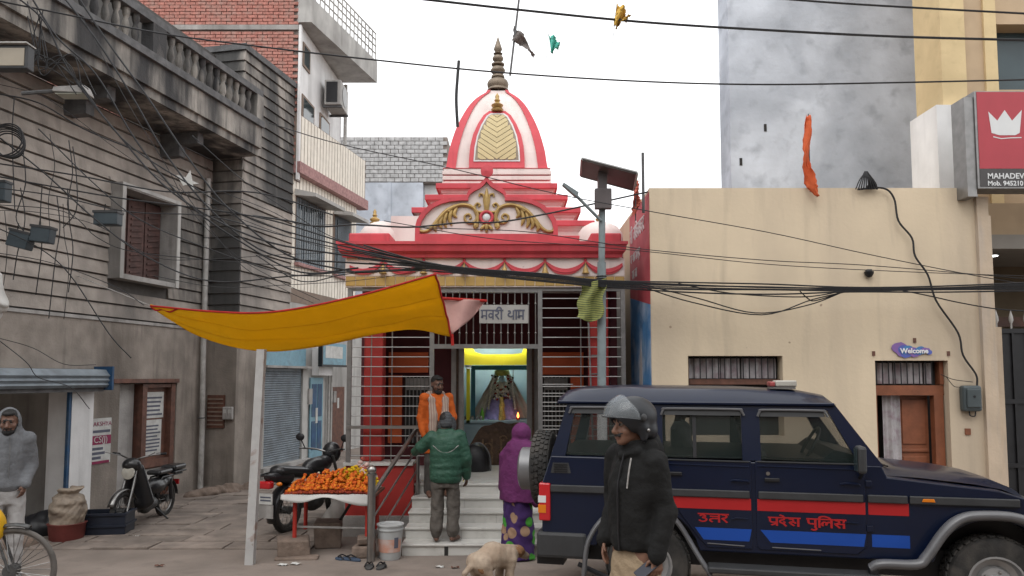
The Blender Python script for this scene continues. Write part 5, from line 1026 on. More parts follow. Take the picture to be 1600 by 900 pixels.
for t in (.33, .66): MB().tube([cl(i/40, t)+Vector((0,-.006,0)) for i in range(41)], .004, 4).build('seam', m_tarp, cn, smooth=True, world=True)
o = MB().grid(cl, 60, 16).build('cloth', m_tarp, cn, smooth=True, fix=False, world=True); k = o.modifiers.new('s', 'SOLIDIFY'); k.thickness = .004
for nm, fn in (('top_border', lambda t: cl(t, 0)), ('right_border', lambda t: cl(1, t)), ('left_border', lambda t: cl(.12*(1-t), t*.6))): MB().tube([fn(i/30) for i in range(31)], .012, 6).build(nm, m_rbd, cn, smooth=True, world=True)
A, B_, C_, D_ = P(688,466,9.1), P(760,470,9.5), P(706,522,8.97), P(692,480,9.0)
o = MB().grid(lambda u, v: (A.lerp(B_, u)).lerp(C_.lerp(B_, u*.92+.0), v)+Vector((0, .05*math.sin(u*7+v*3), .02*math.sin(v*3.1)*(1-u)*-1-.035*math.sin(math.pi*u)*v)), 20, 12).build('folded_corner', m_pkc, cn, smooth=True, fix=False, world=True); k = o.modifiers.new('s', 'SOLIDIFY'); k.thickness = .004
MB().tube([A, B_], .018, 6).tube([C_, C_+Vector((.01,0,-.14))], .02, 5).build('hem', m_rbd, cn, world=True)
m_post = mat('flaking white post', (.36, .35, .34), .8, .08, 6, .2, dirt=(.20, .13, .1), damt=.8, dscale=4, dlo=.58, dhi=.66)
b0, t0_ = Vector((-2.94, 8.42, G(0,8.4)-.05)), P(409, 546, 8.95); h = .047
MB().hexa([b0+Vector(q) for q in ((-h,-h,0),(h,-h,0),(h,h,0),(-h,h,0))], [t0_+Vector(q) for q in ((-h,-h,0),(h,-h,0),(h,h,0),(-h,h,0))]).build('wooden_post', m_post); tag(bpy.data.objects['wooden_post'], 'leaning white painted wooden post under the yellow canopy', 'post')
rp = MB().tube(cat_rom([P(236,478,9.5), P(180,455,10.2), P(118,430,11.0)], 5), .006, 5).build('tie_rope', m_dwhite, cn, world=True)
# ------------------------------------------------------------------ flower stall
m_stone = mat('rough stone block', (.20, .15, .12), .95, .2, 8, .5, 25, dirt=(.12, .095, .08), damt=.5, dscale=4, rnd=.1)
tz = .565; tbx = thing('flower_table', 'low red legged table with white cloth on stone blocks', 'table', (-2.1, 9.1, G(0,9)))
MB().box((-2.68,8.82,tz-.03),(-1.62,9.5,tz)).build('top', m_wood, tbx, world=True)
m_cl = mat('white plastic sheet', (.52, .51, .49), .7, .06, 6, .1)
o = MB().grid(lambda u, v: (lerp(-2.72,-1.66,u), lerp(9.5,8.78,min(1,v*1.25))-(.0 if v < .8 else (v-.8)*.12), tz+.006-(0 if v < .8 else (v-.8)*5*(.05+.035*math.sin(u*9)+.05*u*u))+.004*math.sin(u*17)), 30, 15).build('sheet', m_cl, tbx, smooth=True, fix=False, world=True); k = o.modifiers.new('s', 'SOLIDIFY'); k.thickness = .003
m_rl = mat('red leg paint', (.40, .03, .02), .6, .1, 6, .05)
for x, y in ((-2.58,8.88),(-1.72,8.88),(-2.6,9.42),(-1.7,9.42)): MB().tube([(x,y,.05),(x,y,tz-.03)], .025, 8).build('leg', m_rl, tbx, smooth=True, world=True)
MB().tube([(-2.58,9.0,.16),(-1.72,9.0,.14)], .014, 6).build('stretcher', m_conc, tbx, world=True); MB().tube([(-2.2,9.4,.1),(-2.0,9.4,.42)], .018, 6).build('brace', m_black, tbx, world=True)
rg = random.Random(9)
def stone(c, sx, sy, sz, label, rz=0):
    c = Vector(c); pts = [Vector((a*sx*rg.uniform(.85,1.05)/2, b*sy*rg.uniform(.85,1.05)/2, z*sz*rg.uniform(.92,1.05))) for z in (0, 1) for a, b in ((-1,-1),(1,-1),(1,1),(-1,1))]
    mb = MB(); mb.hexa(pts[:4], pts[4:]); o = mb.build('stone_block', m_stone, None, bevel=.018); o.location = c; o.rotation_euler = (0, 0, rz); tag(o, label, 'stone', 'stones under the flower stall')
gz = G(0, 9)
stone((-2.58,8.86,gz), .38, .32, .21, 'brown stone block carrying red table leg beside motorcycle wheel', .3); stone((-2.3,9.35,gz), .34, .3, .32, 'tall brown stone block standing under middle of flower table', .2); stone((-2.5,8.72,gz-.02), .5, .22, .05, 'flat stone slab lying in front of brown stone block', .1)
stone((-1.75,8.85,gz), .24, .28, .14, 'brown stone block at foot of the steel newel post'); stone((-1.74,8.87,gz+.145), .2, .24, .08, 'small stone resting on block beside steel newel post', .2)
def heap(name, label, cols, n, fn, r, seed):
    rg = random.Random(seed); mbs = MB(); mts = [mat(name+str(i), c, .8, .2, 40, .3, 90) for i, c in enumerate(cols)]
    for q in range(n):
        mbs.cur = rg.randrange(len(cols)); c = fn(rg); mbs.ball(c, r*rg.uniform(.75,1.2), 7, 5, (1,1,.8))
    o = mbs.build(name, mts, None, smooth=True, fix=False); tag(o, label, 'flowers', None, 'stuff')
def mound(x0, x1, y0, y1, hgt, base=tz+.01, p=.5):
    def fn(r):
        u, v = r.random(), r.random(); hh = hgt*(math.sin(math.pi*min(1,max(0,u)))**p)*(.35+.65*v); return (lerp(x0,x1,u), lerp(y0,y1,v), base+.015+hh*r.uniform(.55,1.0))
    return fn
def strands(x0, x1, y0, y1, hgt, n):
    st_ = [(rg.uniform(x0, x1), rg.uniform(-.05, .05), rg.uniform(.75, 1.1)) for _ in range(n)]
    def fn(r):
        x, sl_, hh = r.choice(st_); t = r.randrange(15)/14; e = math.sin(math.pi*min(1, max(0, (x-x0)/(x1-x0)*.96+.02)))**.35
        return (x+sl_*t+r.uniform(-.005,.005)+.012*math.sin(t*9+x*40), lerp(y1, y0, t), tz+.02+hgt*hh*e*(1-.72*t**1.6)+r.uniform(-.006,.006))
    return fn
rg = random.Random(51); f1, f2 = mound(-2.66,-1.68,8.84,9.22,.17), strands(-2.66,-1.7,8.82,9.24,.21,34)
heap('marigold_heap', 'heap of orange marigold garlands on the front of the flower table', [(.60,.13,.006),(.52,.085,.004),(.62,.19,.01)], 1250, lambda r: f2(r) if r.random() < .62 else f1(r), .02, 1)
heap('red_flower_fringe', 'dark red marigolds along the front edge of the flower table', [(.20,.022,.008),(.28,.04,.008)], 420, mound(-2.68,-1.66,8.80,8.9,.06, tz+.0), .019, 2)
heap('yellow_marigold_heap', 'yellow marigold garlands behind the orange heap', [(.62,.42,.006),(.56,.35,.006)], 420, mound(-2.3,-1.66,9.12,9.36,.27), .02, 3)
heap('pale_flower_heap', 'pale pink and white flowers piled at the back of the stall', [(.58,.42,.38),(.5,.36,.32),(.35,.08,.06)], 170, mound(-2.05,-1.72,9.28,9.46,.34), .028, 4)
heap('jasmine_string', 'small white flower strings on the left of the stall', [(.5,.48,.36),(.3,.05,.03)], 110, mound(-2.5,-2.28,9.2,9.36,.24), .018, 5)
# bucket, sandals, litter
bk = thing('bucket', 'grey lidded plastic bucket with pink label beside the steps', 'bucket', (-1.42, 8.74, gz)); m_bk = mat('grey plastic', (.40,.41,.41), .55, .06, 6, .05)
MB().lathe([(.115,0),(.122,.02),(.145,.33),(.155,.335),(.155,.35),(.147,.352),(.149,.38),(.16,.385),(.16,.40),(.14,.402),(.13,.385)], 26).build('body', m_bk, bk, smooth=True)
M_l = mat('pink bucket label', (.52,.27,.20), .6, .06, 6, 0, dirt=(.5,.48,.46), damt=.6, dscale=9)
def arcw(a0, a1, z0, z1, r0, r1): return lambda u, v: (lerp(r0,r1,v)*math.cos(lerp(a0,a1,u)), lerp(r0,r1,v)*math.sin(lerp(a0,a1,u)), lerp(z0,z1,v))
MB().grid(arcw(R(-170),R(-20),.09,.24,.131,.1405), 18, 2).build('label', M_l, bk, smooth=True, fix=False); MB().grid(arcw(R(-62),R(-40),.14,.26,.1365,.1425), 6, 2).build('blue_mark', m_ink, bk, smooth=True, fix=False)
def sandal(loc, rz, col, label):
    q = thing('sandal', label, 'sandal', loc, rz, 'sandals by the steps'); m_ = mat('sandal '+col[0], col[1], .7, .1, 8, .1)
    out = [(.05*math.cos(a)*(1.15 if math.sin(a) > 0 else .85), .12*math.sin(a)) for a in [i*.35 for i in range(18)]]
    MB().prism(out, lambda p, z, h: (p, z, h), .0, .022).build('sole', m_, q, bevel=.005); MB().tube(cat_rom([(-.05,-.01,.02),(-.025,.05,.05),(0,.085,.03)], 4), .008, 6).tube(cat_rom([(.05,-.01,.02),(.025,.05,.05),(0,.085,.03)], 4), .008, 6).build('strap', m_black, q)
for p, rz, c, l in (((-1.93,8.66),1.3,('blue',(.05,.075,.12)),'blue rubber sandal lying on ground under the flower table'),((-1.83,8.63),1.0,('blue',(.05,.075,.12)),'second blue rubber sandal overlapping its pair'),((-1.56,8.2),.15,('black',(.05,.05,.05)),'black strapped sandal in front of the newel post'),((-1.43,8.2),-.1,('black',(.05,.05,.05)),'black strapped sandal of the pair nearer the bucket')): sandal((p[0], p[1], G(0,p[1])+.004), rz, c, l)
rg = random.Random(21)
for k, (x, y, l) in enumerate(((-2.42,8.4,'crumpled white paper scrap on ground before the stall'),(-2.55,8.35,'tiny white scrap on ground before the stall'),(-.8,8.25,'small pale scrap on road before the steps'),(-4.95,9.9,'white scrap on ground beside the moped'),(-3.9,8.3,'dark dry leaf on paved ground'),(-.62,8.2,'dry leaf on road in front of steps'))):
    mb = MB(); mb.grid(lambda u, v: ((u-.5)*.1+rg.uniform(-.012,.012), (v-.5)*.06+rg.uniform(-.012,.012), .006+rg.uniform(0,.022)), 4, 3); o = mb.build('litter', m_paper if 'white' in l or 'pale' in l else m_wood, None, fix=False); o.location = (x, y, G(0,y)); tag(o, l, 'litter')
# sack in tub, crate, shop clutter
sk = thing('sack', 'full brown plastic sack standing in a red tub by white shop post', 'sack', (-5.78, 9.72, G(0,9.7)))
MB().lathe([(.19,0),(.2,.02),(.22,.2),(.235,.22),(.2,.222)], 20).build('tub', mat('red tub', (.15,.035,.03), .6, .15, 6, .1), sk, smooth=True)
soft('bag', SDF().loft([(.18,0,0,.19,.19),(.3,0,0,.22,.2),(.48,0,0,.21,.2),(.56,0,0,.17,.16),(.6,0,0,.12,.12),(.66,.01,0,.17,.14)], .03, 0), .014, [mat('dirty sack', (.30,.245,.19), .6, .2, 8, .3, 20, dirt=(.13,.10,.08), damt=.7, dscale=6)], sk, .022, 24, 5)
cr = thing('crate', 'dark blue plastic crate on ground in front of moped', 'crate', (-5.48, 10.1, G(0,10)), R(10)); m_cr = mat('dark blue plastic', (.012,.016,.028), .5, .15, 6, .05)
for a, b in (((-.3,-.2,0),(.3,-.18,.3)), ((-.3,.18,0),(.3,.2,.3)), ((-.3,-.18,0),(-.28,.18,.3)), ((.28,-.18,0),(.3,.18,.3))): MB().box(a, b).build('side', m_cr, cr, bevel=.005)
MB().box((-.279,-.179,.0),(.279,.179,.2)).build('contents', m_dark, cr); 
for z in (.12, .27): MB().box((-.32,-.22,z),(.32,-.2,z+.03)).box((.3,-.2,z),(.32,.22,z+.03)).build('rim', m_cr, cr)
mb = MB(); mb.prism([(-.3,0),(.3,0),(.26,.1),(-.24,.12)], lambda p, q, h: (-6.25+p, 9.35+h, G(0,9.3)+q), -.2, .2); tag(mb.build('rubble_heap', m_stone, None, bevel=.03), 'dark low heap of rubble in the shop mouth', 'heap')
soft_ = thing('black_bag', 'black plastic bag slumped inside the shop beside sack', 'bag', (-6.3, 9.95, G(0,10))); soft('bag', SDF().ell((0,0,.12),(.34,.2,.16),.04).ell((.1,.05,.24),(.16,.14,.1),.05), .016, [m_black], soft_, .015, 22)
hg = thing('red_cloth', 'red cloth strip hanging inside the dark shop', 'cloth', WF(-3.75,-1.9,1.55)); MB().grid(lambda u, v: WF(lerp(-3.8,-3.66,u), -1.9+.02*math.sin(u*8), lerp(1.3,1.75,v)), 6, 4).build('strip', m_srd, hg, world=True, fix=False)
stc = thing('shop_shelf', 'dark wooden shelf unit on the shop wall', 'shelf', WF(-3.5,-2.0,.4)); wpart('case', m_wood, stc, (-3.7,-3.2,-2.28,-2.0,.75,1.35)); wpart('lower_case', m_conc, stc, (-3.7,-3.2,-2.28,-2.02,.3,.745))
dh = MB(); rg = random.Random(31); s = SDF()
for k in range(16): s.ell((rg.uniform(-.55,.6), rg.uniform(-.12,.15), rg.uniform(0,.07)), (rg.uniform(.08,.2), rg.uniform(.07,.14), rg.uniform(.05,.11)), .04)
dt = thing('dirt_heap', 'low heap of brown soil against the stained wall by drain pipe', 'heap', (-5.25, 13.5, G(0,13.5)), R(40)); tag(soft('soil', s, .025, [m_stone], dt, .012, 30), kind='stuff')
gry = thing('grey_sheet', 'grey draped sheet covering a mound beside the temple plinth', 'sheet', (-2.35, 10.3, G(0,10.3)))
soft('drape', SDF().cap((-.15,.1,.0),(.2,.0,.75),.22,.05,.05).ell((.25,-.05,.7),(.45,.12,.14),.06).cap((.2,-.1,.3),(.75,-.25,.62),.14,.06,.06), .022, [mat('grey tarpaulin', (.22,.205,.19), .9, .1, 6, .2)], gry, .018, 16)
# ------------------------------------------------------------------ solar street lamp
m_pole = mat('grey green pole', (.20,.24,.25), .5, .1, 6, .05, dirt=(.12,.13,.13), damt=.5, dscale=3); m_pv = mat('solar panel back', (.09,.075,.075), .5, .1, 6, .05)
SL = thing('solar_street_lamp', 'grey solar street lamp pole with tilted panel and thin lamp arm', 'street lamp', (1.12, 9.2, G(0,9.2)))
MB().tube([(1.11,9.2,-.2),(1.12,9.2,1.5)], .062, 14).build('pole_base', m_white, SL, smooth=True, world=True); MB().tube([(1.115,9.2,1.5),(1.13,9.2,3.4)], .055, 14).build('pole', m_pole, SL, smooth=True, world=True); MB().tube([(1.13,9.2,3.4),(1.15,9.2,4.52)], .042, 14).build('pole_top', m_pole, SL, smooth=True, world=True)
MB().box((1.04,9.08,4.06),(1.25,9.16,4.32)).build('battery_box', m_pv, SL, world=True, bevel=.01); MB().box((1.09,9.14,4.28),(1.2,9.26,4.6)).build('bracket', m_pv, SL, world=True)
a_, b_, c_, d_ = P(912,248,9.05), P(995,274,9.05), P(990,298,9.75), P(908,275,9.75)
a_, b_, c_, d_ = P(910,250,8.95), P(995,272,8.95), P(990,298,9.42), P(908,276,9.42); up = Vector((0,0,.035))
pn = MB().hexa([a_,b_,c_,d_], [a_+up*.8,b_+up*.8,c_+up*.8,d_+up*.8]).build('panel', m_pv, SL, world=True); 
for p, q in ((a_,b_),(b_,c_),(c_,d_),(d_,a_)): MB().tube([p+up*.4,q+up*.4], .022, 4).build('panel_frame', m_steeld, pn, world=True)
MB().tube([(1.12,9.15,3.92),(.78,9.0,4.22)], .02, 8).build('arm', m_pole, SL, smooth=True, world=True); MB().hexa([(.8,8.97,4.18),(.8,9.07,4.18),(.62,9.03,4.33),(.62,8.95,4.33)], [(.83,8.97,4.24),(.83,9.07,4.24),(.64,9.03,4.36),(.64,8.95,4.36)]).build('lamp_head', m_pole, SL, world=True, bevel=.008)
ck = thing('checked_cloth', 'green and yellow checked cloth tied to the lamp pole', 'cloth', (1.06, 9.1, 2.75)); m_ck = mat('checked gamcha', (.32,.32,.10), .9, .1, 20, .1, wave=(14,(.06,.09,.04),.3,'Z'))
o = MB().grid(lambda u, v: (lerp(.86,1.17,u)-.06*v+.02*math.sin(v*9), 9.08+.05*math.sin(u*9+v*3), lerp(3.14,2.7,v)+.1*(u-.5)*(1-v)-.06*math.sin(u*3.1)*v), 16, 14).build('cloth', m_ck, ck, smooth=True, fix=False, world=True)
for k in range(5): MB().torus((1.125,9.2,3.1+k*.03), .062, .008, None, 12, 5).build('binding_wire', m_black, SL, smooth=True, world=True)
# ------------------------------------------------------------------ flags and odds in the air
def flag(label, pole, pts, col, name='flag', pr=.008):
    q = thing(name, label, 'flag', pole[0]); MB().tube(pole, pr, 6).build('staff', m_rail, q, world=True)
    A = cat_rom(pts[0], 5); B2 = cat_rom(pts[1], 5); o = MB().grid(lambda u, v: samp(A, u).lerp(samp(B2, u), v)+Vector((rg.uniform(-.012,.012), .05*math.sin(u*10+v*4)+rg.uniform(-.01,.01), rg.uniform(-.012,.012)))*(1 if True else 0), 22, 8).build('cloth', mat('flag '+label[:9], col, .85, .1, 12, .1), q, smooth=True, fix=False, world=True); k = o.modifiers.new('s', 'SOLIDIFY'); k.thickness = .003
fy = 12.1
flag('dark brown pennant on staff beside the temple finial', [P(797,118,fy), P(812,-10,fy)], [[P(803,40,fy), P(818,55,fy), P(836,88,fy)], [P(800,65,fy), P(815,72,fy), P(834,89,fy)]], (.14,.12,.11), pr=.02)
flag('yellow torn kite flag caught on the upper wire', [P(965,-5,7.2), P(957,68,7.2)], [[P(965,2,7.2), P(974,14,7.2), P(984,28,7.2)], [P(959,44,7.2), P(966,40,7.2), P(980,30,7.2)]], (.60,.36,.06), pr=.003)
flag('mint green pennant hanging from a string in the sky', [P(857,52,10), P(853,100,10)], [[P(858,55,10), P(866,58,10), P(876,68,10)], [P(861,85,10), P(864,80,10), P(872,75,10)]], (.10,.48,.38), pr=.004)
flag('orange saffron flag hanging furled over beige wall top', [P(1263,178,9.45), P(1266,300,9.45)], [[P(1261,180,9.4), P(1256,215,9.4), P(1253,255,9.4), P(1260,288,9.4), P(1276,309,9.4)], [P(1265,180,9.4), P(1268,215,9.4), P(1268,255,9.4), P(1275,285,9.4), P(1280,306,9.4)]], (.55,.10,.03))
flag('narrow orange flag standing at corner of beige building', [P(994,280,9.6), P(993,345,9.6)], [[P(992,282,9.6), P(989,310,9.6), P(988,340,9.6)], [P(996,282,9.6), P(1000,310,9.6), P(999,325,9.6)]], (.50,.12,.08))
st_ = thing('cable_stub', 'thick black cable stub hanging upright on the sky wire', 'cable', P(716,100,8.2)); MB().tube(cat_rom([P(717,95,8.2), P(715,120,8.2), P(713,155,8.2), P(715,198,8.2)], 5), .018, 7).build('sleeve', m_black, st_, smooth=True, world=True)
kt = thing('torn_kite', 'torn white paper kite caught in cables before grey house', 'kite', P(292,280,9.5)); q_ = [P(276,273,9.5),P(290,277,9.5),P(297,266,9.5),P(300,282,9.5),P(311,287,9.5),P(301,288,9.5),P(303,297,9.5),P(296,288,9.5),P(286,290,9.5)]
mb = MB(); mb.add([v+Vector((0, d, 0)) for d in (0, .012) for v in q_], [tuple(range(9)), tuple(range(17, 8, -1))]+[(i, (i+1)%9, 9+(i+1)%9, 9+i) for i in range(9)]); mb.build('paper', m_paper, kt, world=True)
# floodlight, street lamp head, junction boxes, coil
fl_ = thing('floodlight', 'large square floodlight fixed above the grooved wall', 'floodlight', P(22,92,7.6)); c = P(22,92,7.6)
MB().box((-.22,-.06,-.13),(.18,.06,.13)).build('housing', m_trim, fl_, bevel=.012); MB().box((-.2,-.068,-.1),(.15,-.061,.09)).build('glass', mat('floodlight glass', (.30,.26,.2), .3, .1, 3, 0), fl_); MB().box((-.23,-.1,.131),(.19,.06,.145)).build('hood', m_dwhite, fl_)
sh_ = thing('lamp_head', 'grey flat street lamp head hanging below balcony', 'lamp', P(115,142,8.4)); MB().hexa([(-.2,-.1,-.04),(.2,-.1,-.06),(.2,.1,-.06),(-.2,.1,-.04)], [(-.2,-.07,.03),(.16,-.07,.05),(.16,.07,.05),(-.2,.07,.03)]).build('shell', m_conc, sh_, bevel=.015); MB().tube([(-.2,0,0),(-.6,0,-.03)], .025, 8).build('arm', m_rail, sh_); MB().box((-.16,-.09,-.066),(.16,.09,-.0605)).build('lens', mat('milky lens', (.36,.38,.32), .4, .1, 3, 0), sh_)
for (x, y, w_, hh, rz, ry, l) in ((33,375,.25,.2,.5,.25,'dark tilted junction box hanging from tangled cables'),(67,367,.23,.19,.1,.12,'dark junction box hung next to a tilted one'),(169,342,.28,.16,0,.0,'small dark box mounted beside concrete window surround'),(0,300,.2,.24,0,0,'dark box at end of the cable tangle')):
    q = thing('junction_box', l, 'box', P(x,y,8.6)); MB().box((-w_/2,-.07,-hh/2),(w_/2,.07,hh/2), Matrix.Rotation(ry,4,'Y')).build('case', mat('junction slate', (.035,.05,.06), .5, .1, 6, .03), q, bevel=.012); MB().box((-w_/2-.008,-.078,hh/2-.02),(w_/2+.008,.07,hh/2+.008), Matrix.Rotation(ry,4,'Y')).build('lid', m_trim, q); MB().tube([(-.05,0,hh/2),(-.04,0,hh/2+.1)], .006, 5).build('hook', m_black, q)
co = thing('cable_coil', 'coil of black cable hanging on the cable tangle', 'cable', P(10,225,8.2))
for k in range(6): MB().torus(P(8+k*1.5,218+k*2,8.2+.02*k), .2-.012*k, .009, Matrix.Rotation(R(80+4*k),4,'X') @ Matrix.Rotation(R(10*k),4,'Y'), 26, 5).build('loop', m_black, co, smooth=True, world=True)
wc = thing('white_cloth', 'grubby white cloth bundle hung at the cable tangle', 'cloth', P(-8,470,7.4)); soft('bundle', SDF().cap((0,0,.25),(.02,0,-.05),.06,.09,.03).cap((.02,0,-.05),(-.05,0,-.33),.09,.03,.03), .014, [m_dwhite], wc, .02, 28)
wb = thing('wire_bundle', 'looped bundle of black wires tied above the beige wall', 'cable', P(1353,290,9.45))
for k in range(9): MB().tube(cat_rom([P(1337+k*4.2,296,9.42), P(1344+k*2.4,280,9.4), P(1353+rg.uniform(-2,2),268,9.42), P(1358+k*1.2,285,9.44), P(1352+k*2.4,296,9.46)], 4), .008, 5).build('loop', m_black, wb, smooth=True, world=True)
cc = thing('camera_dome', 'small dark security camera fixed high on beige wall', 'camera', P(1358,428,9.46)); MB().lathe([(.06,.03),(.055,.0),(.03,-.04),(.0,-.05)], 12).build('dome', m_black, cc, smooth=True); MB().box((-.03,-.02,.03),(.03,.04,.06)).build('mount', m_rail, cc)
# ------------------------------------------------------------------ overhead cables
def cable(label, pts, r=.009, group='overhead cables', n=7, name='cable', sm=6):
    o = MB().tube(cat_rom([P(*p) for p in pts], sm), r, 5).build(name, m_wire, None, smooth=True); return tag(o, label, 'cable', group)
m_wire = mat('cable black', (.018,.018,.02), .6, .1, 6, 0); rg = random.Random(14)
cable('thick twisted power cable crossing the sky above the temple finial', [(620,-6,7),(800,14,7.1),(1000,34,7.2),(1200,47,7.3),(1400,57,7.3),(1620,63,7.3)], .013)
cable('second thick sky cable crossing near top of cement tower', [(1150,-8,7.4),(1300,4,7.4),(1450,13,7.4),(1620,22,7.4)], .011)
cable('single sky wire passing in front of the temple finial', [(-20,-2,8.2),(100,22,8.2),(250,52,8.2),(400,72,8.2),(580,93,8.2),(780,113,8.2),(1000,127,8.2),(1190,132,8.2),(1400,129,8.2),(1620,124,8.2)], .010)
cable('thin wire crossing the spire base and beige wall top', [(420,192,8.3),(530,225,8.3),(700,262,8.4),(870,303,8.5),(1020,331,8.6),(1200,363,8.8),(1360,398,8.9),(1520,430,9.0),(1620,447,9.1)], .0055)
cable('wavy black cable draped across the gold pediment', [(395,337,8.6),(450,345,8.6),(500,354,8.7),(560,351,8.8),(640,355,8.9),(720,348,8.9),(780,347,8.9),(850,335,9),(935,317,9.1),(1012,300,9.3)], .011)
cable('thin wire running below pediment and across beige wall', [(560,352,8.5),(700,357,8.6),(820,362,8.7),(930,378,8.8),(1020,391,8.9),(1200,407,9.0),(1360,415,9.0),(1620,437,9.1)], .0055)
cable('thin wire crossing the crimson cornice to the beige wall', [(600,345,8.5),(760,372,8.6),(900,383,8.8),(1020,394,8.9),(1200,413,9),(1400,424,9.0),(1620,432,9.1)], .005)
for k in range(7):
    d = rg.uniform(-4, 5)
    cable('black cable of the thick bundle tied to the lamp pole', [(560+rg.uniform(-20,20),383+k*7,8.6),(660,410+k*2+d*.3,8.7),(740,420+k*1.5,8.8),(840,427+k*2,8.9),(940,438+k*1.6,9.08),(1060,442+k*2.2+d*.3,9.0),(1200,447+k*1.6+d,8.95),(1330,449+k*1.2,8.95),(1460,449+d*.5+k,8.95),(1620,441+k*2.2,8.95)], rg.choice((.005,.007,.010)), 'thick cable bundle')
for k, (a, b) in enumerate((((1005,445),(1090,466,1180,489,1262,477,1325,453)),((1000,447),(1080,472,1190,492,1270,468,1340,452)),((1060,443),(1140,458,1240,464,1290,460,1330,450)),((1400,452),(1450,462,1500,473,1560,483,1625,487)),((1250,455),(1262,466,1272,470,1300,462,1322,452)))):
    cable('slack cable loop hanging below bundle in front of beige wall', [(a[0],a[1],9)]+[(b[i],b[i+1],9.05) for i in range(0,8,2)], .008, 'slack cable loops')
cable('thick cable snaking down beige wall to the meter box', [(1340,296,9.44),(1380,294,9.44),(1397,310,9.44),(1404,345,9.44),(1425,372,9.44),(1430,400,9.44),(1450,430,9.44),(1463,470,9.44),(1497,520,9.44),(1505,555,9.44),(1525,585,9.44),(1527,603,9.44)], .013)
cable('thin looping service wire from brown door to meter box', [(1478,588,9.44),(1490,603,9.44),(1500,605,9.42)], .005); cable('thin upper service wire from brown door to meter box', [(1470,585,9.44),(1490,593,9.44),(1520,597,9.42)], .005)
lab = 'black cable of the tangle strung across the grooved grey house'
fan = [[(45,-10),(90,60),(150,115),(215,225),(290,315),(380,380),(470,425),(560,420)],[(95,-10),(150,60),(205,150),(260,240),(330,330),(420,395),(540,410),(680,415)],[(118,-10),(170,70),(230,150),(300,255),(360,330),(450,400),(560,428)],[(20,-10),(70,35),(108,110),(175,200),(270,300),(400,370),(540,398),(690,417)],[(-15,130),(60,148),(110,180),(180,230),(270,290),(380,345),(520,390),(690,416)],[(-15,60),(100,105),(190,215),(290,285),(400,345),(540,385),(690,415)],
 [(-15,275),(80,290),(190,312),(300,322),(420,345),(560,385),(690,416)],[(-15,290),(90,305),(200,330),(330,340),(450,370),(580,398),(690,418)],[(-15,330),(60,332),(150,352),(240,400),(330,405),(440,400),(560,395),(690,418)],[(-15,320),(100,330),(150,370),(200,390),(300,402),(420,415),(560,425),(660,418)],[(-15,395),(80,412),(180,450),(225,475)],[(-15,350),(60,385),(110,430),(170,520),(205,560)],[(-15,520),(40,565),(60,590),(110,605),(140,640)],[(-15,525),(50,545),(100,568),(150,572)],
 [(0,215),(70,270),(150,345),(230,400),(330,440),(450,432),(560,424),(680,419)],[(60,200),(150,290),(220,345),(320,385),(440,425),(520,430)],[(-15,255),(120,275),(260,300),(400,300),(520,335)],[(130,30),(200,160),(260,260),(300,330),(370,400),(440,440),(500,470)],[(280,290),(330,360),(380,415),(440,450),(490,475)],[(300,210),(380,280),(450,330),(520,370),(600,395)],[(-15,145),(60,160),(130,200),(205,232)],[(350,300),(420,330),(470,352),(520,350)],[(240,430),(340,450),(440,446),(560,436),(650,424)],[(400,400),(470,440),(540,430),(640,418)]]
rg = random.Random(77)
for k, f_ in enumerate(fan):
    y0_ = rg.uniform(7.9, 8.7); n = len(f_)
    cable(lab, [(p[0], p[1]+rg.uniform(-2,2), lerp(y0_, 8.75, i/(n-1))) for i, p in enumerate(f_)], rg.choice((.004,.005,.007,.009)) if k > 3 else .011, 'cable tangle before grey house')
for k in range(11):
    x = rg.uniform(2, 120); y = rg.uniform(150, 330); cable('loose wire end dangling down the grooved grey wall', [(x,y,8.6),(x+rg.uniform(-8,8),y+50,8.6),(x+rg.uniform(-14,14),y+100,8.6),(x+rg.uniform(-16,16),y+rg.uniform(120,210),8.6)], rg.choice((.004,.006)), 'dangling wire ends')
for k in range(7):
    cable('curling service wire above street lamp head', [(40+rg.uniform(0,30),rg.uniform(0,40),8.2),(60+rg.uniform(-10,15),60+rg.uniform(0,30),8.2),(55+rg.uniform(-10,30),100+rg.uniform(-10,20),8.2),(95+rg.uniform(-20,20),90+rg.uniform(-10,30),8.2),(130+rg.uniform(-20,20),130+rg.uniform(0,20),8.3)], .006, 'curling service wires')
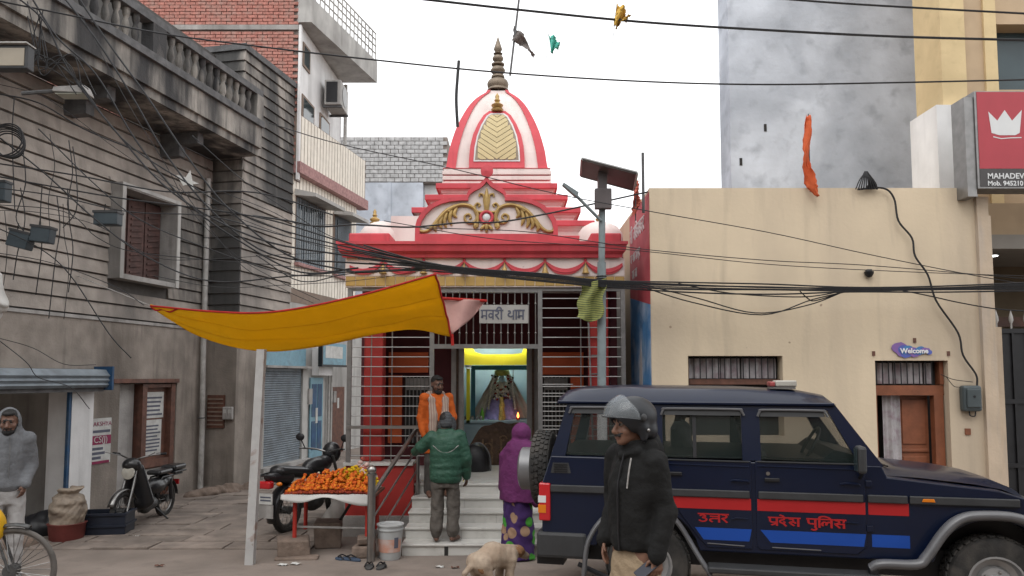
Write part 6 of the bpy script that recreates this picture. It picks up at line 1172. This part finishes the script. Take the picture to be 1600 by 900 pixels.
# ------------------------------------------------------------------ people and dog
m_skin = mat('brown skin', (.20, .105, .07), .5, .06, 30, .05, 120); m_skin2 = mat('dark skin', (.135, .07, .048), .5, .06, 30, .05, 120); m_hair = mat('black hair', (.012, .011, .011), .6, .2, 60, .3, 200); m_eyew = mat('eye white', (.24, .21, .19), .3, .02, 5, 0); m_lip = mat('lip', (.165, .08, .058), .45, .05, 20, 0)
def rot(yaw=0, pitch=0, roll=0): return Matrix.Rotation(yaw, 4, 'Z') @ Matrix.Rotation(pitch, 4, 'X') @ Matrix.Rotation(roll, 4, 'Y')
def head(s, c, Rm, sc=1.0, beard=0, mous=0, hair=1, hairlen=0):      # faces -Y; materials 0 skin 1 hair 2 eye 3 lip
    c = Vector(c); T_ = lambda x, y, z: tuple(c+(Rm @ Vector((x, y, z)))*sc); E_ = lambda p, r, k=.012, m=0: s.ell(T_(*p), tuple(q*sc for q in r), k, m, Rm)
    E_((0,.01,.02), (.076,.096,.10)); E_((0,-.035,-.055), (.058,.055,.062), .03); E_((0,-.07,-.095), (.03,.025,.022), .02)
    s.cap(T_(0,-.088,.012), T_(0,-.112,-.03), .010*sc, .016*sc, .012, 0); s.cap(T_(-.014,-.098,-.036), T_(.014,-.098,-.036), .011*sc, None, .01, 0)
    s.cap(T_(-.045,-.078,.03), T_(.045,-.078,.03), .012*sc, None, .012, 0)
    for q in (-1, 1):
        E_((q*.032,-.083,.010), (.014,.010,.008), .003, 2); E_((q*.032,-.0905,.009), (.006,.005,.006), .002, 1); s.cap(T_(q*.015,-.094,.032), T_(q*.05,-.082,.034), .0055*sc, .004*sc, .003, 1)
        E_((q*.078,.015,-.01), (.012,.022,.032), .008, 0); E_((q*.05,-.055,-.03), (.022,.025,.022), .02, 0)
    s.cap(T_(-.02,-.094,-.066), T_(.02,-.094,-.066), .007*sc, None, .004, 3); s.cap(T_(-.016,-.092,-.077), T_(.016,-.092,-.077), .007*sc, None, .004, 3)
    if mous: s.cap(T_(-.03,-.092,-.056), T_(0,-.103,-.05), .008*sc, .009*sc, .003, 1); s.cap(T_(.03,-.092,-.056), T_(0,-.103,-.05), .008*sc, .009*sc, .003, 1)
    if beard:
        E_((0,-.06,-.10), (.048,.045,.04), .01, 1)
        for q in (-1, 1): s.cap(T_(q*.07,-.005,-.03), T_(q*.04,-.055,-.10), .014*sc, .02*sc, .01, 1)
    if hair: E_((0,.03,.045), (.083,.10,.09), .01, 1); E_((0,-.04,.095), (.06,.05,.03), .01, 1)
    s.cap(T_(0,.02,-.06), T_(0,.035,-.16), .052*sc, .055*sc, .02, 0)
def hand(s, w, d, side, nrm, curl=.5, sc=1.0, m=0):      # d: along the hand, side: towards the thumb, nrm: towards the palm
    w, d, side, nrm = Vector(w), Vector(d).normalized(), Vector(side).normalized(), Vector(nrm).normalized()
    pc_ = w+d*.045*sc; 
    for k in range(4):
        o = side*(.030-.02*k)*sc; ln = (.072,.08,.075,.058)[k]*sc; b = w+d*.085*sc+o; s.cap(w+d*.015*sc+o*.5, b, .013*sc, .010*sc, .008, m)
        c1 = curl*.7; d1 = (d*math.cos(c1)+nrm*math.sin(c1)); p1 = b+d1*ln*.55; c2 = curl*1.7; d2 = (d*math.cos(c2)+nrm*math.sin(c2)); s.cap(b, p1, .0095*sc, .0085*sc, .003, m); s.cap(p1, p1+d2*ln*.45, .0085*sc, .007*sc, .003, m)
    t0 = w+d*.02*sc+side*.022*sc; t1 = t0+(d*.6+side*.7+nrm*.3).normalized()*.04*sc; s.cap(t0, t1, .013*sc, .010*sc, .006, m); s.cap(t1, t1+(d*.85+side*.15+nrm*.45).normalized()*.032*sc, .010*sc, .008*sc, .004, m)
def limb(s, pts, rs, k=.02, m=0, sc=None):
    for a, b, r0, r1 in zip(pts, pts[1:], rs, rs[1:]): s.cap(a, b, r0, r1, k, m, sc)
def frame_body(s, J):
    s.loft([(.86,0,0,.15,.1),(1.0,0,0,.14,.09),(1.2,0,0,.15,.1),(1.38,0,0,.16,.09),(1.45,0,0,.07,.06)], .03, 0)
    for q in ('L', 'R'):
        limb(s, [J['sh'+q], J['el'+q], J['wr'+q]], [.05,.04,.028]); limb(s, [J['hi'+q], J['kn'+q], J['an'+q]], [.085,.055,.038]); limb(s, [J['an'+q], J['to'+q]], [.04,.028], .02)
        a = Vector(J['an'+q]); b = Vector(J['to'+q]); d = (b-a); d.z = 0; s.cap(a+Vector((0,0,-.03))-d*.2, b, .03, .024, .02, 0)
ST = {'shL': (.18,0,1.40), 'elL': (.23,.04,1.12), 'wrL': (.24,-.03,.88), 'shR': (-.18,0,1.40), 'elR': (-.23,.04,1.12), 'wrR': (-.24,-.03,.88), 'hiL': (.09,0,.90), 'knL': (.105,-.02,.50), 'anL': (.11,.02,.075), 'toL': (.13,-.13,.03), 'hiR': (-.09,0,.90), 'knR': (-.105,-.02,.50), 'anR': (-.11,.02,.075), 'toR': (-.13,-.13,.03)}
def person(label, loc, rz, sc=1.0):
    q = thing('person', label, 'person', loc, rz); q.scale = (sc,)*3; return q
# -- policeman with helmet
m_jk = mat('black jacket', (.013,.013,.013), .85, .12, 10, .7, 16, spec=.2); m_kh = mat('khaki trousers', (.30,.225,.145), .85, .08, 12, .7, 22); m_hel = mat('matte grey helmet', (.016,.018,.022), .45, .08, 8, .02)
pm = person('man in black hooded jacket, khaki trousers and visored helmet before the jeep', (.77, 4.66, 0), R(-58))
J_ = dict(ST, shL=(.175,.01,1.44), elL=(.215,.05,1.14), wrL=(.225,-.03,.90), shR=(-.175,.0,1.44), elR=(-.23,.03,1.16), wrR=(-.2,-.08,.93), knL=(.12,-.03,.5), knR=(-.12,-.03,.5))
s = SDF(); frame_body(s, J_); Rh = rot(R(-14), R(4)); head(s, (0,-.035,1.655), Rh, 1.02, 0, 1, 1)
hand(s, J_['wrL'], (.02,-.12,-1), (-.35,-.9,.0), (-.9,.3,0), .75); hand(s, J_['wrR'], (.1,-.2,-1), (.5,-.8,0), (.8,.4,0), .4)
soft('body', s, .0085, [m_skin, m_hair, m_eyew, m_lip], pm)
s = SDF(); s.loft([(.895,0,.0,.172,.135),(.92,0,0,.182,.145),(1.0,0,-.005,.182,.145),(1.15,0,-.01,.182,.142),(1.3,0,-.012,.19,.14),(1.4,0,0,.18,.12),(1.46,0,.01,.135,.10),(1.5,0,.01,.095,.09),(1.56,0,.005,.092,.092)], .03)
for q in (1, -1): k = 'L' if q > 0 else 'R'; limb(s, [J_['sh'+k], J_['el'+k], J_['wr'+k]], [.078,.066,.055], .03)
s.ell((0,.105,1.5), (.135,.075,.075), .03).cap((-.11,.05,1.53),(0,.13,1.56),.04,.045,.03).cap((.11,.05,1.53),(0,.13,1.56),.04,.045,.03).cap((-.09,-.05,1.5),(.0,-.1,1.47),.022,.022,.02).cap((.09,-.05,1.5),(.0,-.1,1.47),.022,.022,.02)
jk = soft('jacket', s, .010, [m_jk], pm, .009, 26, 3)
MB().tube(cat_rom([(.02,-.105,1.48),(.02,-.155,1.3),(.02,-.158,1.1),(.02,-.152,.9)], 5), .006, 5).build('zip', m_black, jk, smooth=True); MB().tube(cat_rom([(.08,-.1,1.46),(.09,-.128,1.38),(.085,-.14,1.28)], 5), .005, 5).build('drawcord', m_conc, jk, smooth=True)
s = SDF(); s.loft([(.70,0,0,.165,.12),(.82,0,0,.16,.118),(.93,0,0,.14,.1)], .03); 
for k in 'LR': limb(s, [(J_['hi'+k][0]*.8,0,.78), J_['kn'+k], (J_['an'+k][0], J_['an'+k][1], .1)], [.10,.09,.085], .03)
soft('trousers', s, .013, [m_kh], pm, .008, 24, 6)
for k, q in (('L', 1), ('R', -1)): soft('shoe', SDF().cap((q*.11,.05,.05),(q*.13,-.17,.04),.05,.042,.02), .014, [m_black], pm)
hc = Vector((0,-.03,1.675)); hm = MB()
Hm = Matrix.Translation(hc) @ Rh
s = SDF(); s.ell(tuple(Hm @ Vector((0,.018,.03))), (.132,.155,.128), .01, 0, Rh).cap(tuple(Hm @ Vector((-.105,.03,-.04))), tuple(Hm @ Vector((-.1,.03,-.1))), .03,.022,.03).cap(tuple(Hm @ Vector((.105,.03,-.04))), tuple(Hm @ Vector((.1,.03,-.1))), .03,.022,.03).ell(tuple(Hm @ Vector((0,.09,-.06))), (.11,.075,.075), .03, 0, Rh)
s.cut(tuple(Hm @ Vector((0,-.115,-.075))), (.105,.115,.115)); s.cut(tuple(Hm @ Vector((0,-.02,-.1))), (.083,.1,.085))
he = soft('helmet', s, .009, [m_hel], pm)
def vis_(u, v):
    az = lerp(R(-84), R(84), u)*(1-.42*v*v); el = lerp(R(4), R(68), v)-R(10)*abs(2*u-1)**2; p = Vector((.148*math.cos(el)*math.sin(az), .015-.195*math.cos(el)*math.cos(az), .035+.152*math.sin(el))); return Hm @ p
o = MB().grid(vis_, 24, 12).build('visor', m_vis, he, smooth=True, fix=False); k = o.modifiers.new('s', 'SOLIDIFY'); k.thickness = .003
MB().tube([vis_(i/24, 0) for i in range(25)], .0035, 5).build('visor_rim', m_hel, he, smooth=True)
for q in (-1, 1): MB().ball(Hm @ Vector((q*.138,.02,.03)), .024, 10, 6, (.5,1,1)).build('pivot', m_trim, he, smooth=True); MB().tube([Hm @ Vector((q*.1,.03,-.12)), Hm @ Vector((0,-.06,-.135))], .008, 5).build('strap', m_black, he); MB().ball(Hm @ Vector((q*.128,.05,-.05)), .012, 8, 5).build('stud', m_steel, he, smooth=True)
ph = thing('mobile_phone', 'dark mobile phone in the hand of the helmeted man', 'phone', (0,0,0)); W_ = Matrix.Translation((.77,4.66,0)) @ Matrix.Rotation(R(-58),4,'Z') @ Matrix.Translation((.19,-.085,.82)) @ Matrix.Rotation(R(25),4,'Y') @ Matrix.Rotation(R(40),4,'X')
MB().box((-.037,-.075,-.005),(.037,.075,.005), W_).build('case', mat('phone case', (.02,.022,.035), .35, .05, 5, 0), ph, bevel=.004)
# -- man in grey hoodie at the shop
m_ho = mat('grey hoodie', (.14,.145,.155), .9, .08, 30, .7, 18); m_wt = mat('off white trousers', (.36,.35,.345), .9, .05, 14, .7, 16)
hp = person('bearded man in grey hoodie with hood up and white trousers by shop', (-5.23, 7.7, G(0,7.7)), R(38), .985)
J_ = dict(ST, elL=(.215,.06,1.13), wrL=(.16,-.1,.95), elR=(-.215,.06,1.13), wrR=(-.16,-.1,.95)); s = SDF(); frame_body(s, J_); Rh = rot(R(-14), R(10)); head(s, (0,-.045,1.60), Rh, 1, 1, 1, 1); hand(s, J_['wrL'], (-.2,-.3,-1), (-.6,-.7,0), (-.5,.6,0), .5); hand(s, J_['wrR'], (.2,-.3,-1), (.6,-.7,0), (.5,.6,0), .5); soft('body', s, .011, [m_skin2, m_hair, m_eyew, m_lip], hp)
s = SDF(); s.loft([(.88,0,0,.15,.12),(.93,0,0,.17,.14),(1.1,0,0,.168,.13),(1.3,0,0,.18,.13),(1.4,0,0,.165,.115),(1.46,0,0,.11,.1)], .03)
for k in 'LR': limb(s, [J_['sh'+k], J_['el'+k], J_['wr'+k]], [.08,.07,.052], .03)
s.ell((0,.0,1.6), (.115,.13,.15), .03).cap((-.06,.02,1.47),(.06,.02,1.47),.08,.08,.04).cut((0,-.13,1.6), (.083,.12,.125))
hj = soft('hoodie', s, .012, [m_ho], hp, .008, 22, 4); MB().tube(cat_rom([(.01,-.12,1.44),(.012,-.15,1.3),(.01,-.15,1.02)], 4), .006, 5).build('zip', m_rail, hj)
s = SDF(); s.loft([(.74,0,0,.15,.11),(.92,0,0,.16,.115)], .03)
for k in 'LR': limb(s, [J_['hi'+k], J_['kn'+k], (J_['an'+k][0], .02, .09)], [.095,.075,.065], .03)
soft('trousers', s, .014, [m_wt], hp, .008, 22, 8)
for q in (1, -1): soft('shoe', SDF().cap((q*.11,.05,.04),(q*.13,-.15,.03),.045,.038,.02), .015, [m_rail], hp)
# -- man in orange with scarf on the temple steps
m_or = mat('orange kurta', (.55,.11,.014), .85, .08, 14, .7, 18); m_sf = mat('striped beige scarf', (.42,.33,.27), .9, .06, 20, .15, wave=(9,(.30,.20,.165),.2,'X')); m_chk = mat('dark checked cloth', (.03,.033,.038), .9, .3, 40, .2, wave=(16,(.085,.09,.095),.3,'Z')); m_pt = mat('dark grey trousers', (.065,.06,.055), .9, .1, 14, .15)
op = person('bearded man in orange kurta and beige scarf standing on temple steps', (-1.0, 9.8, .398), R(22), .915)
J_ = dict(ST, elL=(.235,.0,1.13), wrL=(.1,-.16,1.06), elR=(-.215,.03,1.12), wrR=(-.2,-.06,.88)); s = SDF(); frame_body(s, J_); Rh = rot(R(10), R(10)); head(s, (0,-.035,1.595), Rh, 1, 1, 1, 1); hand(s, J_['wrL'], (-.9,-.2,-.1), (0,-.1,1), (0,.9,.1), .8); hand(s, J_['wrR'], (.05,-.2,-1), (.3,-.9,0), (.9,0,0), .5); soft('body', s, .011, [m_skin2, m_hair, m_eyew, m_lip], op)
s = SDF(); s.loft([(.62,0,0,.2,.15),(.9,0,0,.18,.14),(1.1,0,0,.175,.135),(1.3,0,0,.19,.13),(1.4,0,0,.175,.115),(1.46,0,0,.09,.08)], .03)
for k in 'LR': limb(s, [J_['sh'+k], J_['el'+k], J_['wr'+k]], [.075,.066,.05], .03)
soft('kurta', s, .013, [m_or], op, .007, 22, 9)
s = SDF(); s.cap((-.1,.06,1.45),(.1,.06,1.45),.05,.05,.03)
for q in (-1, 1): limb(s, [(q*.08,.05,1.46),(q*.1,-.1,1.38),(q*.09,-.15,1.15),(q*.1,-.155,.78)], [.045,.05,.06,.07], .03, 0, (1,.45))
soft('scarf', s, .013, [m_sf], op, .006, 40, 2)
soft('checked_cloth', SDF().ell((.12,-.2,1.02),(.12,.07,.13),.03).ell((.05,-.19,1.0),(.09,.06,.09),.04), .013, [m_chk], op, .012, 28, 3)
s = SDF()
for k in 'LR': limb(s, [J_['hi'+k], J_['kn'+k], (J_['an'+k][0], .02, .08)], [.09,.075,.065], .03)
soft('trousers', s, .015, [m_pt], op, .006, 22, 3)
# -- man in green jacket seen from behind
m_gj = mat('green padded jacket', (.022,.075,.048), .55, .08, 14, .6, 24); m_gt = mat('grey brown trousers', (.10,.088,.077), .9, .1, 16, .8, 18)
gp = person('man in green padded jacket and dark cap seen from behind on steps', (-.80, 8.99, -.012), R(184), .90)
J_ = dict(ST, shL=(.19,0,1.38), elL=(.33,-.05,1.24), wrL=(.42,-.2,1.17), elR=(-.27,.0,1.1), wrR=(-.28,-.08,.85), anL=(.12,.02,.075), toL=(.14,-.13,.03), anR=(-.1,.02,.075), toR=(-.17,-.12,.03)); s = SDF(); frame_body(s, J_); head(s, (0,-.05,1.575), rot(R(-18), R(12)), 1, 1, 1, 1); hand(s, J_['wrL'], (.5,-.8,-.2), (-.5,-.3,.8), (0,-.2,-1), .6); hand(s, J_['wrR'], (0,-.2,-1), (.4,-.9,0), (.9,0,0), .5); soft('body', s, .011, [m_skin2, m_hair, m_eyew, m_lip], gp)
s = SDF(); rows_ = []
for i in range(40):
    z = .78+i*.0165; b = .006*abs(math.sin((z-.78)*math.pi/.085)); w_ = float(np.interp(z, [.78,.84,1.1,1.3,1.38,1.43], [.195,.215,.21,.215,.19,.11])); rows_.append((z,0,0,w_+b,w_*.72+b))
s.loft(rows_, .02)
for k in 'LR':
    A, B2, C2 = (Vector(J_[q+k]) for q in ('sh','el','wr')); limb(s, [A, B2, C2], [.088,.078,.06], .03)
    for t in range(1, 5): c = A.lerp(B2, t/5); s.cap(c, c+(B2-A).normalized()*.004, .091-.002*t, None, .01)
s.cap((-.07,.02,1.44),(.07,.02,1.44),.06,.06,.03)
gj = soft('jacket', s, .0115, [m_gj], gp, .005, 26, 5); MB().tube(cat_rom([(.17,.115,1.28),(.06,.15,1.2),(-.06,.15,1.2),(-.17,.115,1.28)], 5), .005, 5).build('piping', m_conc, gj, smooth=True)
soft('cap', SDF().ell((-.0,-.04,1.62),(.092,.108,.105),.02).ell((0,.03,1.56),(.085,.05,.06),.03), .012, [m_chk], gp, .004, 50)
s = SDF(); s.loft([(.72,0,0,.165,.12),(.85,0,0,.175,.13)], .03)
for k in 'LR':
    a = J_['an'+k]; limb(s, [J_['hi'+k], J_['kn'+k], (a[0], a[1], .17), (a[0], a[1], .12)], [.10,.085,.082,.07], .03)
soft('trousers', s, .012, [m_gt], gp, .010, 26, 3)
# -- woman in purple shawl and printed sari
m_sh = mat('magenta shawl', (.105,.016,.085), .85, .1, 14, .8, 16)
m_sr = mat('printed purple sari', (.045,.016,.10), .8, .1, 10, .12, dirt=None)
t_ = m_sr.node_tree; vo = t_.nodes.new('ShaderNodeTexVoronoi'); vo.inputs['Scale'].default_value = 7.5; tc_ = t_.nodes.new('ShaderNodeTexCoord'); t_.links.new(tc_.outputs['Object'], vo.inputs[0]); b_ = t_.nodes['Principled BSDF']; old = b_.inputs['Base Color'].links[0].from_socket
mr_ = t_.nodes.new('ShaderNodeMapRange'); mr_.inputs[1].default_value = .52; mr_.inputs[2].default_value = .48; t_.links.new(vo.outputs['Distance'], mr_.inputs[0]); cr_ = t_.nodes.new('ShaderNodeValToRGB'); sp_ = t_.nodes.new('ShaderNodeSeparateColor'); t_.links.new(vo.outputs['Color'], sp_.inputs[0]); t_.links.new(sp_.outputs[0], cr_.inputs[0]); cr_.color_ramp.interpolation = 'CONSTANT'
for pos, c in ((0,(.05,.27,.03,1)),(.4,(.045,.016,.10,1)),(.62,(.30,.19,.12,1))):
    e = cr_.color_ramp.elements[0] if pos == 0 else cr_.color_ramp.elements.new(pos); e.color = c
cr_.color_ramp.elements[-1].color = (.30,.19,.12,1); mxx = t_.nodes.new('ShaderNodeMix'); mxx.data_type = 'RGBA'; t_.links.new(mr_.outputs[0], mxx.inputs[0]); t_.links.new(old, mxx.inputs[6]); t_.links.new(cr_.outputs[0], mxx.inputs[7]); t_.links.new(mxx.outputs[2], b_.inputs['Base Color'])
wp_ = person('woman in magenta shawl over head and printed purple sari at steps', (.07, 8.72, G(0,8.72)), R(150), .93)
J_ = dict(ST, shL=(.15,-.02,1.33), shR=(-.15,-.02,1.33), elL=(.19,-.08,1.12), wrL=(.05,-.16,1.08), elR=(-.19,-.04,1.1), wrR=(-.06,-.16,1.0)); s = SDF(); frame_body(s, J_); head(s, (0,-.12,1.545), rot(0, R(22)), .97, 0, 0, 1); hand(s, J_['wrL'], (-.4,-.9,0), (-.3,-.1,.9), (-.9,.3,0), .6); hand(s, J_['wrR'], (.3,-.8,-.5), (.3,0,.9), (.9,0,0), .6); soft('body', s, .012, [m_skin2, m_hair, m_eyew, m_lip], wp_)
s = SDF(); s.loft([(.72,0,.02,.25,.17),(.9,0,.01,.25,.17),(1.1,0,-.0,.235,.165),(1.28,0,-.02,.215,.15),(1.36,0,-.03,.225,.145),(1.43,0,-.05,.19,.125),(1.47,0,-.06,.10,.11)], .03).ell((0,-.1,1.55),(.118,.14,.135),.04)
s.cap((.2,0,1.25),(.26,-.05,.85),.06,.05,.04).cap((-.2,0,1.25),(-.25,-.02,.72),.07,.06,.04).cut((0,-.23,1.52), (.075,.1,.1))
soft('shawl', s, .012, [m_sh], wp_, .012, 22, 7)
s = SDF(); s.loft([(.02,0,.0,.23,.19),(.06,0,0,.22,.18),(.4,0,0,.2,.16),(.75,0,0,.19,.15),(.95,0,0,.17,.13)], .03); soft('sari', s, .013, [m_sr], wp_, .014, 26, 3)
# -- passenger inside the jeep
pj = person('passenger in pale shirt seated in the police jeep', tuple(MW[J.name] @ Vector((.30,.30,.62))), jz+R(90), .95)
s = SDF(); s.loft([(.3,0,0,.15,.1),(.6,0,0,.17,.11),(.88,0,0,.19,.11),(.95,0,0,.08,.07)], .03, 4); head(s, (0,-.02,1.11), rot(R(20), 0), 1, 0, 1, 1); limb(s, [(.19,0,.88),(.25,-.1,.65),(.15,-.3,.6)], [.06,.05,.04], .03, 4); limb(s, [(-.19,0,.88),(-.25,-.1,.65),(-.15,-.3,.6)], [.06,.05,.04], .03, 4); hand(s, (.15,-.3,.6), (-.3,-1,0), (-.5,0,.8), (0,0,-1), .4); hand(s, (-.15,-.3,.6), (.3,-1,0), (.5,0,.8), (0,0,-1), .4); limb(s, [(.09,0,.32),(.12,-.42,.36),(.12,-.45,.0)], [.09,.07,.05], .03, 5); limb(s, [(-.09,0,.32),(-.12,-.42,.36),(-.12,-.45,.0)], [.09,.07,.05], .03, 5)
soft('body', s, .014, [m_skin2, m_hair, m_eyew, m_lip, mat('pale shirt', (.42,.42,.42), .85, .06, 14, .1), m_pt], pj)
# -- dog
m_dog = mat('pale dog fur', (.36,.285,.215), .95, .14, 18, .35, 160, dirt=(.25,.16,.10), damt=.6, dscale=5); m_dbr = mat('brown dog fur', (.24,.125,.06), .95, .15, 18, .3, 160)
dg = thing('dog', 'pale tan street dog with brown ears sniffing by the jeep', 'dog', (-.15, 6.62, G(0,6.6)), R(46)); dg.scale = (.98,)*3
s = SDF(); s.cap((-.2,0,.36),(-.02,.01,.405),.095,.10,.05).cap((-.02,.01,.405),(.14,0,.36),.10,.10,.05).cap((.14,0,.36),(.22,0,.39),.085,.062,.05).ell((-.1,0,.35),(.12,.08,.085),.04)
s.ell((.285,-.01,.385),(.068,.058,.056),.03,1).cap((.32,-.01,.365),(.41,-.015,.325),.040,.024,.02,0).ell((.425,-.015,.323),(.014,.015,.013),.004,2).cap((.33,-.01,.34),(.395,-.013,.305),.024,.018,.012,0)
for q in (-1, 1): s.ell((.25,q*.055-.01,.40),(.022,.012,.045),.012,1,rot(0,R(q*25),R(-30))).ell((.325,q*.032-.01,.39),(.008,.006,.007),.002,2)
for q in (-1, 1):
    limb(s, [(-.2,q*.06,.36),(-.15,q*.075,.22),(-.25,q*.075,.13),(-.235,q*.075,.03),(-.2,q*.075,.015)], [.075,.045,.026,.02,.022], .025); limb(s, [(.14,q*.06,.33),(.12,q*.065,.2),(.145,q*.065,.12),(.14,q*.065,.03),(.165,q*.065,.015)], [.055,.034,.024,.019,.021], .025)
limb(s, [(-.28,0,.36),(-.36,.01,.3),(-.39,.01,.2)], [.028,.02,.013], .02)
s.ell((-.24,-.085,.32),(.03,.02,.03),.006,1)
soft('body', s, .0085, [m_dog, m_dbr, m_black], dg, .003, 60, 2)

# ------------------------------------------------------------------ unseen houses added across the road, behind the camera (they shade the street and show in glass and paint)
for k, (x0, x1, hh, c, lab) in enumerate(((-19,-12,7.2,(.40,.33,.26),'tan two storey house across the road'), (-12,-5.5,8.6,(.34,.32,.30),'grey three storey house across the road'), (-5.5,1,7.4,(.42,.40,.36),'off white two storey house across the road'), (1,8,8.8,(.36,.26,.21),'brown three storey house across the road'), (8,15,7.0,(.30,.33,.34),'blue grey two storey house across the road'))):
    q = thing('house', lab, 'house', ((x0+x1)/2, -5, 0)); mw_ = mat('opposite wall %d' % k, c, .9, .08, 2, .1, dirt=tuple(v*.6 for v in c), damt=.5, dscale=1, streak=1)
    MB().box((x0+.01,-9,-.1),(x1-.01,-5,hh)).build('wall', mw_, q, world=True); MB().box((x0+.01,-5,hh-.3),(x1-.01,-4.8,hh-.15)).build('cornice', m_conc, q, world=True)
    MB().box((x0+.6,-5,-.1),(x0+3.2,-4.96,2.5)).build('shop_shutter', m_steeld, q, world=True); MB().box((x1-2.4,-5,-.1),(x1-1.3,-4.95,2.2)).build('door', m_wood, q, world=True)
    for z in ([3.6] if hh < 8 else [3.4, 6.2]):
        for x in (x0+1.2, x0+3.1, x0+5.0):
            w_ = MB().box((x,-5,z),(x+1,-4.97,z+1.3)).build('window', m_glass, q, world=True); MB().box((x-.08,-5,z-.08),(x+1.08,-4.93,z)).build('sill', m_conc, w_, world=True)
for o in bpy.data.objects:
    if o.name.startswith('lettering'): o['kind'] = 'stuff'
